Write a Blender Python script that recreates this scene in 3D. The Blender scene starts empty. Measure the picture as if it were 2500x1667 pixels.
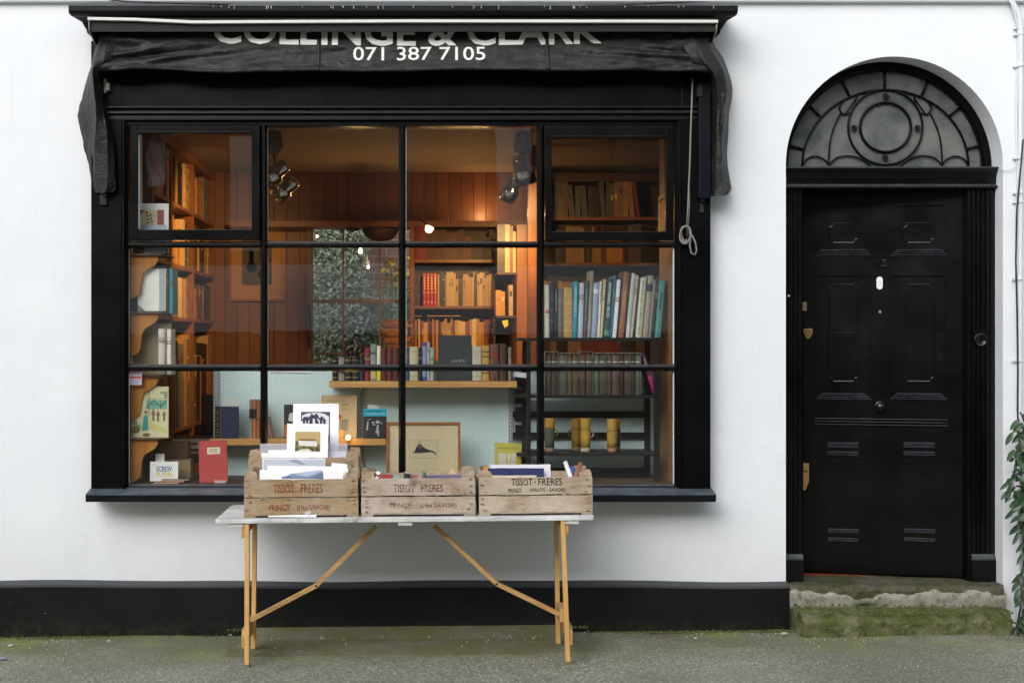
import bpy, bmesh, math, random
from mathutils import Vector, Matrix
R = math.radians
random.seed(7)
sc = bpy.context.scene
COL = sc.collection
H = 1.548; D0 = 7.5; F = 3450.0; CX = 1020.0; CY = 833.0

def P(px, py, Y):
    d = D0 + Y
    return Vector(((px-CX)*d/F, Y, H+(CY-py)*d/F))
def PX(px, Y): return (px-CX)*(D0+Y)/F
def PZ(py, Y): return H+(CY-py)*(D0+Y)/F
def GZ(x): return 0.0097+0.0094*x           # the pavement falls gently to the left

def lin(c):
    if isinstance(c, str):
        c = c.lstrip('#'); c = [int(c[i:i+2], 16)/255 for i in (0, 2, 4)]
        c = [(v/12.92 if v <= .04045 else ((v+.055)/1.055)**2.4) for v in c]
    return (c[0], c[1], c[2], 1)

# ------------------------------------------------------------------ materials
class NT:
    def __init__(s, name):
        s.m = bpy.data.materials.new(name); s.m.use_nodes = True
        s.t = s.m.node_tree; s.t.nodes.clear()
        s.out = s.n('ShaderNodeOutputMaterial')
    def n(s, typ, **k):
        nd = s.t.nodes.new(typ)
        for a, v in k.items(): setattr(nd, a, v)
        return nd
    def l(s, a, b): s.t.links.new(a, b)
    def coord(s, scale=(1, 1, 1), rnd=True, rot=(0, 0, 0)):
        tc = s.n('ShaderNodeTexCoord'); mp = s.n('ShaderNodeMapping')
        mp.inputs['Scale'].default_value = scale; mp.inputs['Rotation'].default_value = rot
        if rnd:
            oi = s.n('ShaderNodeObjectInfo'); m = s.n('ShaderNodeMath', operation='MULTIPLY'); m.inputs[1].default_value = 37.0
            s.l(oi.outputs['Random'], m.inputs[0])
            cb = s.n('ShaderNodeCombineXYZ')
            for i in range(3): s.l(m.outputs[0], cb.inputs[i])
            s.l(cb.outputs[0], mp.inputs['Location'])
        s.l(tc.outputs['Object'], mp.inputs['Vector'])
        return mp.outputs[0]
    def noise(s, vec, scale, detail=4, rough=.55, dist=0):
        n = s.n('ShaderNodeTexNoise'); n.inputs['Scale'].default_value = scale; n.inputs['Detail'].default_value = detail
        n.inputs['Roughness'].default_value = rough; n.inputs['Distortion'].default_value = dist
        s.l(vec, n.inputs['Vector']); return n.outputs['Fac']
    def ramp(s, fac, stops):
        r = s.n('ShaderNodeValToRGB'); e = r.color_ramp.elements
        while len(e) < len(stops): e.new(.5)
        for i, (p, c) in enumerate(stops):
            e[i].position = p; e[i].color = lin(c) if not isinstance(c, (int, float)) else (c, c, c, 1)
        s.l(fac, r.inputs[0]); return r.outputs[0]
    def mix(s, fac, a, b, mode='MIX'):
        m = s.n('ShaderNodeMix', data_type='RGBA', blend_type=mode)
        for sock, v in ((m.inputs[0], fac), (m.inputs[6], a), (m.inputs[7], b)):
            if isinstance(v, (int, float)): sock.default_value = v
            elif isinstance(v, (tuple, list, str)): sock.default_value = lin(v)
            else: s.l(v, sock)
        return m.outputs[2]
    def math(s, op, a, b=0.0, clamp=False):
        m = s.n('ShaderNodeMath', operation=op, use_clamp=clamp)
        for sock, v in ((m.inputs[0], a), (m.inputs[1], b)):
            if isinstance(v, (int, float)): sock.default_value = v
            else: s.l(v, sock)
        return m.outputs[0]
    def done(s, col, rough=.6, bump=None, bstr=.2, bdist=.01, metal=0, spec=.5, coat=0, emit=None, estr=1, sheen=0):
        p = s.n('ShaderNodeBsdfPrincipled')
        if isinstance(col, (tuple, list, str)): p.inputs['Base Color'].default_value = lin(col)
        else: s.l(col, p.inputs['Base Color'])
        if isinstance(rough, (int, float)): p.inputs['Roughness'].default_value = rough
        else: s.l(rough, p.inputs['Roughness'])
        p.inputs['Metallic'].default_value = metal; p.inputs['Specular IOR Level'].default_value = spec
        p.inputs['Coat Weight'].default_value = coat
        if emit is not None:
            p.inputs['Emission Color'].default_value = lin(emit); p.inputs['Emission Strength'].default_value = estr
        if bump is not None:
            b = s.n('ShaderNodeBump'); b.inputs['Strength'].default_value = bstr; b.inputs['Distance'].default_value = bdist
            s.l(bump, b.inputs['Height']); s.l(b.outputs[0], p.inputs['Normal'])
        s.l(p.outputs[0], s.out.inputs[0]); s.p = p
        return s.m

def m_plain(name, c, rough=.6, var=.12, scale=12, metal=0, bstr=.1, spec=.5, bscale=60, coat=0):
    t = NT(name); v = t.coord()
    n = t.noise(v, scale, 4)
    c = lin(c)
    a = tuple(max(0, x*(1-var)) for x in c[:3]); b = tuple(min(1, x*(1+var)) for x in c[:3])
    col = t.mix(n, a, b)
    return t.done(col, rough, t.noise(v, bscale, 3), bstr, .004, metal, spec, coat)

def m_blackpaint(name, base='#050506', rough=.28, dust='#55575a', dust_highlight_amt=.55, spec=.13):
    """weathered black gloss paint: dust and sky highlight painted on up-facing ledges"""
    t = NT(name); v = t.coord(rnd=False)
    n1 = t.noise(v, 3.5, 5); n2 = t.noise(v, 60, 4); n3 = t.noise(v, 14, 6, .7)
    col = t.mix(n1, base, '#0a0a0b')
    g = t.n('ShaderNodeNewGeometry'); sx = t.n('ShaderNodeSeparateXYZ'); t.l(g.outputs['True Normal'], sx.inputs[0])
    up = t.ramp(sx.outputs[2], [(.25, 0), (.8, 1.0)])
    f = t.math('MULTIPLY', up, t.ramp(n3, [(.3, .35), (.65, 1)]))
    col = t.mix(t.math('MULTIPLY', f, dust_highlight_amt), col, dust)  # up-facing faces paler: dust plus highlight put into the colour
    fl = t.ramp(t.noise(v, 170, 2), [(.74, 0), (.8, 1)])
    col = t.mix(t.math('MULTIPLY', fl, .25), col, '#6a6a66')
    return t.done(col, t.ramp(n1, [(.2, rough-.08), (.8, rough+.15)]), n2, .12, .004, 0, spec)

def m_wood(name, c1, c2, scale=1.0, axis='X', rough=.55, rings=9, bstr=.12, knots=True, gray=None, spec=.4):
    t = NT(name)
    st = {'X': (1.2, 14, 14), 'Y': (14, 1.2, 14), 'Z': (14, 14, 1.2)}[axis]
    v = t.coord(tuple(s*scale for s in st))
    w = t.noise(v, 2.2, 8, .62, .6)
    v2 = t.coord(tuple(s*scale*4 for s in st))
    f = t.noise(v2, 3, 4)
    col = t.mix(t.ramp(w, [(.3, 0), (.7, 1)]), c1, c2)
    col = t.mix(t.ramp(f, [(.35, .6 if gray else .35), (.6, 0)]), col, tuple(x*(.4 if gray else .55) for x in lin(c2)[:3]))
    v3 = t.coord((1, 1, 1))
    if gray:
        col = t.mix(t.ramp(t.noise(v3, 5, 6, .7), [(.35, 0), (.65, .85)]), col, gray)
        col = t.mix(t.ramp(t.noise(v3, 9, 5, .75), [(.57, 0), (.70, .75)]), col, '#4a3d30')
    if knots:
        vo = t.n('ShaderNodeTexVoronoi'); vo.inputs['Scale'].default_value = 3.4
        vk = t.coord({'X': (.9, 2.2, 2.2), 'Y': (2.2, .9, 2.2), 'Z': (2.2, 2.2, .9)}[axis]); t.l(vk, vo.inputs['Vector'])
        col = t.mix(t.ramp(vo.outputs['Distance'], [(.05, .8), (.1, 0)]), col, tuple(x*.3 for x in lin(c2)[:3]))
    return t.done(col, rough, f, bstr, .004, 0, spec)

def m_boards(name, c1, c2, dark, pitch, axis='X', rough=.45):
    """tongue and groove boards running vertically, each board its own tone"""
    t = NT(name); tc = t.n('ShaderNodeTexCoord'); sx = t.n('ShaderNodeSeparateXYZ'); t.l(tc.outputs['Object'], sx.inputs[0])
    u = t.math('DIVIDE', sx.outputs[0 if axis == 'X' else 1], pitch)
    fl = t.math('FLOOR', u); fr = t.math('FRACT', u)
    wn = t.n('ShaderNodeTexWhiteNoise', noise_dimensions='1D'); t.l(fl, wn.inputs['W'])
    cb = t.n('ShaderNodeCombineXYZ'); t.l(fl, cb.inputs[0]); t.l(t.math('MULTIPLY', sx.outputs[2], 1.0), cb.inputs[2]); t.l(t.math('MULTIPLY', u, 3.0), cb.inputs[1])
    mp = t.n('ShaderNodeMapping'); mp.inputs['Scale'].default_value = (5, 6, 1.2); t.l(cb.outputs[0], mp.inputs['Vector'])
    g = t.noise(mp.outputs[0], 2, 7, .6, .8)
    col = t.mix(wn.outputs['Value'], c1, c2)
    col = t.mix(t.ramp(g, [(.35, .45), (.62, 0)]), col, dark)
    edge = t.ramp(t.math('ABSOLUTE', t.math('SUBTRACT', fr, .5)), [(.46, 0), (.49, 1)])
    col = t.mix(t.math('MULTIPLY', edge, .85), col, '#150903')
    return t.done(col, rough, t.math('SUBTRACT', 1.0, edge), .5, .004)

# building
def m_render():
    t = NT('white_render_paint'); v = t.coord(rnd=False)
    n = t.noise(v, .9, 6, .6); n2 = t.noise(v, 7, 6, .65); fine = t.noise(v, 130, 3, .7)
    col = t.mix(t.ramp(n, [(.3, 0), (.7, 1)]), (.69, .72, .775), (.76, .78, .81))
    col = t.mix(t.ramp(n2, [(.62, 0), (.8, .35)]), col, (.55, .56, .56))
    col = t.mix(t.ramp(t.noise(v, 24, 2), [(.78, 0), (.81, .6)]), col, (.22, .21, .19))
    # splash dirt low on the wall
    tc = t.n('ShaderNodeTexCoord'); sx = t.n('ShaderNodeSeparateXYZ'); t.l(tc.outputs['Object'], sx.inputs[0])
    low = t.ramp(sx.outputs[2], [(.26, 1), (.62, 0)])
    col = t.mix(t.math('MULTIPLY', t.math('MULTIPLY', low, n2), .35), col, (.40, .40, .36))
    vr = t.coord((14, 14, .8), rnd=False); run = t.ramp(t.noise(vr, 1.6, 5, .7), [(.58, 0), (.78, .14)])
    ck = t.n('ShaderNodeTexVoronoi', feature='DISTANCE_TO_EDGE'); ck.inputs['Scale'].default_value = .55; wv = t.n('ShaderNodeVectorMath', operation='ADD'); nz_ = t.n('ShaderNodeTexNoise'); nz_.inputs['Scale'].default_value = 3; nz_.inputs['Detail'].default_value = 8; t.l(v, nz_.inputs['Vector']); t.l(v, wv.inputs[0]); t.l(nz_.outputs['Color'], wv.inputs[1]); t.l(wv.outputs[0], ck.inputs['Vector'])
    col = t.mix(t.math('MULTIPLY', t.ramp(ck.outputs['Distance'], [(.0, 1), (.0035, 0)]), t.ramp(n, [(.5, 0), (.62, .14)])), col, (.30, .30, .29))
    col = t.mix(run, col, (.38, .37, .34))
    b = t.math('ADD', t.math('MULTIPLY', n2, 1.4), t.math('MULTIPLY', fine, .35))
    b2 = t.math('ADD', b, t.math('MULTIPLY', t.noise(v, 2.2, 3), 6.0))
    return t.done(col, .72, b2, .22, .012, 0, .35)
def m_plinth():
    t = NT('black_plinth_paint'); v = t.coord(rnd=False)
    n = t.noise(v, 2.5, 6, .65); fine = t.noise(v, 120, 3, .7)
    col = t.mix(t.ramp(n, [(.3, 0), (.7, 1)]), '#0c0c0e', '#18181a')
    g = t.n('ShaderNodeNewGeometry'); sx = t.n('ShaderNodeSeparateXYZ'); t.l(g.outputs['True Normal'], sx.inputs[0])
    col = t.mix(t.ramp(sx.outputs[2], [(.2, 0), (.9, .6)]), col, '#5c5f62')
    col = t.mix(t.ramp(t.noise(v, 65, 1), [(.77, 0), (.79, .8)]), col, '#8d8d88')
    tc = t.n('ShaderNodeTexCoord'); s2 = t.n('ShaderNodeSeparateXYZ'); t.l(tc.outputs['Object'], s2.inputs[0])
    low = t.ramp(s2.outputs[2], [(-.02, 1), (.10, 0)])
    col = t.mix(t.math('MULTIPLY', low, t.ramp(t.noise(v, 14, 8, .8), [(.45, 0), (.62, .8)])), col, '#343c1e')
    return t.done(col, .6, fine, .45, .006, 0, .15)
def m_ground():
    t = NT('worn_asphalt'); v = t.coord(rnd=False)
    big = t.noise(v, 1.1, 5, .6); fine = t.noise(v, 190, 3, .8)
    col = t.mix(t.ramp(big, [(.3, 0), (.7, 1)]), (.245, .258, .195), (.40, .402, .315))
    col = t.mix(t.ramp(fine, [(.35, .75), (.55, 0)]), col, (.07, .073, .066))
    vo = t.n('ShaderNodeTexVoronoi'); vo.inputs['Scale'].default_value = 78; t.l(v, vo.inputs['Vector'])
    wn = t.ramp(vo.outputs['Color'], [(.48, 0), (.62, 1)])
    spk = t.math('MULTIPLY', t.ramp(vo.outputs['Distance'], [(.28, 1), (.42, 0)]), wn)
    col = t.mix(t.ramp(t.noise(v, 42, 5, .8), [(.42, .55), (.56, 0)]), col, (.09, .093, .08))
    col = t.mix(t.math('MULTIPLY', spk, .85), col, (.60, .59, .50))
    vo2 = t.n('ShaderNodeTexVoronoi'); vo2.inputs['Scale'].default_value = 34; t.l(v, vo2.inputs['Vector'])
    spk2 = t.math('MULTIPLY', t.ramp(vo2.outputs['Distance'], [(.12, 1), (.18, 0)]), t.ramp(vo2.outputs['Color'], [(.62, 0), (.64, 1)]))
    col = t.mix(t.math('MULTIPLY', spk2, .95), col, (.62, .60, .54))
    crk = t.n('ShaderNodeTexVoronoi', feature='DISTANCE_TO_EDGE'); crk.inputs['Scale'].default_value = .8; wv = t.n('ShaderNodeVectorMath', operation='ADD'); nz_ = t.n('ShaderNodeTexNoise'); nz_.inputs['Scale'].default_value = 5; nz_.inputs['Detail'].default_value = 6; t.l(v, nz_.inputs['Vector']); t.l(v, wv.inputs[0]); sc3 = t.n('ShaderNodeVectorMath', operation='SCALE'); sc3.inputs[3].default_value = .25; t.l(nz_.outputs['Color'], sc3.inputs[0]); t.l(sc3.outputs[0], wv.inputs[1]); t.l(wv.outputs[0], crk.inputs['Vector'])
    col = t.mix(t.ramp(crk.outputs['Distance'], [(.0, .30), (.006, 0)]), col, (.05, .05, .04))
    pt = t.ramp(t.noise(v, .7, 3, .5), [(.45, 0), (.6, .35)]); col = t.mix(pt, col, (.10, .10, .085))
    # algae growing along the foot of the wall
    tc = t.n('ShaderNodeTexCoord'); sx = t.n('ShaderNodeSeparateXYZ'); t.l(tc.outputs['Object'], sx.inputs[0])
    near = t.ramp(sx.outputs[1], [(.22, 0), (.62, 1)])     # object origin is 1 m out from the wall
    al = t.math('MULTIPLY', near, t.ramp(t.noise(v, 2.6, 6, .6), [(.35, .25), (.6, 1)]))
    col = t.mix(t.math('MULTIPLY', al, .75), col, (.135, .14, .07))
    al2 = t.math('MULTIPLY', near, t.ramp(t.noise(v, 1.5, 5, .6), [(.50, 0), (.62, 1)]))
    col = t.mix(t.math('MULTIPLY', al2, .75), col, (.22, .27, .06))
    b = t.math('ADD', fine, t.math('MULTIPLY', spk, .6))
    return t.done(col, .85, b, .7, .006, 0, .3)
def m_moss(name, stone, moss, amt=.5, dark='#2c2b22'):
    t = NT(name); v = t.coord(rnd=False)
    n = t.noise(v, 5, 7, .65); n2 = t.noise(v, 24, 6, .7); fine = t.noise(v, 110, 3, .8)
    col = t.mix(n2, stone, tuple(x*.6 for x in lin(stone)[:3]))
    col = t.mix(t.ramp(n, [(.55-amt*.4, 0), (.72-amt*.35, .92)]), col, moss)
    col = t.mix(t.ramp(n2, [(.5, 0), (.68, .75)]), col, dark)
    col = t.mix(t.ramp(t.noise(v, 60, 3), [(.68, 0), (.76, .8)]), col, '#a9a48f')
    return t.done(col, .9, t.math('ADD', n2, fine), .8, .012, 0, .25)
def m_glass(name, tint=(.93, .96, .95), spec=1.0, wob=.0004, dusty=0):
    t = NT(name); v = t.coord((1, 1, 1))
    b = t.n('ShaderNodeBump'); b.inputs['Strength'].default_value = .5; b.inputs['Distance'].default_value = wob
    t.l(t.noise(v, 5, 2), b.inputs['Height'])
    fr = t.n('ShaderNodeFresnel'); fr.inputs['IOR'].default_value = 1.52; t.l(b.outputs[0], fr.inputs['Normal'])
    g = t.n('ShaderNodeNewGeometry')
    f = t.math('MULTIPLY', t.math('MULTIPLY', fr.outputs[0], t.math('SUBTRACT', 1.0, g.outputs['Backfacing'])), 2.3*spec, True)
    tr = t.n('ShaderNodeBsdfTransparent'); tr.inputs[0].default_value = (*tint, 1)
    gl = t.n('ShaderNodeBsdfGlossy'); gl.inputs['Roughness'].default_value = .01; t.l(b.outputs[0], gl.inputs['Normal'])
    mx = t.n('ShaderNodeMixShader'); t.l(f, mx.inputs[0]); t.l(tr.outputs[0], mx.inputs[1]); t.l(gl.outputs[0], mx.inputs[2])
    if dusty:  # grey diffuse film: dirt plus sky reflection put into the colour
        df = t.n('ShaderNodeBsdfDiffuse'); t.l(t.mix(t.ramp(t.noise(t.coord((1, 1, 1)), 3.5, 5, .7), [(.35, 0), (.65, 1)]), (.10, .115, .115), (.28, .29, .28)), df.inputs[0]); m2 = t.n('ShaderNodeMixShader'); m2.inputs[0].default_value = dusty
        t.l(mx.outputs[0], m2.inputs[1]); t.l(df.outputs[0], m2.inputs[2]); mx = m2
    t.l(mx.outputs[0], t.out.inputs[0]); return t.m
def m_plastic_film(name):
    t = NT(name); v = t.coord((1, 1, 1)); n = t.noise(v, 26, 3, .6, .8)
    b = t.n('ShaderNodeBump'); b.inputs['Strength'].default_value = .8; b.inputs['Distance'].default_value = .006; t.l(n, b.inputs['Height'])
    p = t.n('ShaderNodeBsdfPrincipled'); p.inputs['Base Color'].default_value = (.75, .72, .80, 1); p.inputs['Roughness'].default_value = .12
    t.l(b.outputs[0], p.inputs['Normal'])
    tr = t.n('ShaderNodeBsdfTransparent'); mx = t.n('ShaderNodeMixShader'); mx.inputs[0].default_value = .34
    t.l(tr.outputs[0], mx.inputs[1]); t.l(p.outputs[0], mx.inputs[2]); t.l(mx.outputs[0], t.out.inputs[0]); return t.m
def m_letter(name, c, wear=.5, rough=.7, lo=.42):
    """stencil ink worn away in patches"""
    t = NT(name); v = t.coord((1, 1, 1)); n = t.noise(v, 30, 4, .7)
    p = t.n('ShaderNodeBsdfPrincipled'); p.inputs['Base Color'].default_value = lin(c); p.inputs['Roughness'].default_value = rough
    tr = t.n('ShaderNodeBsdfTransparent'); mx = t.n('ShaderNodeMixShader')
    r = t.ramp(n, [(lo, 0.12), (lo+.14, 1-wear*.3)])
    t.l(r, mx.inputs[0]); t.l(tr.outputs[0], mx.inputs[1]); t.l(p.outputs[0], mx.inputs[2]); t.l(mx.outputs[0], t.out.inputs[0]); return t.m
def m_wallpaper():
    t = NT('blue_patterned_paper'); v = t.coord((1, 1, 1), rnd=False, rot=(0, R(45), 0))
    sx = t.n('ShaderNodeSeparateXYZ'); t.l(v, sx.inputs[0])
    a = t.math('SINE', t.math('MULTIPLY', sx.outputs[0], 460.0)); b = t.math('SINE', t.math('MULTIPLY', sx.outputs[2], 460.0))
    f = t.math('ADD', t.math('MULTIPLY', t.math('MULTIPLY', a, b), .5), .5)
    col = t.mix(t.ramp(f, [(.42, 0), (.62, 1)]), (.44, .66, .68), (.84, .92, .92))
    col = t.mix(t.ramp(t.noise(v, 3, 4), [(.4, 0), (.8, .25)]), col, (.50, .60, .60))
    return t.done(col, .75)
def m_canvas():
    t = NT('black_awning_canvas'); v = t.coord(rnd=False)
    n = t.noise(v, 4, 6, .65); f = t.noise(v, 300, 2)
    wr = t.noise(t.coord((3, 3, 7), rnd=False, rot=(0, R(35), 0)), 4, 6, .55, 1.2)
    col = t.mix(t.ramp(n, [(.35, 0), (.75, 1)]), '#0a0b0c', '#222324')
    g = t.n('ShaderNodeNewGeometry'); sx = t.n('ShaderNodeSeparateXYZ'); t.l(g.outputs['Normal'], sx.inputs[0])
    col = t.mix(t.math('MULTIPLY', t.ramp(sx.outputs[2], [(.1, 0), (.7, .5)]), n), col, '#3c3f34')
    return t.done(col, t.ramp(n, [(.3, .42), (.7, .62)]), t.math('ADD', t.math('MULTIPLY', f, .12), wr), .6, .014, 0, .38)
def m_brick(name, c1, c2, mortar, sc_=4.0):
    t = NT(name); tc = t.n('ShaderNodeTexCoord'); mp = t.n('ShaderNodeMapping')
    mp.inputs['Rotation'].default_value = (R(90), 0, 0); t.l(tc.outputs['Object'], mp.inputs[0])
    b = t.n('ShaderNodeTexBrick'); b.inputs['Color1'].default_value = lin(c1); b.inputs['Color2'].default_value = lin(c2); b.inputs['Mortar'].default_value = lin(mortar)
    b.inputs['Scale'].default_value = sc_; b.inputs['Mortar Size'].default_value = .02; b.inputs['Brick Width'].default_value = .9; b.inputs['Row Height'].default_value = .3
    t.l(mp.outputs[0], b.inputs['Vector'])
    n = t.noise(t.coord(rnd=False), 6, 6, .7)
    col = t.mix(t.ramp(n, [(.4, 0), (.75, .35)]), b.outputs['Color'], '#3a332c')
    return t.done(col, .9, b.outputs['Fac'], -.5, .01)
def m_leaf(name, c1, c2, rough=.4):
    t = NT(name); oi = t.n('ShaderNodeTexCoord')
    n = t.noise(oi.outputs['Object'], 9, 3); n2 = t.noise(oi.outputs['Object'], 55, 2)
    col = t.mix(t.ramp(t.math('ADD', t.math('MULTIPLY', n, .5), t.math('MULTIPLY', n2, .5)), [(.35, 0), (.62, 1)]), c1, c2)
    return t.done(col, rough, None, spec=.5)

M = {}
M['render'] = m_render(); M['plinth'] = m_plinth(); M['ground'] = m_ground()
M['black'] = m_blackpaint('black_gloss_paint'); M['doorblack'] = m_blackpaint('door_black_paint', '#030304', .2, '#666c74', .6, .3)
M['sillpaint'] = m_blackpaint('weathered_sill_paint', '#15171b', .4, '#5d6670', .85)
M['canvas'] = m_canvas(); M['glass'] = m_glass('window_glass', (.975, .985, .98)); M['fanglass'] = m_glass('fanlight_glass', (.55, .60, .57), 2.2, .0004, .52)
M['picglass'] = m_glass('picture_glass', (.97, .97, .97), .5, .0002)
M['film'] = m_plastic_film('clear_plastic_sleeve')
M['bar'] = m_plain('pale_metal_bar', '#cfd0cf', .45, .1, 20)
M['hood'] = m_plain('dark_metal_hood', '#0e0d0d', .7, .3, 8)
M['lettering'] = m_plain('white_sign_paint', '#dcdcda', .6, .08, 30)
M['pine'] = m_wood('pale_pine', '#d0a468', '#b98746', 1.0, 'X', .5, knots=False)
M['pineZ'] = m_wood('pale_pine_upright', '#dcb070', '#c99a58', .8, 'Z', .45)
M['pineB'] = m_wood('pine_brace', '#c9a26c', '#a8804f', .8, 'X', .5)
M['bracketwood'] = m_wood('varnished_pine_bracket', '#c5853a', '#a2632a', 1.0, 'Z', .4, knots=False)
M['shelfwood'] = m_wood('display_shelf_wood', '#6e5846', '#55402f', 1.0, 'X', .55, knots=False)
M['crate1'] = m_wood('weathered_crate_wood', '#b0926a', '#8c6d49', 1.1, 'X', .8, gray='#aa9d88', bstr=.4)
M['crate2'] = m_wood('grey_crate_wood', '#b5a088', '#957d66', 1.1, 'X', .82, gray='#bdb1a6', bstr=.4)
M['crate3'] = m_wood('dry_crate_wood', '#b9a58b', '#9a836a', 1.1, 'X', .82, gray='#bfb4a3', bstr=.4)
M['cratepost'] = m_wood('crate_post_wood', '#b09470', '#8a6e50', 1.3, 'Y', .85, gray='#a99b88', bstr=.4, knots=False)
M['tabletop'] = m_wood('white_washed_board', '#c9cacb', '#b4b3b1', 1.0, 'X', .6, gray='#dcdedf', bstr=.3, knots=False)
M['boards'] = m_boards('orange_pine_boards', (.22, .085, .036), (.155, .054, .021), (.09, .022, .006), .0925)
M['boardsY'] = m_boards('orange_pine_boards_side', (.28, .095, .03), (.20, .06, .018), (.09, .022, .006), .0925, 'Y')
M['joinery'] = m_wood('orange_stained_joinery', (.25, .095, .032), (.17, .06, .02), 1, 'X', .4, knots=False)
M['joineryZ'] = m_wood('orange_stained_upright', (.27, .10, .033), (.18, .062, .02), 1, 'Z', .4, knots=False)
M['darkwood'] = m_wood('dark_bookcase_wood', (.07, .03, .014), (.045, .018, .009), 1, 'X', .45, knots=False)
M['ceil'] = m_plain('tan_ceiling_paint', (.27, .195, .14), .8, .1, 2)
M['dim'] = m_plain('dark_interior_paint', (.05, .035, .028), .8, .2, 3)
M['floorwood'] = m_wood('interior_floorboards', (.13, .07, .04), (.09, .045, .025), .6, 'Y', .5)
M['sideboard'] = m_wood('window_side_panel', (.40, .22, .10), (.30, .15, .065), .8, 'Z', .5, knots=False)
M['wallpaper'] = m_wallpaper()
M['track'] = m_plain('grey_shelf_track', '#b9bdc0', .45, .08, 20, .4)
M['slot'] = m_plain('dark_slot', '#20211f', .7)
M['unit'] = m_plain('black_shelf_unit', '#101214', .42, .3, 10)
M['paper'] = m_plain('white_paper', (.86, .86, .87), .75, .03, 8)
M['page'] = m_plain('book_pages', (.62, .55, .42), .8, .12, 60)
M['gold'] = m_plain('gilt', (.62, .42, .14), .35, .2, 40, .8)
M['chrome'] = m_plain('chrome', (.80, .80, .82), .12, .02, 10, 1.0, 0)
M['rope'] = m_plain('grey_cord', '#7a7976', .8, .2, 90, bstr=.5)
M['brass'] = m_plain('aged_brass', '#8d7443', .4, .2, 30, .7)
M['whiteplastic'] = m_plain('white_plastic', (.78, .78, .77), .4, .02)
M['conduit'] = m_plain('white_painted_conduit', (.66, .69, .74), .55, .08, 20)
M['cable'] = m_plain('black_cable', '#15151c', .5)
M['step1'] = m_moss('worn_threshold_stone', '#6f6a5d', '#454a24', .35)
M['step2'] = m_moss('mossy_step_stone', '#8f8b70', '#4c5724', .52)
M['crumble'] = m_moss('crumbled_white_render', '#b5b1a5', '#59603a', .12, '#55503f')
M['slab'] = m_moss('mossy_concrete_slab', '#85836f', '#6b6d45', .30, '#65644e')
M['terracotta'] = m_plain('red_tile', '#8d3d25', .6)
M['brick'] = m_brick('garden_brick', '#9a7468', '#86655a', '#b0a89c', 4.0)
M['sashwood'] = m_plain('brown_sash_paint', (.20, .115, .065), .5)
M['brick2'] = m_brick('street_brick', '#6a4f44', '#573f37', '#7d7268', 4.0)
M['ivy'] = m_leaf('evergreen_leaf', (.010, .034, .016), (.04, .085, .036), .42)
M['ivy2'] = m_leaf('garden_leaf', (.13, .175, .115), (.40, .46, .35), .35)
M['stem'] = m_plain('brown_stem', '#4a3526', .8)
M['yellow'] = m_plain('yellow_petals', (.75, .52, .03), .6)
M['grasspl'] = m_leaf('long_grass', (.07, .12, .03), (.16, .24, .08), .5)

_mc = {}
def CM(c, rough=.55, var=.12):
    """a plain cloth/paper/card colour"""
    k = (c if isinstance(c, str) else tuple(c), rough)
    if k not in _mc: _mc[k] = m_plain('cover_%s' % (c.strip('#') if isinstance(c, str) else '_'.join('%.2f' % x for x in c[:3])), c, rough, var, 25, bstr=.15)
    return _mc[k]

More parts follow.
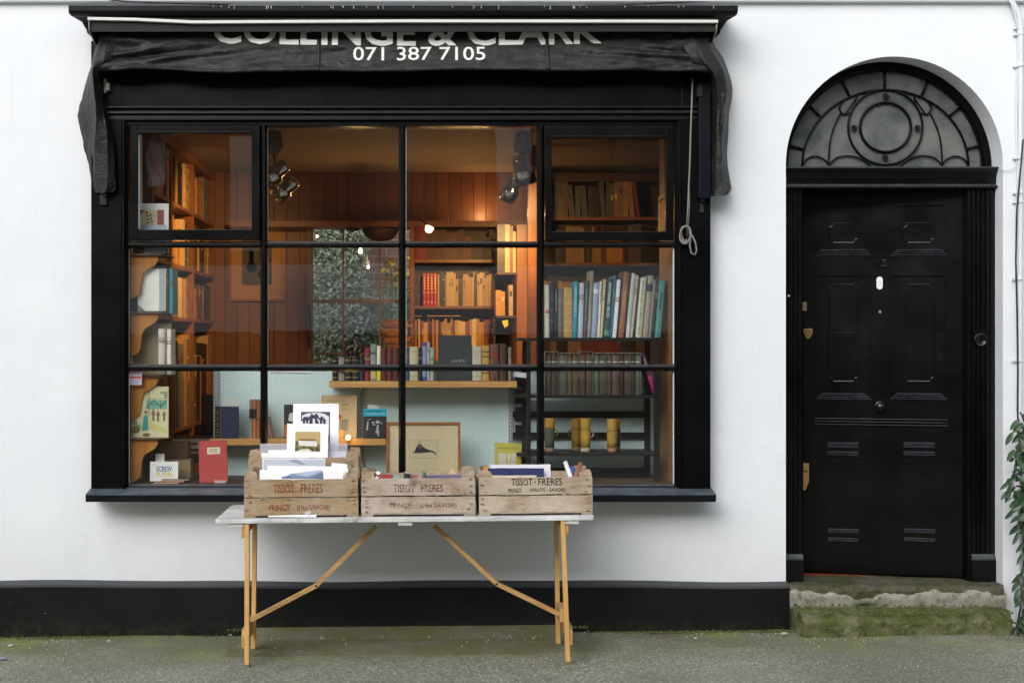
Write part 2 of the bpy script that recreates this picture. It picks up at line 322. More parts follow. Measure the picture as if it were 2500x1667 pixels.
# ------------------------------------------------------------------ mesh building
class MB:
    def __init__(s): s.v = []; s.f = []; s.mi = []; s.sm = []
    def add(s, vs, fs, mi=0, smooth=False):
        b = len(s.v); s.v += [tuple(x) for x in vs]
        for f in fs: s.f.append(tuple(b+i for i in f)); s.mi.append(mi); s.sm.append(smooth)
        return s
    def box(s, x0, x1, y0, y1, z0, z1, mi=0):
        if x0 > x1: x0, x1 = x1, x0
        if y0 > y1: y0, y1 = y1, y0
        if z0 > z1: z0, z1 = z1, z0
        v = [(x0, y0, z0), (x1, y0, z0), (x1, y1, z0), (x0, y1, z0), (x0, y0, z1), (x1, y0, z1), (x1, y1, z1), (x0, y1, z1)]
        return s.add(v, [(0, 3, 2, 1), (4, 5, 6, 7), (0, 1, 5, 4), (1, 2, 6, 5), (2, 3, 7, 6), (3, 0, 4, 7)], mi)
    def pbox(s, px0, px1, py0, py1, yf, yb, mi=0):
        """box whose front face (at depth yf) covers the measured rectangle"""
        a = P(px0, py0, yf); b = P(px1, py1, yf)
        return s.box(a.x, b.x, yf, yb, b.z, a.z, mi)
    def prism(s, pts, axis, a0, a1, mi=0, smooth=False):
        """pts 2D polygon; axis 'Y': pts are (x,z); 'X': pts are (y,z); 'Z': pts are (x,y)"""
        def mk(p, a):
            return {'Y': (p[0], a, p[1]), 'X': (a, p[0], p[1]), 'Z': (p[0], p[1], a)}[axis]
        n = len(pts); v = [mk(p, a0) for p in pts]+[mk(p, a1) for p in pts]
        s.add(v, [tuple(range(n))[::-1], tuple(range(n, 2*n))], mi)
        b = len(s.v)-2*n
        for i in range(n):
            j = (i+1) % n
            s.f.append((b+i, b+j, b+n+j, b+n+i)); s.mi.append(mi); s.sm.append(smooth)
        return s
    def tube(s, path, r, seg=8, mi=0, closed=False, smooth=True):
        path = [Vector(p) for p in path]; n = len(path); rr = r if isinstance(r, (list, tuple)) else [r]*n
        vs = []; prev = None
        for i, p in enumerate(path):
            if closed: t = path[(i+1) % n]-path[(i-1) % n]
            else: t = path[min(i+1, n-1)]-path[max(i-1, 0)]
            if t.length < 1e-9: t = Vector((0, 0, 1))
            t.normalize()
            if prev is None:
                u = t.orthogonal().normalized()
            else:
                u = (prev-t*prev.dot(t))
                u = u.normalized() if u.length > 1e-6 else t.orthogonal().normalized()
            prev = u; w = t.cross(u)
            for k in range(seg):
                a = 2*math.pi*k/seg
                vs.append(p+(u*math.cos(a)+w*math.sin(a))*rr[i])
        fs = []
        for i in range(n if closed else n-1):
            for k in range(seg):
                a = i*seg+k; b = i*seg+(k+1) % seg; j = (i+1) % n
                fs.append((a, b, j*seg+(k+1) % seg, j*seg+k))
        if not closed: fs += [tuple(range(seg))[::-1], tuple((n-1)*seg+k for k in range(seg))]
        return s.add(vs, fs, mi, smooth)
    def lathe(s, c, prof, axis=(0, 0, 1), seg=20, mi=0, smooth=True, cap=True):
        """prof: (radius, distance along axis)"""
        ax = Vector(axis).normalized(); u = ax.orthogonal().normalized(); w = ax.cross(u); c = Vector(c)
        vs = []
        for (r, h) in prof:
            for k in range(seg):
                a = 2*math.pi*k/seg; vs.append(c+ax*h+(u*math.cos(a)+w*math.sin(a))*max(r, 1e-5))
        fs = []
        for i in range(len(prof)-1):
            for k in range(seg):
                fs.append((i*seg+k, i*seg+(k+1) % seg, (i+1)*seg+(k+1) % seg, (i+1)*seg+k))
        if cap: fs += [tuple(range(seg))[::-1], tuple((len(prof)-1)*seg+k for k in range(seg))]
        return s.add(vs, fs, mi, smooth)
    def grid(s, rows, mi=0, smooth=True):
        n = len(rows[0]); vs = [p for r in rows for p in r]
        fs = [(i*n+j, i*n+j+1, (i+1)*n+j+1, (i+1)*n+j) for i in range(len(rows)-1) for j in range(n-1)]
        return s.add(vs, fs, mi, smooth)
    def build(s, name, mats, parent=None, local=False, bevel=0, solid=0, sub=0, recalc=True, seg=2, crease=None):
        me = bpy.data.meshes.new(name)
        if not isinstance(mats, (list, tuple)): mats = [mats]
        off = Vector((0, 0, 0)); loc = None
        if parent is not None and not local: off = WL(parent)
        elif parent is None and not local:
            xs = [v[0] for v in s.v]; ys = [v[1] for v in s.v]; zs = [v[2] for v in s.v]
            off = Vector(((min(xs)+max(xs))/2, (min(ys)+max(ys))/2, min(zs))); loc = off
        me.from_pydata([(v[0]-off.x, v[1]-off.y, v[2]-off.z) for v in s.v], [], s.f)
        for m in mats: me.materials.append(m)
        for i, p in enumerate(me.polygons): p.material_index = s.mi[i]; p.use_smooth = s.sm[i]
        if recalc:
            bm = bmesh.new(); bm.from_mesh(me); bmesh.ops.recalc_face_normals(bm, faces=bm.faces); bm.to_mesh(me); bm.free()
        o = bpy.data.objects.new(name, me); COL.objects.link(o)
        if parent is not None: o.parent = parent
        if loc is not None: o.location = loc
        if sub:
            md = o.modifiers.new('sub', 'SUBSURF'); md.levels = sub; md.render_levels = sub
        if crease:
            tx = bpy.data.textures.new('creases', 'CLOUDS'); tx.noise_scale = crease[0]; tx.noise_depth = 4
            dm = o.modifiers.new('crease', 'DISPLACE'); dm.texture = tx; dm.strength = crease[1]; dm.mid_level = .5; dm.texture_coords = 'LOCAL'
        if solid:
            md = o.modifiers.new('solid', 'SOLIDIFY'); md.thickness = solid; md.offset = 0
        if bevel:
            md = o.modifiers.new('bevel', 'BEVEL'); md.width = bevel; md.segments = seg; md.limit_method = 'ANGLE'; md.angle_limit = R(40)
        return o

def WL(o):
    v = Vector((0, 0, 0))
    while o is not None: v = v+o.location; o = o.parent
    return v
def tag(o, label=None, cat=None, group=None, kind=None):
    if label: o['label'] = label
    if cat: o['category'] = cat
    if group: o['group'] = group
    if kind: o['kind'] = kind
    return o
def empty(name, loc, label, cat, group=None, rot=(0, 0, 0)):
    o = bpy.data.objects.new(name, None); COL.objects.link(o); o.location = loc; o.rotation_euler = rot
    o.empty_display_size = .05
    return tag(o, label, cat, group)
def subempty(name, parent, loc=(0, 0, 0), rot=(0, 0, 0)):
    o = bpy.data.objects.new(name, None); COL.objects.link(o); o.location = loc; o.rotation_euler = rot; o.parent = parent
    return o

_fcache = {}
def text_shape(s, bold=0.0):
    """outline mesh of a word in the built-in font, normalised to a 1 x 1 box"""
    k = (s, bold)
    if k in _fcache: return _fcache[k]
    cu = bpy.data.curves.new('t', 'FONT'); cu.body = s; cu.size = 1; cu.offset = bold; cu.resolution_u = 3
    o = bpy.data.objects.new('t', cu); COL.objects.link(o)
    dg = bpy.context.evaluated_depsgraph_get(); me = bpy.data.meshes.new_from_object(o.evaluated_get(dg))
    bm = bmesh.new(); bm.from_mesh(me); bmesh.ops.triangulate(bm, faces=bm.faces)
    xs = [v.co.x for v in bm.verts]; ys = [v.co.y for v in bm.verts]
    x0, x1, y0, y1 = min(xs), max(xs), min(ys), max(ys)
    vs = [((v.co.x-x0)/(x1-x0), (v.co.y-y0)/(y1-y0)) for v in bm.verts]
    fs = [tuple(v.index for v in f.verts) for f in bm.faces]
    bm.free(); bpy.data.objects.remove(o); bpy.data.curves.remove(cu); bpy.data.meshes.remove(me)
    _fcache[k] = (vs, fs); return vs, fs
def add_text(mb, s, fn, bold=0.0, mi=0):
    """fn(u,v) -> 3D point for the unit box"""
    vs, fs = text_shape(s, bold); mb.add([fn(u, v) for u, v in vs], fs, mi)
def flat_text(mb, s, x0, x1, z0, z1, y, bold=0, mi=0, slant=0):
    add_text(mb, s, lambda u, v: (x0+u*(x1-x0)+slant*v, y, z0+v*(z1-z0)), bold, mi)
# ------------------------------------------------------------------ ground
mb = MB(); N = 40; rows = []
ys = [-30, -16, -8, -5, -3, -2, -1.2, -.8, -.5, -.3, -.15, .0, .3, 1, 4, 8, 14]
xs = [-30, -12, -6]+[-4+i*.25 for i in range(33)]+[6, 12, 30]
rows = [[(x, y+1, GZ(max(-6, min(6, x)))+.004*math.sin(x*3.1+y*2)+.003*math.sin(x*7.7)) for x in xs] for y in ys]
mb.grid(rows); g = mb.build('pavement', M['ground'], None, local=True); g.location = (0, -1, 0)
tag(g, 'grey speckled asphalt pavement with green algae along the wall foot', 'pavement', kind='structure')
# concrete slab under the table, raised a little at the wall
mb = MB(); x0, x1 = PX(548, -.5), PX(1464, -.5)
out = [(x0, -.585), (x0+.012, -.50), (x0-.01, -.36), (x0+.05, -.2), (x0+.03, -.06), (x1-.14, -.06), (x1-.12, -.2), (x1-.07, -.33), (x1-.03, -.44), (x1, -.52), (x1-.07, -.555), (x1-.2, -.57), (x1-.35, -.60), (x1-.55, -.588), (x1-.8, -.60), (x1-1.1, -.582), (x0+.6, -.61), (x0+.4, -.595), (x0+.2, -.612)]
vt = [(x, y, GZ(x)+.008+(.035 if y > -.1 else 0)) for x, y in out]; vb = [(x, y, GZ(x)-.03) for x, y in out]; n = len(out)
mb.add(vt+vb, [tuple(range(n))]+[(i, (i+1) % n, n+(i+1) % n, n+i) for i in range(n)])
tag(mb.build('concrete_slab', M['slab'], bevel=.004), 'low mossy concrete slab under the folding table at the foot of the wall', 'slab', kind='structure')
# little stones and litter at the foot of the wall
random.seed(3)
def pebble(px, py, w, c, nm='pebble', lab='', cat='stone'):
    zz = 1.545; Y = zz*F/(py-CY)-D0; c0 = P(px, py, Y); r = w/2*(D0+Y)/F
    mb = MB(); pts = []
    for k in range(5):
        for j in range(8):
            a = 2*math.pi*j/8; e = math.pi*k/4
            rr = r*random.uniform(.75, 1.15); pts.append((c0.x+rr*math.sin(e)*math.cos(a), c0.y+rr*.7*math.sin(e)*math.sin(a), GZ(c0.x)+r*.28+r*.35*math.cos(e)))
    mb.add(pts, [(k*8+j, k*8+(j+1) % 8, (k+1)*8+(j+1) % 8, (k+1)*8+j) for k in range(4) for j in range(8)])
    tag(mb.build(nm, CM(c, .8)), lab, cat)
pebble(27, 1570, 15, '#b5aaa0', 'rubble_piece', 'small heap of pinkish rubble at the far left foot of the wall')
pebble(46, 1568, 9, '#8f8a84', 'rubble_piece', 'small grey rubble piece just right of the pinkish rubble at far left')
pebble(266, 1561, 11, '#c9bfae', 'pebble', 'pale angular pebble lying against the black plinth at the left')
pebble(296, 1559, 5, '#b3ab9c', 'pebble', 'tiny pale pebble right of the angular pebble by the black plinth')
pebble(1698, 1567, 9, '#d8d6d0', 'paper_scrap', 'tiny white scrap on the mossy ground between table and doorstep', 'litter')
pebble(1588, 1570, 6, '#b58a3a', 'pebble', 'tiny orange pebble on the mossy ground right of the table')
pebble(1915, 1560, 22, '#a9a284', 'mortar_lump', 'flat crumbling mortar lump beside the left end of the doorstep', 'rubble')
pebble(270, 1603, 8, '#c4c1b8', 'pebble', 'white pebble on the asphalt below the green algae patch at left')
pebble(370, 1607, 8, '#b8b3a8', 'pebble', 'pale pebble on open asphalt left of the table foot')
pebble(8, 1602, 20, '#7f8893', 'litter_piece', 'bluish shiny litter at the left edge of the pavement', 'litter')
mb = MB(); pts = [P(1583, 1557, -.11), P(1605, 1558, -.13), P(1635, 1557, -.14), P(1662, 1556, -.13)]
mb.tube([(p.x, p.y, GZ(p.x)+.006) for p in pts], .0025, 6)
tag(mb.build('fallen_twig', M['stem']), 'thin dark fallen twig lying along the foot of the black plinth', 'twig')

# ------------------------------------------------------------------ the house front (one thing)
house = empty('shop_building', (0, 0, 0), 'white rendered shop building with black window front and black arched doorway', 'building')
WX0, WX1 = PX(250, 0), PX(1700, 0); WZ0, WZ1 = PZ(1200, 0), PZ(150, 0)
AX = PX(2183.5, 0); AR = 265*D0/F; AZ = PZ(403, 0)
mb = MB(); T = .33; TOP = 3.95
mb.box(-9, WX0, 0, T, -.3, TOP); mb.box(WX0, WX1, 0, T, -.3, WZ0); mb.box(WX0, WX1, 0, T, WZ1, TOP)
mb.box(WX1, AX-AR, 0, T, -.3, TOP); mb.box(AX+AR, 9, 0, T, -.3, TOP)
NA = 40
arc = [(AX-AR*math.cos(math.pi*i/NA), AZ+AR*math.sin(math.pi*i/NA)) for i in range(NA+1)]
for i in range(NA):      # wall above the arch in strips
    a, b = arc[i], arc[i+1]
    mb.add([(a[0], 0, a[1]), (b[0], 0, b[1]), (b[0], 0, TOP), (a[0], 0, TOP)], [(0, 1, 2, 3)])
    mb.add([(a[0], 0, a[1]), (b[0], 0, b[1]), (b[0], T, b[1]), (a[0], T, a[1])], [(3, 2, 1, 0)])
    mb.add([(a[0], T, a[1]), (b[0], T, b[1]), (b[0], T, TOP), (a[0], T, TOP)], [(0, 3, 2, 1)])
w = mb.build('rendered_wall', M['render'], house, recalc=False)
# upper floor band (string course)
mb = MB()
mb.prism([(0.0, PZ(9, 0)), (-.035, PZ(7, 0)), (-.045, PZ(-4, 0)), (0.0, PZ(-10, 0))], 'X', -9, 9)
mb.build('string_course', M['render'], house)
# plinth with a sloping, slightly wavy top
def plinth(xa, xb):
    n = 60; rows = []
    for i in range(n+1):
        x = xa+(xb-xa)*i/n; wv = .004*math.sin(x*2.7)+.003*math.sin(x*6.1+1)
        rows.append([(x, 0, .279+wv), (x, -.052, .2625+wv*.8), (x, -.060, .252+wv*.8), (x, -.062, -.1)])
    mb.grid(rows, 0, False)
    for r in (rows[0], rows[-1]): mb.add([*r, (r[0][0], 0, -.1)], [tuple(range(5))])
mb = MB(); plinth(-9, PX(1921, 0)); mb.build('plinth', M['plinth'], house)

# ---- shop window (a part of the building, its pieces are sub-parts)
sw = subempty('shop_window', house)
FB = -.10       # face of the pilasters
mb = MB()
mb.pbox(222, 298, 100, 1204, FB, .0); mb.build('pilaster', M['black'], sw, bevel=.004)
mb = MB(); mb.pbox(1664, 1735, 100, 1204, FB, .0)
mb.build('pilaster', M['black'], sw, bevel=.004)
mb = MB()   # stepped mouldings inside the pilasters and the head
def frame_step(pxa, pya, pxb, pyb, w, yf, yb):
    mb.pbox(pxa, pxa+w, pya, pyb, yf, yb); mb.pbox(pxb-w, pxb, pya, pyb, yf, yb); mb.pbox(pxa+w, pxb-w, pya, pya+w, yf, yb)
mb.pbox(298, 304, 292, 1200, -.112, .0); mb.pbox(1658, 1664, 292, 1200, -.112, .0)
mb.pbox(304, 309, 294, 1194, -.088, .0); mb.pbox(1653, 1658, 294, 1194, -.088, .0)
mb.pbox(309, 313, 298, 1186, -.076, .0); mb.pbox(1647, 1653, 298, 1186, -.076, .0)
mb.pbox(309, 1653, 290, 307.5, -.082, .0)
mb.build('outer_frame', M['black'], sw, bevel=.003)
mb = MB()
mb.pbox(226, 1731, 48, 262, -.098, .0)
mb.build('fascia_board', M['black'], sw)
mb = MB()   # moulded architrave under the fascia
z = lambda py, y: PZ(py, y)
mb.prism([(0, z(255, -.1)), (-.128, z(259, -.13)), (-.130, z(263, -.13)), (-.108, z(269, -.11)), (-.118, z(272, -.12)), (-.120, z(277, -.12)), (-.104, z(282, -.1)), (-.106, z(293, -.1)), (0, z(293, -.1))], 'X', PX(258, -.12), PX(1704, -.12))
mb.build('architrave', M['black'], sw, bevel=.0015)
mb = MB()   # cornice with lead flashing
zc0, zc1 = PZ(13, -.33), PZ(33, -.33)
mb.prism([(0, zc0+.03), (-.30, zc0+.006), (-.33, zc0), (-.332, zc1+.012), (-.322, zc1), (-.30, zc1-.006), (-.235, zc1+.004), (-.17, zc1-.008), (-.14, zc1-.022), (-.125, zc1-.03), (-.10, zc1-.034), (-.10, zc1-.05), (0, zc1-.05)], 'X', PX(167, -.33), PX(1802, -.33))
for i_, (vx, vy, vz) in enumerate(mb.v):      # mitred returns: the lower mouldings stop short
    k_ = max(0, min(1, (vy+.33)/.22))*.040
    if vz < zc1-.002: mb.v[i_] = (vx+(k_ if vx < 0 else -k_), vy, vz)
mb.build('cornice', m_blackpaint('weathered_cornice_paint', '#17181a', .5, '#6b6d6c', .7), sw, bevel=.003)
mb = MB()   # lead flashing strip wrinkles with droppings
for i in range(34):
    x = random.uniform(PX(400, -.33), PX(1795, -.33)); h = random.uniform(.004, .018)
    mb = MB(); mb.box(x, x+random.uniform(.002, .005), -.3345, -.3325, zc0-.004-h, zc0-.004); mb.build('bird_dropping_streak', CM('#a9a79c', .8), sw)
# sill
mb = MB(); sy = -.20
zt = PZ(1204, sy); zb = PZ(1224, sy)
mb.prism([(.0, zt+.022), (-.085, zt+.018), (-.20, zt), (-.206, zt-.008), (-.205, zb), (-.17, zb-.002), (-.165, zb+.004), (0, zb+.004)], 'X', PX(209, sy), PX(1748, sy))
mb.build('sill', M['sillpaint'], sw, bevel=.003)
mb = MB()   # bottom rail in three weathered steps
za = PZ(1183, -.07)
mb.prism([(.0, za), (-.062, za), (-.070, za-.004), (-.072, za-.014), (-.084, za-.018), (-.086, za-.030), (-.098, za-.034), (-.098, zt+.018), (0, zt+.018)], 'X', PX(309, -.09), PX(1657, -.09))
mb.build('bottom_rail', M['sillpaint'], sw, bevel=.0015)
# glazing bars: nosed section, so the tops catch the light
GY = -.050
def bar_v(pxa, pxb, pya, pyb):
    a, b = PX(pxa, -.075), PX(pxb, -.075); m = (a+b)/2; w = b-a
    pts = [(a, -.046), (a, -.060), (m-w*.20, -.082), (m+w*.20, -.082), (b, -.060), (b, -.046)]
    mb.prism(pts, 'Z', PZ(pyb, -.075), PZ(pya, -.075))
def bar_h(pya, pyb, pxa, pxb):
    t, b = PZ(pya, -.075), PZ(pyb, -.075); m = (t+b)/2; w = t-b
    mb.prism([(-.046, t), (-.056, t), (-.083, m+w*.16), (-.084, m-w*.22), (-.062, b), (-.046, b)], 'X', PX(pxa, -.075), PX(pxb, -.075))
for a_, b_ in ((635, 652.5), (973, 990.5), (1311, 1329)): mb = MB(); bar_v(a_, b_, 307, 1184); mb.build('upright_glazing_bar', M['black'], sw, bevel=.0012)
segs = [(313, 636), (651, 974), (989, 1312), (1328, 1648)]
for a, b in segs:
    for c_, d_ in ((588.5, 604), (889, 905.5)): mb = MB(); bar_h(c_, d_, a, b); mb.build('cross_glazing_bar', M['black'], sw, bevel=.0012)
# opening casements top left and right
def casement(gx0, gx1, gy0, gy1, ox0, ox1, oy0, oy1):
    c = subempty('casement', sw) if False else None
    mb = MB(); yf = -.094
    mb.pbox(ox0, gx0, oy0, oy1, yf, -.045); mb.pbox(gx1, ox1, oy0, oy1, yf, -.045)
    mb.pbox(gx0, gx1, oy0, gy0, yf, -.045); mb.pbox(gx0, gx1, gy1, oy1, yf, -.045)
    # putty bead around the pane
    b = 4.2
    mb.pbox(gx0-2, gx1+2, gy0-6, gy0, yf-.008, yf+.001)
    o = mb.build('casement_frame', M['black'], sw, bevel=.003); return o
casement(337, 614, 326, 560, 317, 634, 308, 585)
casement(1347, 1626, 337, 565, 1331, 1645, 308, 586)
# panes
cols = [(313, 636), (651, 974), (989, 1312), (1328, 1648)]; rws = [(306, 590), (603, 891), (904, 1185)]
for r, (ya, yb) in enumerate(rws):
    for c, (xa, xb) in enumerate(cols):
        if r == 0 and c in (0, 3): xa, xb, ya_, yb_ = (335, 616, 324, 562) if c == 0 else (1345, 1628, 335, 567)
        else: ya_, yb_ = ya, yb
        mb = MB(); jt = random.uniform(-.0006, .0006)
        a = P(xa, ya_, GY); b = P(xb, yb_, GY); tl = [random.uniform(-.0012, .0012) for _ in range(3)]
        vs = [(a.x, GY+tl[0], b.z), (b.x, GY+tl[1], b.z), (b.x, GY+tl[1]+tl[2], a.z), (a.x, GY+tl[0]+tl[2], a.z)]
        vs += [(x, y+.003, z_) for x, y, z_ in vs]
        mb.add(vs, [(0, 1, 2, 3), (7, 6, 5, 4), (0, 4, 5, 1), (1, 5, 6, 2), (2, 6, 7, 3), (3, 7, 4, 0)])
        mb.build('window_pane', M['glass'], sw)
# cracked white putty line down the outer edges of the glass
for q_ in ((311.5, 315.5, 606, 888, -.054), (311.5, 316, 912, 1180, -.054), (1643, 1648, 606, 888, -.054), (1643, 1648, 908, 1180, -.054), (652, 654, 310, 586, -.054), (652, 654, 608, 887, -.054), (990, 992, 310, 586, -.054), (990, 992, 608, 887, -.054), (335.5, 338, 328, 558, -.086)):
    mb = MB(); mb.pbox(*q_, -.047); mb.build('putty_line', M['render'], sw)


# ---- arched doorway
dw = subempty('arched_doorway', house)
FY = .145
CXX = AX; rO = AR+.02; rI = .527
mb = MB(); n = 48; rows = []
def arcpt(r, i, y): a = math.pi*i/n; return (CXX-r*math.cos(a), y, AZ+r*math.sin(a))
rows = [[arcpt(rO, i, FY), arcpt(rI+.022, i, FY), arcpt(rI+.018, i, FY-.012), arcpt(rI+.006, i, FY-.012), arcpt(rI, i, FY), arcpt(rI, i, FY+.05), arcpt(rO, i, FY+.05)] for i in range(n+1)]
rows = [r+[r[0]] for r in rows]
mb.grid(rows, 0, False); mb.build('fanlight_frame', M['black'], dw)
mb = MB(); gy = FY+.03
mb.add([arcpt(rI+.01, i, gy) for i in range(n+1)]+[arcpt(rI+.01, i, gy+.004) for i in range(n+1)], [tuple(range(n+1)), tuple(range(n+1, 2*n+2))[::-1]])
mb.build('fanlight_glass', M['fanglass'], dw, recalc=False)
# lead tracery, drawn in the plane of the glass
def FP(px, py): p = P(px, py, FY+.018); return (p.x, FY+.018, p.z)
def zz(x, y): return FP(1850+x/2.6138, 100+y/2.6138)
mb = MB(); tr = .0046
def curve(pts, r=tr, closed=False):
    # Catmull-Rom through the points
    q = [Vector(p) for p in pts]; m = len(q); outp = []
    for i in range(m if closed else m-1):
        p0 = q[(i-1) % m] if (closed or i > 0) else q[0]; p1 = q[i]; p2 = q[(i+1) % m]; p3 = q[(i+2) % m] if (closed or i+2 < m) else q[-1]
        for k in range(6):
            t = k/6; outp.append(.5*((2*p1)+(p2-p0)*t+(2*p0-5*p1+4*p2-p3)*t*t+(3*p1-p0-3*p2+p3)*t**3))
    if not closed: outp.append(q[-1])
    mb.tube(outp, r, 8, 0, closed)
el = [FP(2161.5-203*math.cos(math.pi*i/28), 405-186*math.sin(math.pi*i/28)) for i in range(29)]
mb.tube(el, .0062, 8)
def sp(x, y): mb.tube([zz(*x), zz(*y)], .0075, 8)
for a, b in [((810, 180), (810, 315)), ((528, 235), (586, 352)), ((315, 400), (398, 482)), ((185, 662), (292, 692)), ((1092, 235), (1045, 352)), ((1320, 395), (1220, 482)), ((1450, 656), (1330, 690))]: sp(a, b)
mb.tube([zz(814+237*math.cos(2*math.pi*i/40), 550+240*math.sin(2*math.pi*i/40)) for i in range(40)], .0062, 8, 0, True)
mb.tube([zz(815+162*math.cos(2*math.pi*i/40), 550+158*math.sin(2*math.pi*i/40)) for i in range(40)], .0078, 8, 0, True)
for sgn in (1, -1):
    f = lambda x, y: zz(814+sgn*(x-814), y)
    curve([f(545, 385), f(520, 430), f(548, 466), f(590, 458)])
    curve([f(640, 345), f(600, 390), f(560, 445), f(535, 468)][:1]+[f(560, 462), f(540, 466)], tr*.8)
    curve([f(528, 462), f(490, 540), f(462, 640), f(450, 788)])
    curve([f(285, 795), f(315, 752), f(370, 735), f(425, 757), f(452, 790)])
    curve([f(452, 790), f(505, 745), f(580, 733), f(655, 750), f(722, 795)])
    curve([f(640, 335), f(615, 410), f(585, 480)], tr*.7)
mb.build('fanlight_tracery', M['black'], dw)
for (fx, fy) in [(814, 357), (612, 556), (1016, 556), (810, 746)]:
    mb = MB(); c = Vector(zz(fx, fy))+Vector((0, -.008, 0))
    for k in range(8):
        a = 2*math.pi*k/8; d = Vector((math.cos(a), 0, math.sin(a)))
        mb.lathe(c+d*.004, [(.001, 0), (.0045, .007), (.0035, .013), (.0005, .018)], d, 8)
    mb.lathe(c+Vector((0, .004, 0)), [(.006, 0), (.005, .008), (.001, .011)], (0, -1, 0), 12)
    mb.build('rosette', M['black'], dw)
# transom cornice over the door
mb = MB(); X0, X1 = AX-AR-.01, PX(2439, .06)
zt_ = PZ(406, .05)
mb.prism([(.19, zt_+.003), (.055, zt_), (.05, zt_-.010), (.062, zt_-.022), (.075, zt_-.034), (.085, zt_-.060), (.088, zt_-.092), (.066, zt_-.100), (.064, zt_-.112), (.085, zt_-.118), (.19, zt_-.118)], 'X', X0, X1)
mb.build('transom_cornice', M['doorblack'], dw, bevel=.002)
# fluted pilasters either side
def fluted(pxa, pxb, zlo, zhi, n, y0):
    a, b = PX(pxa, y0), PX(pxb, y0); w = (b-a)/n; pts = [(a, y0+.09)]
    for i in range(n):
        x = a+i*w
        pts += [(x, y0), (x+w*.45, y0), (x+w*.55, y0+.009), (x+w*.9, y0+.009)]
    pts += [(b, y0), (b, y0+.09)]
    mb.prism(pts, 'Z', zlo, zhi)
for (a, b, n) in ((1893, 1960, 6), (2362, 2430, 6)):
    mb = MB(); fluted(a, b, .26, zt_-.118, n, .10); mb.build('fluted_pilaster', M['doorblack'], dw)
    mb = MB(); xa, xb = PX(a+(12 if a > 2000 else -2), .08), PX(b+3, .08)
    mb.box(xa, xb, .082, .17, .245, .245+.135); mb.prism([(.17, .38), (.082, .38), (.097, .405), (.17, .405)], 'X', xa, xb)
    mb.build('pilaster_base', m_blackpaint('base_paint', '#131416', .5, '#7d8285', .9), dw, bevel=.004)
# bell pull cup on the right pilaster
mb = MB(); c = P(2393, 829, .095)
mb.box(c.x-.043, c.x+.043, .083, .1, PZ(810, .09)-.006, PZ(806, .09))
mb.lathe(c, [(.036, 0), (.036, .010), (.030, .014), (.026, .006), (.010, .004), (.001, .004)], (0, -1, 0), 24)
mb.build('bell_pull_cup', M['doorblack'], dw)
mb = MB(); c = P(1925, 722, .098); mb.lathe(c, [(.008, 0), (.010, .004), (.006, .012), (.001, .014)], (0, -1, 0), 14); mb.build('bell_button', M['chrome'], dw)

# door leaf, a little ajar: hinged at the right
L = Vector((2.105, .385, 0)); Rr = Vector((PX(2361, .165), .165, 0)); e = (Rr-L); W = e.length; e.normalize(); nrm = Vector((e.y, -e.x, 0))
ang = math.atan2(e.y, e.x)
door = subempty('front_door', house, L, (0, 0, ang))
def DU(px, py):
    o = Vector((0, -D0, H)); d = Vector(((px-CX)/F, 1, (CY-py)/F)); t = (L-o).dot(nrm)/d.dot(nrm); q = o+d*t
    return (q-L).dot(e), q.z
zb_, zt2 = .268, 2.45
mb = MB(); mb.box(0, W, 0, .045, zb_, zt2); mb.build('door_leaf', M['doorblack'], door, local=True, bevel=.003)
def ribs(pxl, pxr, py0, py1, n, trap=0, proud=.010):
    mb = MB(); ul, z0 = DU(pxl, py1); ur, z1 = DU(pxr, py0); zl = DU(pxl, py0)[1]; z1 = zl
    for i in range(n):
        f0, f1 = i/n, (i+.55)/n; zz0 = z0+(z1-z0)*f0; zz1 = z0+(z1-z0)*f1
        ins = trap*(i/n)*(z1-z0)
        mb.prism([(0, zz0), (-proud, zz0+.001), (-proud, zz1-.003), (-.002, zz1), (0, zz1)], 'X', ul+ins, ur-ins)
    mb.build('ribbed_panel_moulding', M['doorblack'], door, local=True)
for a, b in ((1992, 2126), (2174, 2312)):
    ribs(a, b, 608, 625, 4, 1.0); ribs(a, b, 957, 974, 4, 1.0)
ribs(1989, 2313, 1016, 1037, 3)
for a, b in ((2020, 2095), (2206, 2282)):
    ribs(a, b, 1077, 1091, 4); ribs(a, b, 1099, 1110, 3); ribs(a+1, b+1, 1287, 1298, 3); ribs(a+1, b+1, 1309, 1319, 3)
def edge_rect(pxa, pya, pxb, pyb, w=.012, pr=.014, gapx=None):
    u0, z1 = DU(pxa, pya); u1, z0 = DU(pxb, pyb); z0 = DU(pxa, pyb)[1]
    if u0 > u1: u0, u1 = u1, u0
    mb = MB()
    for (a, b, c, d) in ((u0, u1, z1-w, z1), (u0, u0+w, z0, z1-w), (u1-w, u1, z0, z1-w)): mb.box(a, b, -pr, 0, c, d)
    mb.build('panel_edge', M['doorblack'], door, local=True)
for a, b in ((1992, 2126), (2174, 2312)):
    edge_rect(a, 668, b, 957); edge_rect(a, 498, b, 608)
    # inner raised fillet with cut-in corners
    for (ya, yb) in ((695, 930), (545, 592)):
        m_ = 32; pts = [(a+m_, ya+10), (a+m_+6, ya+8), (a+m_+10, ya), (b-m_-10, ya), (b-m_-6, ya+8), (b-m_, ya+10), (b-m_, yb-10), (b-m_-6, yb-8), (b-m_-10, yb), (a+m_+10, yb), (a+m_+6, yb-8), (a+m_, yb-10)]
        mb = MB(); mb.tube([(DU(x, y)[0], -.003, DU(x, y)[1]) for x, y in pts], .0042, 6, 0, True, False); mb.build('raised_panel_fillet', M['doorblack'], door, local=True)
edge_rect(2000, 1125, 2118, 1286, .008, .006); edge_rect(2182, 1125, 2305, 1290, .008, .006)
mb = MB()   # number 13 with a flat-topped three
u0, z1 = DU(2139, 636); u1, z0 = DU(2164, 651)
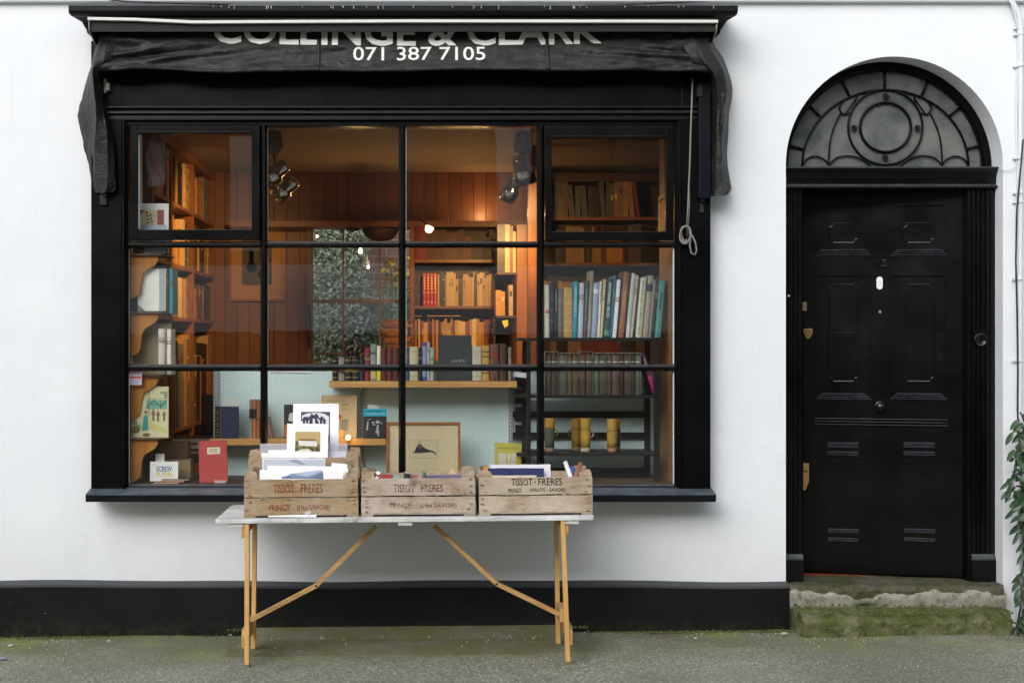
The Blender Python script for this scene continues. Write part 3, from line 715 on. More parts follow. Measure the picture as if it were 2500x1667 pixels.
k = (u1-u0)/25; q = lambda x, y: (u0+(x-2139)*k, z1-(y-636)*k)
def stroke(pts, w=.0055): mb.tube([(q(x, y)[0], -.006, q(x, y)[1]) for x, y in pts], w, 6)
stroke([(2140, 639), (2144, 636), (2144, 651)]); stroke([(2140, 651), (2148, 651)], .004)
stroke([(2151, 636), (2164, 636), (2157, 642), (2162, 643), (2165, 647), (2161, 651), (2155, 651), (2151, 648)])
mb.build('house_number', M['doorblack'], door, local=True)
mb = MB(); u, z_ = DU(2147, 691); r = .0165
pill = []
for i in range(9): a = math.pi*i/8; pill.append((u+r*math.cos(a), z_+.019+r*math.sin(a)))
for i in range(9): a = math.pi+math.pi*i/8; pill.append((u+r*math.cos(a), z_-.019+r*math.sin(a)))
mb.prism(pill, 'Y', -.022, 0)
bell = mb.build('doorbell', M['whiteplastic'], door, local=True, bevel=.003)
mb = MB(); mb.tube([(u+.0095*math.cos(2*math.pi*i/20), -.0225, z_+.0095*math.sin(2*math.pi*i/20)) for i in range(20)], .0008, 6, 0, True)
mb.build('bell_push_ring', CM('#8e9090', .5), bell, local=True)
def knob(px, py, prof, nm, mt):
    u, z_ = DU(px, py); mb = MB(); mb.lathe((u, 0, z_), prof, (0, -1, 0), 24); return mb.build(nm, mt, door, local=True)
knob(2148.5, 761, [(.010, 0), (.010, .003), (.006, .006), (.004, .004), (.0005, .004)], 'door_viewer', M['brass'])
knob(2147.5, 991, [(.030, 0), (.030, .006), (.024, .009), (.012, .012), (.010, .030), (.022, .042), (.025, .052), (.018, .062), (.0008, .066)], 'door_knob', m_plain('black_knob', '#0c0c0d', .25, .1))
mb = MB(); ua, zu = DU(2023, 805); ub, zl = DU(2095, 829); zl = DU(2023, 829)[1]
mb.box(ua, ub, -.008, 0, zl, zu); mb.box(ua+.022, ub-.022, -.013, -.008, zl+.014, zu-.012); mb.prism([(-.014, zu+.001), (-.009, zu-.006), (-.004, zu-.006), (-.004, zu+.002)], 'X', ua, ub)
mb.lathe((ua+.009, -.008, (zl+zu)/2), [(.004, 0), (.003, .002)], (0, -1, 0), 8); mb.lathe((ub-.009, -.008, (zl+zu)/2), [(.004, 0), (.003, .002)], (0, -1, 0), 8)
mb.build('letter_plate', M['doorblack'], door, local=True, bevel=.0015)
mb = MB(); u, z_ = DU(1973, 813)   # shield shaped lock cover
sh = [(u-.024, z_+.026), (u+.024, z_+.026), (u+.026, z_+.005), (u+.014, z_-.022), (u, z_-.034), (u-.014, z_-.022), (u-.026, z_+.005)]
mb.prism(sh, 'Y', -.006, 0); mb.lathe((u, -.006, z_+.004), [(.014, 0), (.013, .005), (.008, .005), (.007, .002), (.0005, .002)], (0, -1, 0), 18)
mb.build('lock_cover', M['brass'], door, local=True, bevel=.0015)
mb = MB(); a, zt3 = DU(1960, 737); b, _ = DU(1969.5, 737); zl3 = DU(1960, 758)[1]
mb.box(a, b, -.004, 0, zl3, zt3); mb.box((a+b)/2-.002, (a+b)/2+.002, -.0048, -.004, zl3+.010, zt3-.018, 1)
mb.build('keyhole_plate', [CM('#9a7c52', .5), M['slot']], door, local=True)
mb = MB(); a, zt3 = DU(1961, 1129); b, _ = DU(1975, 1129); zl3 = DU(1961, 1195)[1]
mb.prism([(a, zt3), (b, zt3-.002), (b, zl3+.05), (a+.012, zl3), (a, zl3)], 'Y', -.005, 0); mb.box(a, b-.008, -.0062, -.005, zt3-.050, zt3-.042, 1)
mb.build('strike_plate', [CM('#a98152', .5), M['slot']], door, local=True)

# hall behind the door
mb = MB(); hx0, hx1 = 2.0, 3.2
mb.box(hx0-.05, hx0, .34, 2.2, 0, 3.6); mb.box(hx1, hx1+.05, .34, 2.2, 0, 3.6); mb.box(hx0-.05, hx1+.05, 2.2, 2.25, 0, 3.6); mb.box(hx0-.05, hx1+.05, .34, 2.25, 3.6, 3.65)
tag(mb.build('hall_wall', CM('#4b4a46', .8)), 'dim grey hall walls behind the front door', 'wall', kind='structure')
mb = MB(); mb.box(2.0, 3.2, .301, 2.2, .18, .2585); tag(mb.build('hall_floor', M['terracotta']), 'red tiled hall floor seen under the door', 'floor', kind='structure')

# steps (parts of the building)
def rough_block(nm, x0, x1, y0, y1, z0, z1, mat, amp, seed, nx=40, rnd_=.018, parent=house, slope=0, lip=None):
    rs = random.Random(seed); mb = MB(); ny = 5
    ph = [rs.uniform(0, 6) for _ in range(8)]
    def wob(x, k): return amp*(math.sin(x*9+ph[k])+.6*math.sin(x*23+ph[k+1])+.4*math.sin(x*51+ph[k+2]))/2
    rows = []
    for i in range(nx+1):
        x = x0+(x1-x0)*i/nx
        ea = min(1, min(i, nx-i)/1.5); r = rnd_
        top = z1+wob(x, 0)*.5+slope*(x-x0)
        pr = [(y1, top), (y0+.10, top+wob(x, 1)*.3), (y0+r*1.6, top-.001+rs.uniform(-1, 1)*amp*.3), (y0+r*.5, top-r*.5+wob(x, 2)*.4), (y0+wob(x, 3)*.7, top-r*1.6), (y0+wob(x, 4)+rs.uniform(-1, 1)*amp*.4, top-(top-z0)*.5), (y0+wob(x, 5)*.8, z0+.01), (y0+wob(x, 3)*.5, z0-.05)]
        rows.append([(x+(0 if 0 < i < nx else (.012 if i == 0 else -.012)*(j > 2)), y, z) for j, (y, z) in enumerate(pr)])
    mb.grid(rows, 0, True)
    for r in (rows[0], rows[-1]): mb.add([*r, (r[0][0], y1, z0-.05)], [tuple(range(len(r)+1))])
    o = mb.build(nm, mat, parent)
    md = o.modifiers.new('s', 'SUBSURF'); md.subdivision_type = 'SIMPLE'; md.levels = md.render_levels = 3
    tx = bpy.data.textures.new('rough', 'CLOUDS'); tx.noise_scale = .045; tx.noise_depth = 3
    dm = o.modifiers.new('d', 'DISPLACE'); dm.texture = tx; dm.strength = amp*3.2; dm.mid_level = .55; dm.texture_coords = 'LOCAL'
    return o
rough_block('threshold_step', PX(1921, -.05), PX(2456, -.05), -.052, .30, .205, .259, M['step1'], .004, 1)
# broken white render band under the threshold
mb = MB(); rs = random.Random(5); rows = []; xa, xb = PX(1924, -.03), PX(2452, -.03)
for i in range(71):
    x = xa+(xb-xa)*i/70; t = i/70
    top = .226+.008*math.sin(t*9+1)+.006*math.sin(t*31)+.003*math.sin(t*77)+(-.024*math.sin((t-.2)/.22*math.pi) if .2 < t < .42 else 0)+rs.uniform(-.004, .004)
    rows.append([(x, -.046, top), (x, -.060-.004*rs.random(), top-.006), (x, -.058-.006*rs.random(), top-.03), (x, -.05-.008*rs.random(), .165), (x, -.04, .10)])
mb.grid(rows, 0, True); mb.build('crumbling_render_band', M['crumble'], house)
rough_block('threshold_core', PX(1922, -.04), PX(2455, -.04), -.044, .3, .0, .215, M['step2'], .003, 9)
rough_block('lower_step', PX(1955, -.235), PX(2476, -.235), -.235, -.01, .0, .150, M['step2'], .006, 2, rnd_=.03)
# cornice cable and other wires pinned to the house
mb = MB(); mb.tube([P(1430, 14, -.02), P(1520, 12, -.03), P(1640, 7, -.03), P(1760, 1, -.03), P(1860, -8, -.02)], .0042, 6)
tag(mb.build('black_wire', M['cable']), 'thin black wire running up over the right part of the black cornice', 'cable')
mb = MB(); mb.tube([P(225, -6, -.02), P(300, 3, -.05), P(400, 8, -.05), P(560, 12, -.04)], .0042, 6)
tag(mb.build('black_wire', M['cable']), 'thin black wire sagging over the left part of the black cornice', 'cable')
# ------------------------------------------------------------------ awning
aw = empty('awning', (0, -.2, 3.0), 'folded black canvas awning with white lettering under the cornice', 'awning')
mb = MB(); yb = -.30
path = [P(215, 46.5, yb), P(330, 48.5, yb), P(450, 54, yb), P(470, 55, yb), P(1000, 52.5, yb), P(1500, 53, yb), P(1752, 53.5, yb)]
hh = 7.2/3450*3.6; dd = .012
rows = [[(p.x, p.y-dd, p.z+hh), (p.x, p.y-dd, p.z-hh), (p.x, p.y+dd, p.z-hh), (p.x, p.y+dd, p.z+hh), (p.x, p.y-dd, p.z+hh)] for p in path]
mb.grid(rows, 0, False); mb.add(rows[0][:4], [(0, 1, 2, 3)]); mb.add(rows[-1][:4], [(3, 2, 1, 0)])
mb.build('front_bar', M['bar'], aw, bevel=.002)
mb = MB(); ztop = PZ(51, yb)
xl, xr = PX(217, yb), PX(1750, yb)
mb.prism([(-.290, ztop+.012), (-.287, ztop-.052), (-.281, ztop-.052), (-.279, ztop-.012), (-.155, ztop-.030), (-.150, ztop+.03), (-.12, ztop+.03), (-.12, ztop+.036), (-.29, ztop+.018)], 'X', xl, xr)
for px in (750, 1212, 1665): mb.box(PX(px, -.29), PX(px+8, -.29), -.2915, -.2885, ztop-.056, ztop-.01)
mb.build('housing', M['hood'], aw)
for s, xx in ((1, xl), (-1, xr)):
    mb = MB(); mb.prism([(-.298, ztop-.004), (-.292, ztop-.05), (-.13, PZ(114, -.13)), (-.10, PZ(114, -.1)), (-.10, ztop)], 'X', xx, xx+s*.006); mb.build('end_plate', M['hood'], aw)
    mb = MB(); mb.tube([(xx, -.300, ztop-.004), (xx, -.293, ztop-.05), (xx, -.132, PZ(113, -.13))], .0035, 6); mb.build('end_plate_rim', CM('#8f8a80', .6), aw)
zv1 = PZ(66, -.17); zv0 = 2.937
xv0, xv1 = PX(240, -.24), PX(1735, -.24)
def vprof(x, z):
    """depth of the hanging cloth"""
    t = (zv1-z)/(zv1-zv0); t = max(-.1, min(1.15, t))
    s = (x-xv0)/(xv1-xv0)
    y = -.200-.068*(max(t,0)**1.6)-.018*math.exp(-((t-.50)/.10)**2)*0
    y += -.014*math.cos((t-.30)*math.pi*2.0)*(.5+.5*math.sin(s*5+1))         # a roll along the length
    a = math.exp(-(s/.16)**2)+.8*math.exp(-((1-s)/.14)**2)+.12
    y += .016*a*math.sin(38*(s+.20*t*(1 if s < .5 else -1))+3*math.sin(9*t+s*4))*min(1, t*1.6)
    y += .006*a*math.sin(90*(s+.22*t*(1 if s < .5 else -1)))*t
    y += .0035*math.sin(23*s+6*t)+.0030*math.sin(61*s+3*math.sin(7*t))+.0012*math.sin(143*s-9*t+2*math.sin(5*t+31*s))*min(1, t*2)+.0006*math.sin(260*s+14*t+3*math.sin(40*s))*min(1, t*2)
    y += .007*a*abs(math.sin(55*(s+.35*t*(1 if s < .5 else -1))+2*math.sin(13*s)))*t
    return y
def vbot(s): return zv0+.012*math.exp(-((s-.10)/.05)**2)-.004*math.sin(s*7)+.004*math.sin(s*23)
mb = MB(); nx, nz = 420, 36; rows = []
for i in range(nx+1):
    s = i/nx; x = xv0+(xv1-xv0)*s; zb2 = vbot(s); r = []
    for j in range(nz+1):
        z_ = zv1+.02-(zv1+.02-zb2)*j/nz; r.append((x, vprof(x, z_), z_))
    yb2 = r[-1][1]
    r += [(x, yb2+.012, zb2-.006), (x, yb2+.05, zb2+.004), (x, -.14, zb2+.03)]
    rows.append(r)
mb.grid(rows); mb.build('canvas_valance', M['canvas'], aw, solid=.0015)
def cloth_text(s, px0, px1, py0, py1, nm, bold, bend=lambda u: 0):
    mb = MB(); x0, x1 = PX(px0, -.24), PX(px1, -.24); z1, z0 = PZ(py0, -.22), PZ(py1, -.24)
    vs, fs = text_shape(s, bold)
    bm = bmesh.new(); bv = [bm.verts.new((x0+u*(x1-x0), 0, z0+v*(z1-z0)+bend(u))) for u, v in vs]
    for f in fs:
        try: bm.faces.new([bv[i] for i in f])
        except ValueError: pass
    for _ in range(4):
        ed = [q for q in bm.edges if q.calc_length() > .012]
        if not ed: break
        bmesh.ops.subdivide_edges(bm, edges=ed, cuts=1); bmesh.ops.triangulate(bm, faces=bm.faces)
    bm.verts.index_update()
    mb.add([(v.co.x, vprof(v.co.x, v.co.z)-.0042, v.co.z) for v in bm.verts], [tuple(v.index for v in f.verts) for f in bm.faces])
    bm.free(); return mb.build(nm, M['lettering'], aw)
cloth_text('COLLINGE & CLARK', 519, 1471, 42, 109, 'sign_lettering', .022, lambda u: .014*(1-4*(u-.5)**2)*-1+.010)
cloth_text('071 387 7105', 862, 1185, 115, 148, 'sign_lettering', .006)
for px in (777, 1337):
    mb = MB(); x = PX(px, -.24)
    mb.grid([[(x+dx, vprof(x+dx, z_)-.0035-(.0008 if abs(dx) < .004 else 0), z_) for z_ in [zv1-(zv1-zv0)*(.06+.93*i/20) for i in range(21)]] for dx in (-.010, -.003, .003, .010)])
    mb.build('canvas_seam', M['canvas'], aw, solid=.0012)
# hanging side flaps
def flap(rows_px, nm):
    mb = MB(); n = 18; rows = []
    for (y, pts) in rows_px:
        r = []
        for i in range(n+1):
            t = i/n*(len(pts)-1); k = min(int(t), len(pts)-2); f = t-k; f = f*f*(3-2*f)*.4+f*.6
            x = pts[k][0]*(1-f)+pts[k+1][0]*f; Y = pts[k][1]*(1-f)+pts[k+1][1]*f
            Y += .004*math.sin(y*.11+i*.9)+.003*math.sin(y*.037*i)
            r.append(P(x, y, Y))
        rows.append(r)
    mb.grid(rows); return mb.build(nm, M['canvas'], aw, solid=.0016, sub=3, crease=(.13, .022))
flap([(92, [(246, -.17), (250, -.19), (262, -.18), (285, -.17)]),
      (118, [(229, -.12), (237, -.25), (262, -.24), (292, -.22)]),
      (150, [(223, -.08), (229, -.27), (255, -.27), (283, -.22)]),
      (166, [(221, -.06), (226, -.27), (246, -.25), (270, -.19)]),
      (182, [(215, -.04), (225, -.27), (238, -.22), (244, -.12)]),
      (215, [(208, -.04), (229, -.26), (242, -.20), (252, -.11)]),
      (250, [(196, -.03), (232, -.25), (248, -.20), (258, -.11)]),
      (280, [(188, -.02), (236, -.24), (254, -.20), (264, -.11)]),
      (320, [(197, -.03), (233, -.20), (262, -.21), (272, -.12)]),
      (350, [(204, -.03), (232, -.17), (262, -.20), (276, -.14)]),
      (400, [(214, -.04), (232, -.14), (262, -.19), (281, -.15)]),
      (434, [(224, -.06), (233, -.13), (262, -.18), (280, -.15)]),
      (462, [(230, -.10), (236, -.13), (262, -.17), (286, -.14)]),
      (471, [(232, -.10), (238, -.13), (258, -.16), (266, -.14)])], 'side_flap')
flap([(84, [(1662, -.18), (1690, -.22), (1715, -.20), (1728, -.17)]),
      (110, [(1668, -.22), (1700, -.26), (1730, -.23), (1746, -.15)]),
      (140, [(1680, -.24), (1712, -.28), (1748, -.25), (1763, -.12)]),
      (165, [(1702, -.24), (1730, -.28), (1760, -.24), (1773, -.10)]),
      (182, [(1736, -.17), (1748, -.27), (1768, -.24), (1780, -.08)]),
      (215, [(1737, -.13), (1752, -.24), (1774, -.23), (1789, -.07)]),
      (250, [(1737, -.12), (1752, -.21), (1772, -.23), (1785, -.07)]),
      (286, [(1737, -.12), (1750, -.19), (1765, -.23), (1779, -.07)]),
      (340, [(1734, -.12), (1748, -.20), (1762, -.21), (1776, -.07)]),
      (390, [(1733, -.12), (1748, -.18), (1762, -.21), (1775, -.06)]),
      (421, [(1732, -.12), (1748, -.19), (1762, -.20), (1777, -.06)]),
      (450, [(1732, -.12), (1748, -.18), (1764, -.20), (1783, -.06)]),
      (466, [(1732, -.12), (1748, -.18), (1766, -.20), (1788, -.06)]),
      (478, [(1732, -.12), (1744, -.18), (1756, -.19), (1770, -.10)])], 'side_flap')
mb = MB(); mb.pbox(1706, 1736, 176, 484, -.15, -.102); mb.pbox(1711, 1722, 484, 494, -.14, -.102); mb.build('folded_arm', m_blackpaint('arm_paint', '#0d1420', .4, '#3a4650', .3), aw, bevel=.004)
mb = MB(); mb.pbox(253, 259, 192, 226, -.125, -.098); mb.pbox(257, 266, 201, 220, -.14, -.098); mb.build('arm_bracket', CM('#b7b4ab', .5), aw, bevel=.002)
mb = MB(); mb.pbox(243, 260, 472, 500, -.118, -.1); mb.pbox(251, 259, 468, 480, -.135, -.1); mb.build('arm_bracket', M['hood'], aw, bevel=.002)
mb = MB(); mb.pbox(1709, 1719, 494, 519, -.115, -.1); mb.build('arm_bracket', M['hood'], aw, bevel=.002); mb = MB(); mb.pbox(1702, 1716, 207, 236, -.16, -.102); mb.build('arm_bracket', M['hood'], aw, bevel=.002)

# pull cord with cleat
cd = empty('pull_cord', P(1675, 610, -.13), 'grey awning cord wound in a coil on a cleat on the right pilaster', 'cord')
mb = MB()
mb.tube([P(1691, 190, -.16), P(1687, 300, -.16), P(1684, 400, -.155), P(1682, 446, -.15), P(1680, 500, -.15), P(1677, 552, -.14)], .0045, 7)
mb.tube([P(1682, 446, -.148), P(1683, 500, -.146), P(1680, 556, -.14)], .0035, 7)
mb.build('hanging_cord', M['rope'], cd)
mb = MB()
for k in range(7):
    cx, cy = 1672+random.uniform(-2, 2), 573+random.uniform(-2, 2); rx = 8+k*.9; ry = 17+k*.8; t0 = random.uniform(-.15, .15)
    mb.tube([P(cx+rx*math.cos(a)+t0*ry*math.sin(a), cy+ry*math.sin(a), -.125-.0045*k) for a in [2*math.pi*i/24 for i in range(24)]], .0042, 7, 0, True)
mb.tube([P(1682, 566, -.15), P(1690, 575, -.15), P(1698, 592, -.15), P(1701, 610, -.148), P(1697, 622, -.145), P(1688, 618, -.145), P(1684, 600, -.145), P(1686, 580, -.148), P(1690, 572, -.15)], .0045, 7)
mb.build('coiled_loop', M['rope'], cd)
mb = MB(); c = P(1674, 572, -.10); mb.box(c.x-.006, c.x+.006, -.15, -.098, c.z-.012, c.z+.012); mb.tube([(c.x, -.148, c.z-.03), (c.x, -.152, c.z), (c.x, -.148, c.z+.03)], [.004, .007, .004], 8)
mb.build('cleat', M['hood'], cd)

# ------------------------------------------------------------------ right edge: conduit, cables, climber
pipe = empty('cable_conduit', P(2490, 1500, -.03), 'white painted ribbed conduit running up the wall right of the arched door', 'pipe')
mb = MB()
pts = [P(2440, -40, -.03), P(2464, -8, -.035), P(2478, 16, -.035), P(2489, 42, -.035), P(2493, 70, -.035)]
zs = 70
while zs < 1560: zs += 60; pts.append(P(2493-(zs-70)*.0045, zs, -.03))
# resample, ribbing the radius
dn = []
for a, b in zip(pts[:-1], pts[1:]):
    k = max(1, int((b-a).length/.006)); dn += [a.lerp(b, i/k) for i in range(k)]
mb.tube(dn, [.0125 if i % 2 else .0138 for i in range(len(dn))], 10)
mb.build('ribbed_tube', M['conduit'], pipe)
for py in (67, 83, 160, 385, 470, 492, 680, 880):
    mb = MB(); c = P(2492-(py-70)*.0045, py, -.03); mb.lathe(c-Vector((0, 0, .008)), [(.017, 0), (.018, .004), (.018, .012), (.017, .016)], (0, 0, 1), 12); mb.box(c.x-.03, c.x, -.018, -.002, c.z-.006, c.z+.006)
    mb.build('pipe_clip', M['conduit'], pipe)
mb = MB(); mb.tube([P(2457, -10, -.05), P(2470, 10, -.045), P(2479, 40, -.04), P(2484, 66, -.03), P(2487, 84, -.02), P(2484, 160, -.015), P(2482, 300, -.015), P(2484, 420, -.015), P(2482, 560, -.015)], .005, 7)
tag(mb.build('white_cable', M['conduit']), 'thin white cable clipped to the wall just left of the ribbed conduit', 'cable')
mb = MB(); mb.tube([P(2498, 340, -.05), P(2490, 430, -.05), P(2482, 520, -.05), P(2480, 640, -.045), P(2483, 760, -.045), P(2485, 900, -.045), P(2484, 1000, -.045), P(2487, 1060, -.045), P(2492, 1120, -.045), P(2497, 1250, -.045), P(2499, 1400, -.045), P(2492, 1480, -.05), P(2482, 1530, -.06)], .0045, 7)
tag(mb.build('black_cable', M['cable']), 'thin black cable looping down over the white conduit right of the door', 'cable')
mb = MB(); mb.tube([P(2436, 413, .03), P(2444, 411, -.01), P(2456, 415, -.02), P(2470, 411, -.02), P(2484, 402, -.02)], .0022, 6)
tag(mb.build('thin_wire', M['conduit']), 'short thin white wire from the door cornice to the conduit', 'cable')

def leaf_into(mb, c, d, up, L_, W_, mi=0, fold=.25):
    d = Vector(d).normalized(); s = d.cross(Vector(up)); s = s.normalized() if s.length > 1e-4 else Vector((1, 0, 0)); n = s.cross(d).normalized(); c = Vector(c)
    w = [0, .38, .5, .36, 0]; t = [0, .25, .5, .78, 1]; vs = []
    for i in range(5):
        q = c+d*L_*t[i]-n*L_*.22*t[i]**2
        vs.append(q)
        if 0 < i < 4: vs += [q+s*W_*w[i]+n*W_*fold*w[i], q-s*W_*w[i]+n*W_*fold*w[i]]
    # vs: 0; 1,2,3; 4,5,6; 7,8,9; 10
    fs = [(0, 2, 1), (0, 1, 3), (1, 2, 5, 4), (1, 4, 6, 3), (4, 5, 8, 7), (4, 7, 9, 6), (7, 8, 10), (7, 10, 9)]
    mb.add(vs, fs, mi, False)
def climber(nm, lab, stems, seed, leafL, dens):
    rs = random.Random(seed); b = stems[0][0]
    root = empty(nm, Vector((b.x, b.y, GZ(b.x))), lab, 'plant')
    mb = MB(); ml = MB()
    for st in stems:
        mb.tube(st, [.006*(1-.6*i/len(st)) for i in range(len(st))], 6)
        for a, c in zip(st[:-1], st[1:]):
            k = max(1, int((c-a).length*dens))
            for i in range(k):
                p = a.lerp(c, (i+rs.random())/k); th = rs.uniform(0, 2*math.pi)
                dr = Vector((math.cos(th), -abs(rs.gauss(.3, .4)), -.75+.5*math.sin(th)*.6+rs.uniform(-.4, .3)))
                leaf_into(ml, p+dr*.012, dr, (rs.uniform(-.4, .4), -1, .6), leafL*rs.uniform(.4, 1.25), leafL*rs.uniform(.28, .40))
    mb.build('stem', M['stem'], root); ml.build('foliage', M['ivy'], root, recalc=False)
S = lambda *a: [P(x, y, Y) for x, y, Y in a]
climber('climbing_shrub', 'dark green broad-leaved climber hanging beside the conduit at the right edge', [
    S((2512, 1560, -.08), (2508, 1400, -.08), (2505, 1290, -.09), (2502, 1200, -.10), (2504, 1100, -.09), (2502, 1020, -.08)),
    S((2512, 1100, -.1), (2496, 1080, -.13), (2484, 1100, -.15), (2476, 1150, -.16)), S((2510, 1195, -.1), (2486, 1185, -.14), (2468, 1192, -.16), (2458, 1205, -.16)), S((2512, 1120, -.1), (2492, 1095, -.14), (2478, 1090, -.15)), S((2508, 1110, -.1), (2488, 1060, -.13), (2478, 1046, -.13)),
    S((2508, 1150, -.1), (2484, 1155, -.15), (2462, 1180, -.16)), S((2510, 1180, -.1), (2490, 1170, -.15), (2472, 1150, -.16)),
    S((2508, 1210, -.1), (2490, 1215, -.14), (2476, 1250, -.14)), S((2510, 1050, -.08), (2496, 1015, -.12), (2490, 1005, -.12)),
    S((2508, 1240, -.1), (2498, 1260, -.14), (2492, 1290, -.14)), S((2520, 1130, -.2), (2510, 1200, -.2), (2508, 1280, -.2))], 4, .082, 62)
climber('small_shrub', 'low dark green shrub sprouting at the foot of the wall beside the doorstep', [
    S((2498, 1566, -.16), (2492, 1530, -.2), (2486, 1508, -.22)), S((2500, 1560, -.16), (2482, 1522, -.22), (2472, 1516, -.22)), S((2502, 1566, -.16), (2505, 1500, -.2), (2494, 1440, -.16), (2484, 1400, -.14)),
    S((2506, 1566, -.16), (2500, 1580, -.24), (2494, 1570, -.24)), S((2496, 1560, -.2), (2484, 1545, -.26), (2480, 1535, -.26))], 8, .075, 60)
# ------------------------------------------------------------------ room shell
CEIL = 2.805; BW = 3.0
RX0, RX1 = -1.86, 1.95
wx0, wx1 = PX(757, BW), PX(1004, BW); wz0, wz1 = PZ(893, BW), PZ(552, BW)
def shell(): return MB()
mb = MB(); t_ = .12
mb.box(RX0, wx0, BW, BW+t_, 0, CEIL); mb.box(wx1, RX1, BW, BW+t_, 0, CEIL); mb.box(wx0, wx1, BW, BW+t_, 0, wz0); mb.box(wx0, wx1, BW, BW+t_, wz1, CEIL)
tag(mb.build('back_wall', M['boards']), 'orange pine boarded back wall of the shop', 'wall', kind='structure')
mb = MB(); mb.box(RX0-.1, RX0, .33, BW+t_, 0, CEIL+.1); tag(mb.build('left_wall', M['boardsY']), 'boarded left wall inside the shop', 'wall', kind='structure')
mb = MB(); mb.box(RX1, RX1+.04, .33, BW+t_, 0, CEIL+.1); tag(mb.build('right_wall', M['boardsY']), 'boarded right wall inside the shop', 'wall', kind='structure')
mb = MB(); mb.box(RX0-.1, RX1+.04, .333, BW+t_, CEIL, CEIL+.2)
tag(mb.build('ceiling', M['ceil']), 'tan painted shop ceiling', 'ceiling', kind='structure')
mb = MB(); mb.box(RX0-.1, RX1+.04, .333, BW+t_, .1, .16); tag(mb.build('floor', M['floorwood']), 'dark floorboards inside the shop', 'floor', kind='structure')
mb = MB(); mb.box(-9, 9, 3.14, 3.3, -.2, 3.0) if False else None
# front wall lining and the lintel board seen at the head of the window
mb = MB(); mb.box(RX0, RX1, .332, .36, .16, .74); mb.box(RX0, WX0-.0, .332, .36, .74, CEIL); mb.box(WX1, RX1, .332, .36, .74, CEIL)
tag(mb.build('front_lining', M['dim']), 'dark inner lining of the front wall', 'wall', kind='structure')
lv0, lv1 = PX(313, -.045), PX(1648, -.045)
mb = MB(); mb.box(lv0-.03, lv0, -.045, .34, .74, CEIL); tag(mb.build('left_reveal', M['render']), 'white painted left window reveal', 'wall', kind='structure')
mb = MB(); mb.box(lv1, lv1+.025, -.045, .44, .74, CEIL); tag(mb.build('right_reveal_panel', M['sideboard']), 'warm brown wooden panel lining the right window reveal', 'wall', kind='structure')
mb = MB(); mb.box(lv0, lv1, -.045, .46, .765, .795); tag(mb.build('window_board', M['shelfwood']), 'dull brown window board carrying the display', 'floor', kind='structure')
mb = MB(); mb.box(lv0, lv1, .05, .34, PZ(300, .1), CEIL); tag(mb.build('window_head_lining', M['sideboard']), 'brown boarded head lining above the shop window', 'ceiling', kind='structure')
# architrave rail across the back wall
mb = MB(); mb.pbox(560, 1300, 539, 553, 2.72, BW-.001); tag(mb.build('picture_rail', M['joinery']), 'orange wooden rail across the back wall above window and bookcase', 'rail')

# back sash window
bw = empty('sash_window', Vector(((wx0+wx1)/2, BW, wz0)), 'orange framed sash window in the back wall looking onto the garden', 'window')
mb = MB(); f = BW-.03
mb.pbox(750, 759, 553, 895, f, BW+.1); mb.pbox(1000, 1012, 553, 895, f, BW+.1); mb.pbox(759, 1000, 888, 897, f-.02, BW+.1)
mb.build('frame', M['sashwood'], bw)
mb = MB(); mb.pbox(759, 1001, 731, 739, BW+.03, BW+.07); mb.pbox(759, 1001, 860, 864, BW+.03, BW+.07)
for x in (838, 927): mb.pbox(x-2.2, x+2.2, 553, 888, BW+.04, BW+.065)
mb.pbox(759, 764, 553, 888, BW+.03, BW+.07); mb.pbox(873, 885, 725, 732, BW+.02, BW+.05)
mb.build('glazing_bar', M['sashwood'], bw)
for i, (a, b) in enumerate(((764, 836), (840, 925), (929, 1001))):
    for (ya, yb) in ((553, 731), (739, 888)):
        mb = MB(); mb.pbox(a, b, ya, yb, BW+.05, BW+.054); mb.build('pane', M['glass'], bw)
mb = MB(); mb.pbox(751, 759, 744, 846, BW-.06, BW-.035); tag(mb.build('dark_picture_frame', CM('#17110c', .4), bevel=.002), 'narrow dark frame seen edge-on at the left jamb of the back window', 'picture frame')

# garden behind
mb = MB(); mb.box(-6, 7, 5.4, 5.6, 0, 3.6); tag(mb.build('garden_wall', M['brick']), 'old brick garden wall seen through the back window', 'wall')
def garden_mass(nm, lab, n, x0, x1, y0, y1, z0, z1, Lf, mat, seed, cat='plant', up=0.0, holes=0):
    rs = random.Random(seed); mb = MB(); b = Vector(((x0+x1)/2, (y0+y1)/2, z0)); cl = [(rs.uniform(x0, x1), rs.uniform(z0, z1), rs.uniform(.06, .16)) for _ in range(34)]
    for i in range(n):
        if rs.random() < .75:
            c = rs.choice(cl); x = rs.gauss(c[0], c[2]); z_ = rs.gauss(c[1], c[2])
        else: x, z_ = rs.uniform(x0, x1), rs.uniform(z0, z1)
        if not (x0-.1 < x < x1+.15 and z0 < z_ < z1): continue
        y = rs.uniform(y0, y1); d = (rs.uniform(-1, 1), rs.uniform(-1, .2), rs.uniform(-1, .5)+up*2)
        leaf_into(mb, (x, y, z_), d, (rs.uniform(-.5, .5), -1, rs.uniform(.2, 1)), Lf*rs.uniform(.6, 1.3), Lf*rs.uniform(.35, .6))
    root = empty(nm, b, lab, cat); ml = MB()
    for k in range(7):
        x = x0+(x1-x0)*(k+.5)/7; ml.tube([(x, (y0+y1)/2, 0), (x+.05, (y0+y1)/2, (z0+z1)/2), (x-.04, (y0+y1)/2, z1-.2)], .012, 5)
    ml.build('stem', M['stem'], root); mb.build('foliage', mat, root, recalc=False); return root
garden_mass('garden_creeper', 'dense glossy dark creeper outside the back window on the left', 20000, PX(745, 4.5), PX(855, 4.5), 4.4, 4.9, .9, 3.2, .042, M['ivy2'], 21)
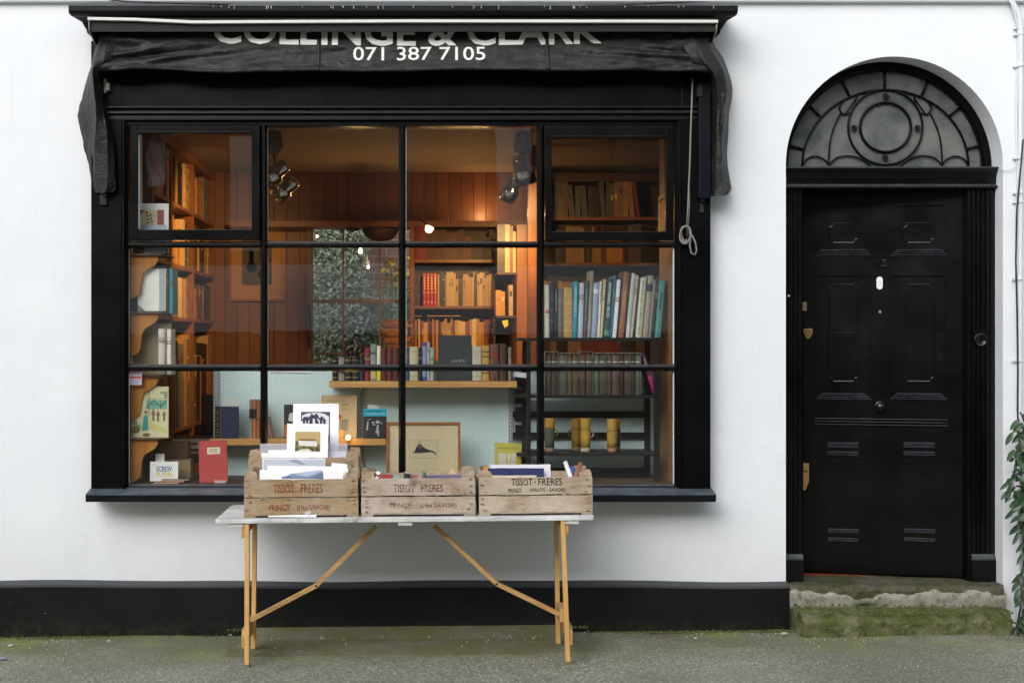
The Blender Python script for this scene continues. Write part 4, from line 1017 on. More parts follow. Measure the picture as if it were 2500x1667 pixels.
garden_mass('garden_bush', 'loose pale leafy bush outside the back window behind the creeper', 4500, PX(850, 4.7), PX(925, 4.7), 4.6, 5.1, .7, 1.95, .05, M['ivy2'], 22, up=.4)
rs = random.Random(30); gr = empty('tall_grass_plant', (PX(985, 4.6), 4.8, 0), 'tuft of long narrow leaves outside the right side of the back window', 'plant'); mb = MB()
for i in range(160):
    x = rs.uniform(PX(915, 4.6), PX(1030, 4.6)); top = rs.uniform(1.3, 2.0); dx = rs.uniform(-.25, .25)
    leaf_into(mb, (x, 4.8+rs.uniform(-.15, .15), rs.uniform(.6, 1.3)), (dx, -.2, 1), (0, -1, .1), top*.45, .035)
mb.build('foliage', M['grasspl'], gr, recalc=False)
mb = MB(); rs = random.Random(31)
for i in range(46):
    c = rs.choice([(955, 650), (975, 660), (962, 690), (988, 690), (999, 640), (948, 684), (993, 712)])
    p = P(c[0]+rs.gauss(0, 9), c[1]+rs.gauss(0, 7), 5.2)
    for k in range(3): leaf_into(mb, p, (rs.uniform(-1, 1), -.6, rs.uniform(-1, 1)), (0, 0, 1), .06, .05)
fr = empty('flowering_branch', P(975, 800, 5.2), 'branches with bright yellow blossom against the brick garden wall', 'plant')
mb.build('blossom', M['yellow'], fr, recalc=False); mb = MB()
for k in range(6): mb.tube([P(965+k*4, 800, 5.25), P(950+k*9, 700, 5.22), P(940+k*12, 640+k*6, 5.2)], .006, 5)
mb.build('stem', M['stem'], fr)

# ------------------------------------------------------------------ books
ONES = 'first second third fourth fifth sixth seventh eighth ninth tenth eleventh twelfth thirteenth fourteenth fifteenth sixteenth seventeenth eighteenth nineteenth twentieth'.split()
def ordn(n):
    if n <= 20: return ONES[n-1]
    t, u = divmod(n, 10); T = {2: 'twenty', 3: 'thirty', 4: 'forty', 5: 'fifty'}[t]
    return (T+'-'+ONES[u-1]) if u else {30: 'thirtieth', 40: 'fortieth', 50: 'fiftieth'}[n]
def spine_meshes(w, d, h, cover, pg, top_inset=.003, bands=0, mi_b=1):
    """book standing spine toward -Y, in local coordinates"""
    t = min(.0022, w*.16); n = 8; pts_o = []; pts_i = []
    bul = min(w*.28, .007)
    pts_o.append((-w/2, d)); pts_i.append((-w/2+t, d))
    for i in range(n+1):
        a = math.pi*i/n; pts_o.append((-w/2*math.cos(a), bul-bul*math.sin(a))); pts_i.append((-(w/2-t)*math.cos(a), bul+t-bul*math.sin(a)*.9))
    pts_o.append((w/2, d)); pts_i.append((w/2-t, d))
    cover.prism(pts_o+pts_i[::-1], 'Z', 0, h, 0)
    pg.box(-w/2+t*1.02, w/2-t*1.02, bul+t, d-.004, .002, h-top_inset)
    for k in range(bands):
        z_ = h*(.14+.72*k/max(1, bands-1))
        cover.prism([(-w/2*1.02*math.cos(math.pi*i/8), bul-.0016-bul*math.sin(math.pi*i/8)) for i in range(9)]+[(w/2*.9, bul+.003), (-w/2*.9, bul+.003)], 'Z', z_-.0022, z_+.0022, mi_b)
def book(lab, px0, px1, pyt, pyb, Y, depth, col, lean=0, bands=0, bandmat=None, title=None, tcol='#d8c07a', block=None, cat='book', rough=.5, tb=(.25, .8), group=None):
    x0, x1 = PX(px0, Y), PX(px1, Y); w = abs(x1-x0); zt_, zb0 = PZ(pyt, Y), PZ(pyb, Y); h = (zt_-zb0)/math.cos(lean)
    r = empty('book', Vector(((x0+x1)/2, Y, zb0+abs(math.sin(lean))*w/2)), lab, cat, group, (0, lean, 0))
    c = MB(); p = MB(); spine_meshes(w, depth, h, c, p, bands=bands)
    cm = CM(col, rough)
    c.build('cover', [cm, bandmat or M['gold']], r, local=True); p.build('pages', M['page'], r, local=True)
    if not block and not bands and not title:
        k_ = (int(px0*13) % 5)/40; lc = '#8d8468' if sum(lin(col)[:3]) < .5 else '#6b6252'
        block = [(.86-k_, .866-k_, lc), (.12+k_, .126+k_, lc), (.60+k_, .72+k_, lc)] if w < .03 else [(.8, .806, lc), (.2, .206, lc)]
        block[2:] = [(.62+k_, .64+k_, lc), (.655+k_, .67+k_, lc), (.685+k_, .70+k_, lc)]
    if block:
        for (f0, f1, bc) in block:
            m = MB(); m.prism([(-w/2*1.01*math.cos(math.pi*i/8), min(w*.28, .007)*(1-math.sin(math.pi*i/8))-.0008) for i in range(9)], 'Z', h*f0, h*f1); m.build('spine_label', CM(bc, .5), r, local=True)
    if title:
        m = MB(); z0, z1 = h*tb[0], h*tb[1]; ww = w*.5
        add_text(m, title, lambda u, v: (-ww/2+ww*v, -.0016, z1-(z1-z0)*u), .01)
        m.build('spine_title', CM(tcol, .5), r, local=True)
    return r
def faceout(lab, px0, px1, pyt, pyb, Y, th, col, tilt=.06, roll=0, cat='book', nm='book', pages=True, rough=.55, spine_w=0, spine_c=None):
    x0, x1 = PX(px0, Y), PX(px1, Y); w = x1-x0; z1, z0 = PZ(pyt, Y), PZ(pyb, Y); h = (z1-z0)/math.cos(tilt)
    r = empty(nm, Vector(((x0+x1)/2, Y, z0+abs(math.sin(roll))*w/2)), lab, cat, None, (-tilt, roll, 0)); m = MB()
    t = min(.003, th*.3)
    if pages:
        m.box(-w/2, w/2, 0, t, 0, h); m.box(-w/2, w/2, th-t, th, 0, h); m.box(-w/2, -w/2+t, t, th-t, 0, h)
        m.build('cover', CM(col, rough), r, local=True, bevel=.0008)
        p = MB(); p.box(-w/2+t, w/2-.003, t, th-t, .003, h-.003); p.build('pages', M['page'], r, local=True)
    else:
        m.box(-w/2, w/2, 0, th, 0, h); m.build('card', CM(col, rough), r, local=True)
    r['_w'] = w; r['_h'] = h
    return r, w, h
def deco(r, nm, mat, parts, w, h, y=-.0006):
    """flat printed shapes: fractions of the face, polygons of (u,v)"""
    m = MB()
    for i, pl in enumerate(parts): m.prism([(-w/2+u*w, v*h) for u, v in pl], 'Y', y-.00015*i, .0002)
    return m.build(nm, mat, r, local=True)
rect = lambda a, b, c, d: [(a, c), (b, c), (b, d), (a, d)]
def ell(cx, cy, rx, ry, n=14): return [(cx+rx*math.cos(2*math.pi*i/n), cy+ry*math.sin(2*math.pi*i/n)) for i in range(n)]
def dtext(r, s, w, h, u0, u1, v0, v1, col, bold=.01, nm='lettering', y=-.0016):
    m = MB(); add_text(m, s, lambda u, v: (-w/2+w*(u0+(u1-u0)*u), y, h*(v0+(v1-v0)*v)), bold); return m.build(nm, CM(col, .6), r, local=True)
def person_shape(u, v, s, k=1.0):
    """small upright figure silhouette for a printed picture"""
    q = [(-.10, 0), (-.12, .45), (-.2, .55), (-.16, .78), (-.05, .82), (-.07, .92), (0, 1), (.07, .92), (.05, .82), (.15, .78), (.2, .5), (.1, .45), (.12, 0)]
    return [(u+x*s*k, v+y*s) for x, y in q]

# ---- left display shelves with shaped brackets
def lshelf(py, lab, nobr=False):
    yf = -.030; z1 = PZ(py, yf); z0 = z1-.011; x1 = PX(404, yf)
    r = empty('display_shelf', Vector((lv0, .08, z1)), lab, 'shelf')
    m = MB(); m.prism([(lv0, yf), (x1-.02, yf), (x1, yf+.03), (x1+.004, .21), (lv0, .21)], 'Z', z0, z1); m.build('shelf_board', M['shelfwood'], r, bevel=.003)
    if not nobr:
        pts = [(70, 0), (440, 0), (436, 55), (400, 110), (330, 150), (270, 190), (245, 240), (235, 300), (228, 360), (220, 430), (195, 480), (150, 510), (100, 530), (70, 540)]
        m = MB(); m.prism([(PX(300+x/5.058, yf+.03), z0-.001-(y/5.058)*(7.5/F)) for x, y in pts], 'Y', yf+.02, yf+.045)
        m.build('bracket', M['bracketwood'], r, bevel=.002)
    return z1
lshelf(619, 'uppermost small wooden shelf with curved bracket at the left side of the window')
lshelf(760, 'second small wooden shelf with curved bracket, under the white boxed book')
lshelf(915, 'third small wooden shelf with curved bracket, behind the sticker on the glass')
lshelf(1068, 'lowest small wooden shelf with curved bracket, under the illustrated book')
r, w, h = faceout('white framed print with red and cream panels on the top left shelf', 330, 411, 496, 618, .05, .012, '#d9d8d2', .04, 0, 'print', 'framed_print', False)
deco(r, 'printed_panel', CM('#c9b994', .7), [rect(.02, .80, .06, .86)], w, h); deco(r, 'printed_panel', CM('#8c4c4a', .7), [rect(.66, .86, .06, .87), [(.02, .87), (.28, .87), (.02, .66)]], w, h, -.0012)
m = MB(); m.box(-w/2, w/2, -.001, 0, 0, .001); deco(r, 'printed_ornament', CM('#4c4238', .7), [ell(.35+.03*math.sin(i), .12+i*.07, .035, .022, 8) for i in range(11)]+[ell(.48+.03*math.cos(i), .14+i*.07, .03, .02, 8) for i in range(10)], w, h, -.0012)
r, w, h = faceout('small grey plastic stand in front of the framed print, top left shelf', 343, 405, 548, 618, -.01, .004, '#8f9aa3', .15, 0, 'stand', 'display_stand', False)
# shelf B
r, w, h = faceout('large white boxed book with pale grey spine on the second left shelf', 336, 405, 655, 759, .02, .03, '#e6e4dc', .02)
deco(r, 'grey_spine_band', CM('#9aa3a4', .6), [rect(.76, .985, 0, 1)], w, h); deco(r, 'corner_patch', CM('#8f8a86', .6), [[(0, 0), (.28, 0), (0, .16)]], w, h)
book('thin brown book between white boxed book and turquoise book, second left shelf', 406, 411.5, 659, 760, .03, .14, '#5a3a26')
book('turquoise clothbound book at the right end of the second left shelf', 412, 422, 656, 765, .04, .15, '#2f8f9c')
m = MB(); m.pbox(314, 336, 724, 759, .02, .12); tag(m.build('dark_box', CM('#1d1a18', .6), bevel=.003), 'small dark box at the left end of the second left shelf', 'box')
# shelf C
r, w, h = faceout('large grey-brown clothbound folio facing out on the third left shelf', 320, 417, 790, 914, .06, .012, '#8a7c66', .03)
book('broad white paper-spined book on the third left shelf', 386, 402, 802, 914, .0, .13, '#cfc9c2')
book('narrow cream book with ragged edge on the third left shelf', 402, 407, 800, 914, .01, .13, '#a8916a')
book('white book at the right end of the third left shelf', 407.5, 418, 803, 914, .01, .13, '#e4e2d6')
m = MB(); m.pbox(325, 352, 604, 617, -.01, .06); m.pbox(345, 408, 600, 618, .03, .1); tag(m.build('dark_case', CM('#2a211b', .5), bevel=.003), 'low dark case lying on the uppermost left shelf below the crossbar', 'box')
# shelf D: illustrated cover
r, w, h = faceout('illustrated cream picture book showing figures in a garden room, lowest left shelf', 314, 411, 943, 1068, -.0, .014, '#cfc8a0', .03)
deco(r, 'printed_window', CM('#6fae9f', .7), [rect(.44, .96, .56, .74)], w, h)
deco(r, 'printed_line', CM('#5a5440', .7), [rect(.30, .98, .765, .772), rect(.50, .515, .40, .95), rect(.44, .96, .655, .662), rect(.62, .632, .56, .74), rect(.80, .812, .56, .74), [(.44, .58), (.62, .74), (.64, .74), (.46, .57)], [(.62, .74), (.80, .58), (.81, .60), (.64, .75)], [(.8, .58), (.96, .73), (.95, .75), (.8, .61)]], w, h, -.0012)
deco(r, 'printed_counter', CM('#c8bd78', .7), [[(.50, .40), (.60, .28), (.96, .18), (.96, .10), (.52, .18)]], w, h, -.0012)
deco(r, 'printed_figure', CM('#3f8f88', .7), [[(.33, .14), (.38, .42), (.43, .46), (.48, .42), (.50, .15)]], w, h, -.0022)
deco(r, 'printed_figure', CM('#7a6442', .7), [person_shape(.62, .33, .24), person_shape(.74, .32, .22), person_shape(.89, .33, .20), ell(.43, .50, .04, .03), ell(.16, .16, .13, .07), ell(.45, .06, .10, .035)], w, h, -.0022)
deco(r, 'printed_foliage', CM('#7f9472', .7), [ell(.12, .30, .10, .06), ell(.24, .22, .07, .05), ell(.08, .08, .06, .05), ell(.88, .88, .10, .02), ell(.93, .82, .04, .05)], w, h, -.0022)

# ---- sill-level things, left pane
r, w, h = faceout('brown cardboard box standing behind the slogan card on the window board', 398, 465, 1122, 1171, .12, .10, '#8d7354', 0, 0, 'box', 'cardboard_box', False)
r, w, h = faceout('taller brown cardboard box at the back under the lowest left shelf', 388, 459, 1079, 1166, .25, .10, '#7a5a36', 0, 0, 'box', 'cardboard_box', False)
r, w, h = faceout('small white card tag standing behind the slogan card', 379, 401, 1107, 1172, .06, .002, '#e3e4e0', .05, 0, 'card', 'white_card', False)
r, w, h = faceout('white postcard with blue and yellow slogan lettering in the bottom left pane', 366, 434.5, 1126, 1174, .02, .002, '#e6e7e4', .06, 0, 'card', 'slogan_card', False)
dtext(r, 'SCREW', w, h, .23, .78, .50, .76, '#31509c', .008); dtext(r, 'PUTIN', w, h, .23, .78, .22, .47, '#e2c21c', .008)
for i, (a, b, y0_, c_, lab) in enumerate([(375, 436, 1173, '#8c3324', 'red notebook at the bottom of the small pile by the slogan card'), (392, 449, 1169.5, '#a8421f', 'rust-red booklet in the middle of the pile by the slogan card'), (395, 462, 1165, '#3c352c', 'dark notebook with pale pages on top of the pile by the slogan card')]):
    Y = -.005+.006*i; x0, x1 = PX(a, Y), PX(b, Y); zb1 = .7955+.0075*i
    r = empty('notebook', Vector(((x0+x1)/2, Y, zb1)), lab, 'notebook', None, (0, 0, [.05, -.12, .08][i])); m = MB(); hw = (x1-x0)/2
    m.box(-hw, hw, 0, .08, 0, .0012); m.box(-hw, hw, 0, .08, .0058, .007); m.build('cover', CM(c_, .5), r, local=True)
    m = MB(); m.box(-hw+.002, hw-.002, .002, .078, .0012, .0058); m.build('pages', M['page'], r, local=True)
r, w, h = faceout('red clothbound book with white title label propped in the bottom left pane', 487, 556, 1077, 1178, .01, .014, '#b03a38', .10, -.04)
deco(r, 'title_label', CM('#d9d3bd', .7), [rect(.30, .76, .68, .84)], w, h)
deco(r, 'label_print', CM('#a8654a', .7), [rect(.38+.05*i, .41+.05*i, .775, .80) for i in range(6)]+[rect(.38+.05*i, .41+.05*i, .725, .75) for i in range(6)], w, h, -.0015)
m = MB(); m.pbox(523, 551, 1171.5, 1178, -.02, -.016); m.pbox(523, 551, 1177, 1179, -.02, .02); tag(m.build('book_stand', M['film']), 'clear plastic foot of the stand in front of the red book', 'stand')
# sticker on the glass
x0, x1 = PX(312.5, -.04), PX(346.5, -.04); z0, z1 = PZ(939, -.04), PZ(907, -.04)
r = empty('window_sticker', Vector(((x0+x1)/2, -.046, z0)), 'small white and red paper sticker on the inside of the bottom left pane', 'sticker'); w, h = x1-x0, z1-z0
m = MB(); m.box(-w/2, w/2, 0, .0008, 0, h); m.build('paper', CM('#c9c2d8', .6), r, local=True)
deco(r, 'red_stripe', CM('#d0564a', .6), [rect(.06, .94, .48, .64), rect(.1, .9, .84, .90)], w, h)
deco(r, 'small_print', CM('#5b6080', .6), [rect(.12, .88, .72, .745), rect(.1, .9, .34, .36), rect(.14, .86, .25, .27), rect(.2, .8, .14, .16)], w, h)

# ---- back board of the display
mb = MB(); bx0 = PX(521, .45)
mb.box(bx0, 1.35, .455, .475, .70, 1.398)
bb = mb.build('display_backboard', M['wallpaper']); tag(bb, 'backboard covered in pale blue patterned paper behind the window display', 'backboard')
for (a, b, lab) in ((521, 535, 'grey slotted shelf upright at the left edge of the blue backboard'), (877, 889, 'grey slotted shelf upright in the middle of the blue backboard'), (1241, 1253, 'grey slotted shelf upright near the right end of the shelf')):
    x0, x1 = PX(a, .44), PX(b, .44); r = empty('slotted_upright', Vector(((x0+x1)/2, .447, .796)), lab, 'shelf upright')
    m = MB(); m.box(x0, x1, .438, .454, .796, 1.392); m.build('track', M['track'], r, bevel=.001)
    m = MB(); z_ = .82
    while z_ < 1.375:
        for xx in (x0+(x1-x0)*.28, x0+(x1-x0)*.72): m.box(xx-.0016, xx+.0016, .4370, .4385, z_, z_+.011)
        z_ += .0205
    m.build('slot', M['slot'], r)
mb = MB(); m = MB()
p = [(PX(655, .4), 1.386), (PX(755, .4), 1.378), (PX(755, .4), 1.372), (PX(656, .4), 1.376)]
mb.prism(p, 'Y', .447, .4545); tag(mb.build('torn_paper_edge', M['paper']), 'torn strip of pale paper along the top of the blue backboard', 'paper strip')
def dshelf(pa, pb, py, lab, th=15.5):
    Y = .25; a = P(pa, py, Y); b = P(pb, py+th, Y); r = empty('display_shelf', Vector(((a.x+b.x)/2, .35, b.z)), lab, 'shelf')
    m = MB(); m.box(a.x, b.x, Y, .437, b.z, a.z); m.build('shelf_board', M['pine'], r, bevel=.0015)
    m = MB()
    for px in (883, 1247):
        if pa < px < pb: x = PX(px, .4); m.prism([(.4365, b.z-.001), (.28, b.z-.001), (.29, b.z-.010), (.4365, b.z-.045)], 'X', x-.003, x+.003)
    if len(m.v): m.build('shelf_bracket', M['track'], r)
dshelf(803.5, 1262, 930, 'upper pine shelf holding the row of old books in front of the backboard')
dshelf(511, 942, 1070.5, 'lower pine shelf on the blue backboard carrying face-out books')
g4 = 'old books lined up on the upper pine shelf'
Yb = .262; TB = 928.6
up = [
 (811, 824, 873, '#16110d', 'black gilt-tooled book at the left end of the upper pine shelf', 4), (826, 841, 872, '#85817c', 'silver-grey book second along the upper pine shelf', 0),
 (842, 858.5, 871, '#1a1410', 'black gilt book just left of a matching one, upper pine shelf', 4), (860, 876, 871, '#1c1511', 'black gilt book just right of its matching neighbour, upper pine shelf', 4),
 (877, 889, 874, '#23243a', 'dark navy book between black and crimson ones, upper pine shelf', 0), (890, 904, 848, '#7e1e30', 'crimson book on the upper pine shelf', 0),
 (904.5, 919, 839, '#7d8780', 'grey-blue jacketed book right of the crimson one', 0), (920, 929.5, 843, '#d7cfb6', 'slim cream book with yellow foot on the upper pine shelf', 0),
 (930.5, 943.5, 847, '#5b2726', 'maroon book, leftmost of the matching three, upper pine shelf', 3), (944.5, 957.5, 847, '#5d2926', 'maroon book, middle of the matching three, upper pine shelf', 3), (958.5, 972, 847, '#5a2725', 'maroon book, rightmost of the matching three, upper pine shelf', 3),
 (984, 999, 847, '#3f5468', 'slate blue book partly behind the middle window bar', 0), (1000, 1021, 846, '#bdb193', 'thick cream vellum book right of the middle window bar', 2), (1022, 1031, 848, '#201b18', 'thin black book between cream and blue ones', 0),
 (1031.5, 1042, 835, '#34509a', 'bright blue book with white lines on the upper pine shelf', 0), (1043, 1049, 834, '#b9aaa6', 'thin pinkish-white book right of the bright blue one', 0), (1050, 1060, 848, '#93aa98', 'pale green book on the upper pine shelf', 0), (1061, 1070, 882, '#45423e', 'short dark grey book left of the big slate book', 0),
 (1153, 1176, 845, '#b7b09a', 'thick off-white book right of the big slate book', 2), (1177, 1195, 843, '#b28a45', 'tan book with dark title on the upper pine shelf', 0), (1196, 1218, 839, '#5d4231', 'thick brown book with red spine label', 4), (1220, 1237, 838, '#432a1f', 'dark brown ribbed book near the right end of the upper shelf', 4), (1241, 1249, 847, '#80766c', 'thin grey book at the right end of the upper pine shelf', 0)]
for (a, b, t, c, lab, bd) in up:
    kw = {}
    if c == '#1a1410' or c == '#1c1511' or c == '#16110d': kw['bandmat'] = M['gold']
    elif bd: kw['bandmat'] = CM(tuple(v*.7 for v in lin(c)[:3]))
    if 'red spine label' in lab: kw['block'] = [(.62, .78, '#7d2420')]
    if 'yellow foot' in lab: kw['block'] = [(.02, .30, '#d8c414')]
    if 'white lines' in lab: kw['block'] = [(.1, .9, '#7f92c4')]
    if 'silver-grey' in lab: kw['block'] = [(.3, .62, '#4d4a46')]
    if 'jacketed' in lab: kw['block'] = [(.06, .34, '#b3a964'), (.72, .78, '#3f4a50')]
    if 'tan book' in lab: kw['block'] = [(.80, .84, '#54401f'), (.66, .70, '#54401f'), (.2, .24, '#54401f')]
    if 'slim' in lab or 'pale green' in lab: pass
    book(lab, a, b, t, TB, Yb, .125, c, bands=bd, group=None, **kw)
r, w, h = faceout('big slate-grey book facing out with small white title on the upper shelf', 1071, 1151, 818, 928.6, .257, .02, '#2d3237', .03)
dtext(r, 'Lucas Birdi', w, h, .39, .79, .41, .475, '#a9adb0', .0)
r, w, h = faceout('loose sheet of pale paper lying against the right end of the upper shelf', 1252, 1300, 912, 924, .30, .002, '#c5cbce', .2, .12, 'paper', 'loose_sheet', False)
# bird ornament standing on the black books
bo = empty('bird_ornament', P(860, 871, .32), 'dark carved bird ornament perched on the black books of the upper shelf', 'ornament')
mb = MB(); Q = lambda x, y, Y=.32: P(640+x/3.733, 540+y/3.733, Y)
mb.tube([Q(775, 1225), Q(770, 1180), Q(790, 1150), Q(835, 1140), Q(870, 1100), Q(862, 1085)], [.014, .018, .020, .017, .010, .006], 10)
mb.tube([Q(830, 1225), Q(850, 1180), Q(868, 1130), Q(850, 1095), Q(830, 1060), Q(822, 1080)], [.016, .019, .014, .008, .005, .003], 10)
mb.tube([Q(765, 1165), Q(750, 1130), Q(744, 1115)], [.012, .006, .002], 8); mb.tube([Q(860, 1200), Q(900, 1180), Q(930, 1162)], [.014, .010, .003], 8)
mb.tube([Q(770, 1230), Q(850, 1232), Q(880, 1230)], [.010, .014, .010], 8)
mb.build('body', CM('#2a1710', .35), bo)
# ---- lower shelf
Y2 = .27; B2 = 1069.5
r, w, h = faceout('white card behind the navy book on the lower shelf', 543.6, 583, 973, B2, .33, .002, '#d9ddd6', .05, .01, 'card', 'white_card', False)
r, w, h = faceout('large navy book with gilt-tooled black spine on the lower shelf', 525, 580.5, 992, B2, Y2, .03, '#1c2347', .02, .01)
deco(r, 'leather_spine', CM('#14120f', .4), [rect(-.005, .22, 0, 1.0)], w, h)
deco(r, 'gilt_panel', M['gold'], [rect(.05, .17, .08+.185*i, .09+.185*i) for i in range(5)]+[rect(.05, .17, .20+.185*i, .21+.185*i) for i in range(4)]+[rect(.235, .245, 0, 1)], w, h, -.0012)
book('grey-spined book with black label on the lower shelf', 608, 616.8, 976, B2, Y2, .15, '#7e8280', block=[(.52, .77, '#17140f')])
book('orange-brown book with black label beside the grey-spined one', 617, 626, 976, B2, Y2, .15, '#b3693a', block=[(.52, .77, '#17140f')])
book('brown half-leather book next to the window bar on the lower shelf', 626.4, 634, 976, B2, Y2, .15, '#95603a', block=[(.48, .52, '#4d2f1e')])
book('pinkish book leaning to the left on the lower shelf', 659, 665, 1019, B2, Y2+.02, .12, '#9d6b6b', lean=-.20)
r, w, h = faceout('dark book with white blot and orange corner behind the crate prints', 693, 730, 987, B2, Y2, .012, '#3a3836', .05)
deco(r, 'white_blot', CM('#d9dce0', .7), [ell(.52, .66, .2, .10), ell(.5, .57, .22, .07)], w, h); deco(r, 'orange_corner', CM('#b9693c', .7), [rect(0, .5, .05, .40)], w, h)
r, w, h = faceout('large beige book with faded lettering and red disc on the lower shelf', 785, 871, 964, B2, .32, .012, '#c3ad87', .04)
dtext(r, 'DOUBLES', w, h, .18, .68, .85, .885, '#8b7a5c'); dtext(r, "D'OUBRE", w, h, .36, .82, .77, .81, '#8b7a5c')
deco(r, 'red_disc', CM('#b2423a', .7), [ell(.50, .50, .075, .055, 20)], w, h); deco(r, 'grey_patch', CM('#8f8674', .7), [rect(.52, .76, .18, .44), rect(.42, .82, .665, .672)], w, h)
m = MB(); m.pbox(826, 838, 1048, 1069.5, .26, .275); tag(m.build('small_wooden_block', M['pine']), 'small wooden block between the white prints and the round glow', 'block')
r, w, h = faceout('white card tucked behind the turquoise-topped play script', 894, 920, 989, B2, .30, .002, '#c9cdcf', .04, .05, 'card', 'white_card', False)
r, w, h = faceout('slim book with turquoise title band over a black photograph', 887, 944, 997.5, 1070, Y2-.01, .008, '#22252c', .05)
deco(r, 'title_band', CM('#16a0c4', .5), [rect(0, 1, .75, 1)], w, h)
dtext(r, 'HAROLD PINTER', w, h, .13, .80, .90, .945, '#12333e', .01, y=-.002); dtext(r, 'The Birthday Party', w, h, .13, .94, .80, .865, '#d9eef2', .0, y=-.002)
deco(r, 'photo_print', CM('#a6a8ab', .7), [ell(.42, .54, .05, .04), ell(.61, .56, .09, .05), ell(.76, .52, .05, .025), [(.12, .30), (.16, .56), (.22, .60), (.20, .28)], [(.55, .28), (.58, .46), (.66, .46), (.64, .26)], ell(.60, .22, .09, .05), [(.20, .62), (.34, .66), (.34, .67), (.19, .64)], [(.60, .17), (.64, .05), (.68, .16)], ell(.46, .47, .07, .02)], w, h)
# glow taken for a bulb reflection, built as a lit globe with added base
lm = empty('bulb_reflection', P(850, 1077, .25), 'small glowing globe standing in for a bulb reflection at the lower shelf edge', 'lamp')
c = P(850, 1067, .235)
t = NT('glowing_globe'); em = t.n('ShaderNodeEmission'); em.inputs[0].default_value = (1, .68, .34, 1); em.inputs[1].default_value = 2.2; t.l(em.outputs[0], t.out.inputs[0]); M['globe'] = t.m
mb = MB(); mb.lathe(c-Vector((0, 0, .016)), [(.004, 0), (.012, .004), (.016, .016), (.012, .028), (.001, .032)], (0, 0, 1), 18); mb.build('globe', M['globe'], lm)
mb = MB(); mb.lathe(c-Vector((0, 0, .024)), [(.007, 0), (.007, .008), (.004, .009)], (0, 0, 1), 14); mb.build('globe_base', M['brass'], lm)
# framed animal print
x0, x1 = PX(943.5, .20), PX(1124.5, .20); z1, z0 = PZ(1030, .20), .7965; w = x1-x0; h = z1-z0
r = empty('framed_print', Vector(((x0+x1)/2, .20, z0)), 'wood-framed print of a dark draped shape standing under the upper shelf', 'framed print', None, (-.08, 0, 0))
m = MB(); fw = .014
for bx_ in ((-w/2, w/2, 0, .02, h-fw, h), (-w/2, w/2, 0, .02, 0, fw), (-w/2, -w/2+fw, 0, .02, fw, h-fw), (w/2-fw, w/2, 0, .02, fw, h-fw)): m.box(*bx_)
m.build('frame', m_wood('warm_oak_frame', '#b4743a', '#96592a', 1, 'X', .45, knots=False), r, local=True, bevel=.001)
m = MB(); m.box(-w/2+fw, w/2-fw, .010, .016, fw, h-fw); mt = m.build('mount', CM('#e0cfa8', .8, .04), r, local=True)
zf = lambda py: (PZ(py, .2)-z0)/h
u = lambda px: (px-943.5)/181.0
Z = lambda x, y: (u(860+x/4.9), zf(960+y/4.9))
m = MB()
def fl(parts, mat, nm, y):
    m = MB()
    for i, pl in enumerate(parts): m.prism([(-w/2+a*w, b*h) for a, b in pl], 'Y', y-.0001*i, .0105)
    m.build(nm, mat, mt, local=True)
fl([[Z(684, 560), Z(1022, 560), Z(1022, 774), Z(684, 774)]], CM('#8d7c5c', .8), 'plate_mark', .0095)
fl([[Z(688, 564), Z(1018, 564), Z(1018, 770), Z(688, 770)]], CM('#dccba4', .8, .04), 'plate', .0090)
fl([[Z(715, 712), Z(745, 690), Z(765, 650), Z(785, 610), Z(830, 608), Z(850, 640), Z(900, 668), Z(975, 690), Z(998, 705), Z(1005, 742), Z(985, 715), Z(940, 700), Z(860, 708), Z(790, 714)]], CM('#25252a', .8), 'engraving', .0085)
fl([[Z(783, 612), Z(785, 588), Z(797, 572), Z(815, 585), Z(825, 606), Z(812, 602), Z(797, 590), Z(790, 612)], [Z(783, 622), Z(840, 632), Z(838, 642), Z(785, 634)], [Z(800, 650), Z(815, 655), Z(808, 668)]], CM('#a8987a', .8), 'engraving_light', .0080)
m = MB(); m.box(-w/2+fw, w/2-fw, .0055, .007, fw, h-fw); m.build('glass', M['picglass'], r, local=True)
# yellow booklet
r, w, h = faceout('yellow booklet with white window design in a clear sleeve, right of the framed print', 1207, 1272, 1082, 1176, .15, .004, '#c9bf45', .07, .02, 'booklet', 'booklet', False)
deco(r, 'white_panel', CM('#d5d2c4', .7), [rect(.14, .42, .42, .74), rect(.48, .80, .42, .74), rect(.14, .42, .12, .36), rect(.48, .80, .12, .36)], w, h)
deco(r, 'drawn_line', CM('#77702c', .7), [rect(.10+.085*i, .15+.085*i, .85+.006*math.sin(i*2), .875+.008*math.sin(i*2)) for i in range(10)], w, h)
deco(r, 'yellow_stroke', CM('#c9bf45', .7), [[(.42, .16), (.62, .74), (.66, .74), (.48, .16)]], w, h, -.0016)
m = MB(); m.box(-w/2-.003, w/2+.006, -.003, -.0024, 0, h*1.02); m.build('clear_sleeve', M['picglass'], r, local=True)

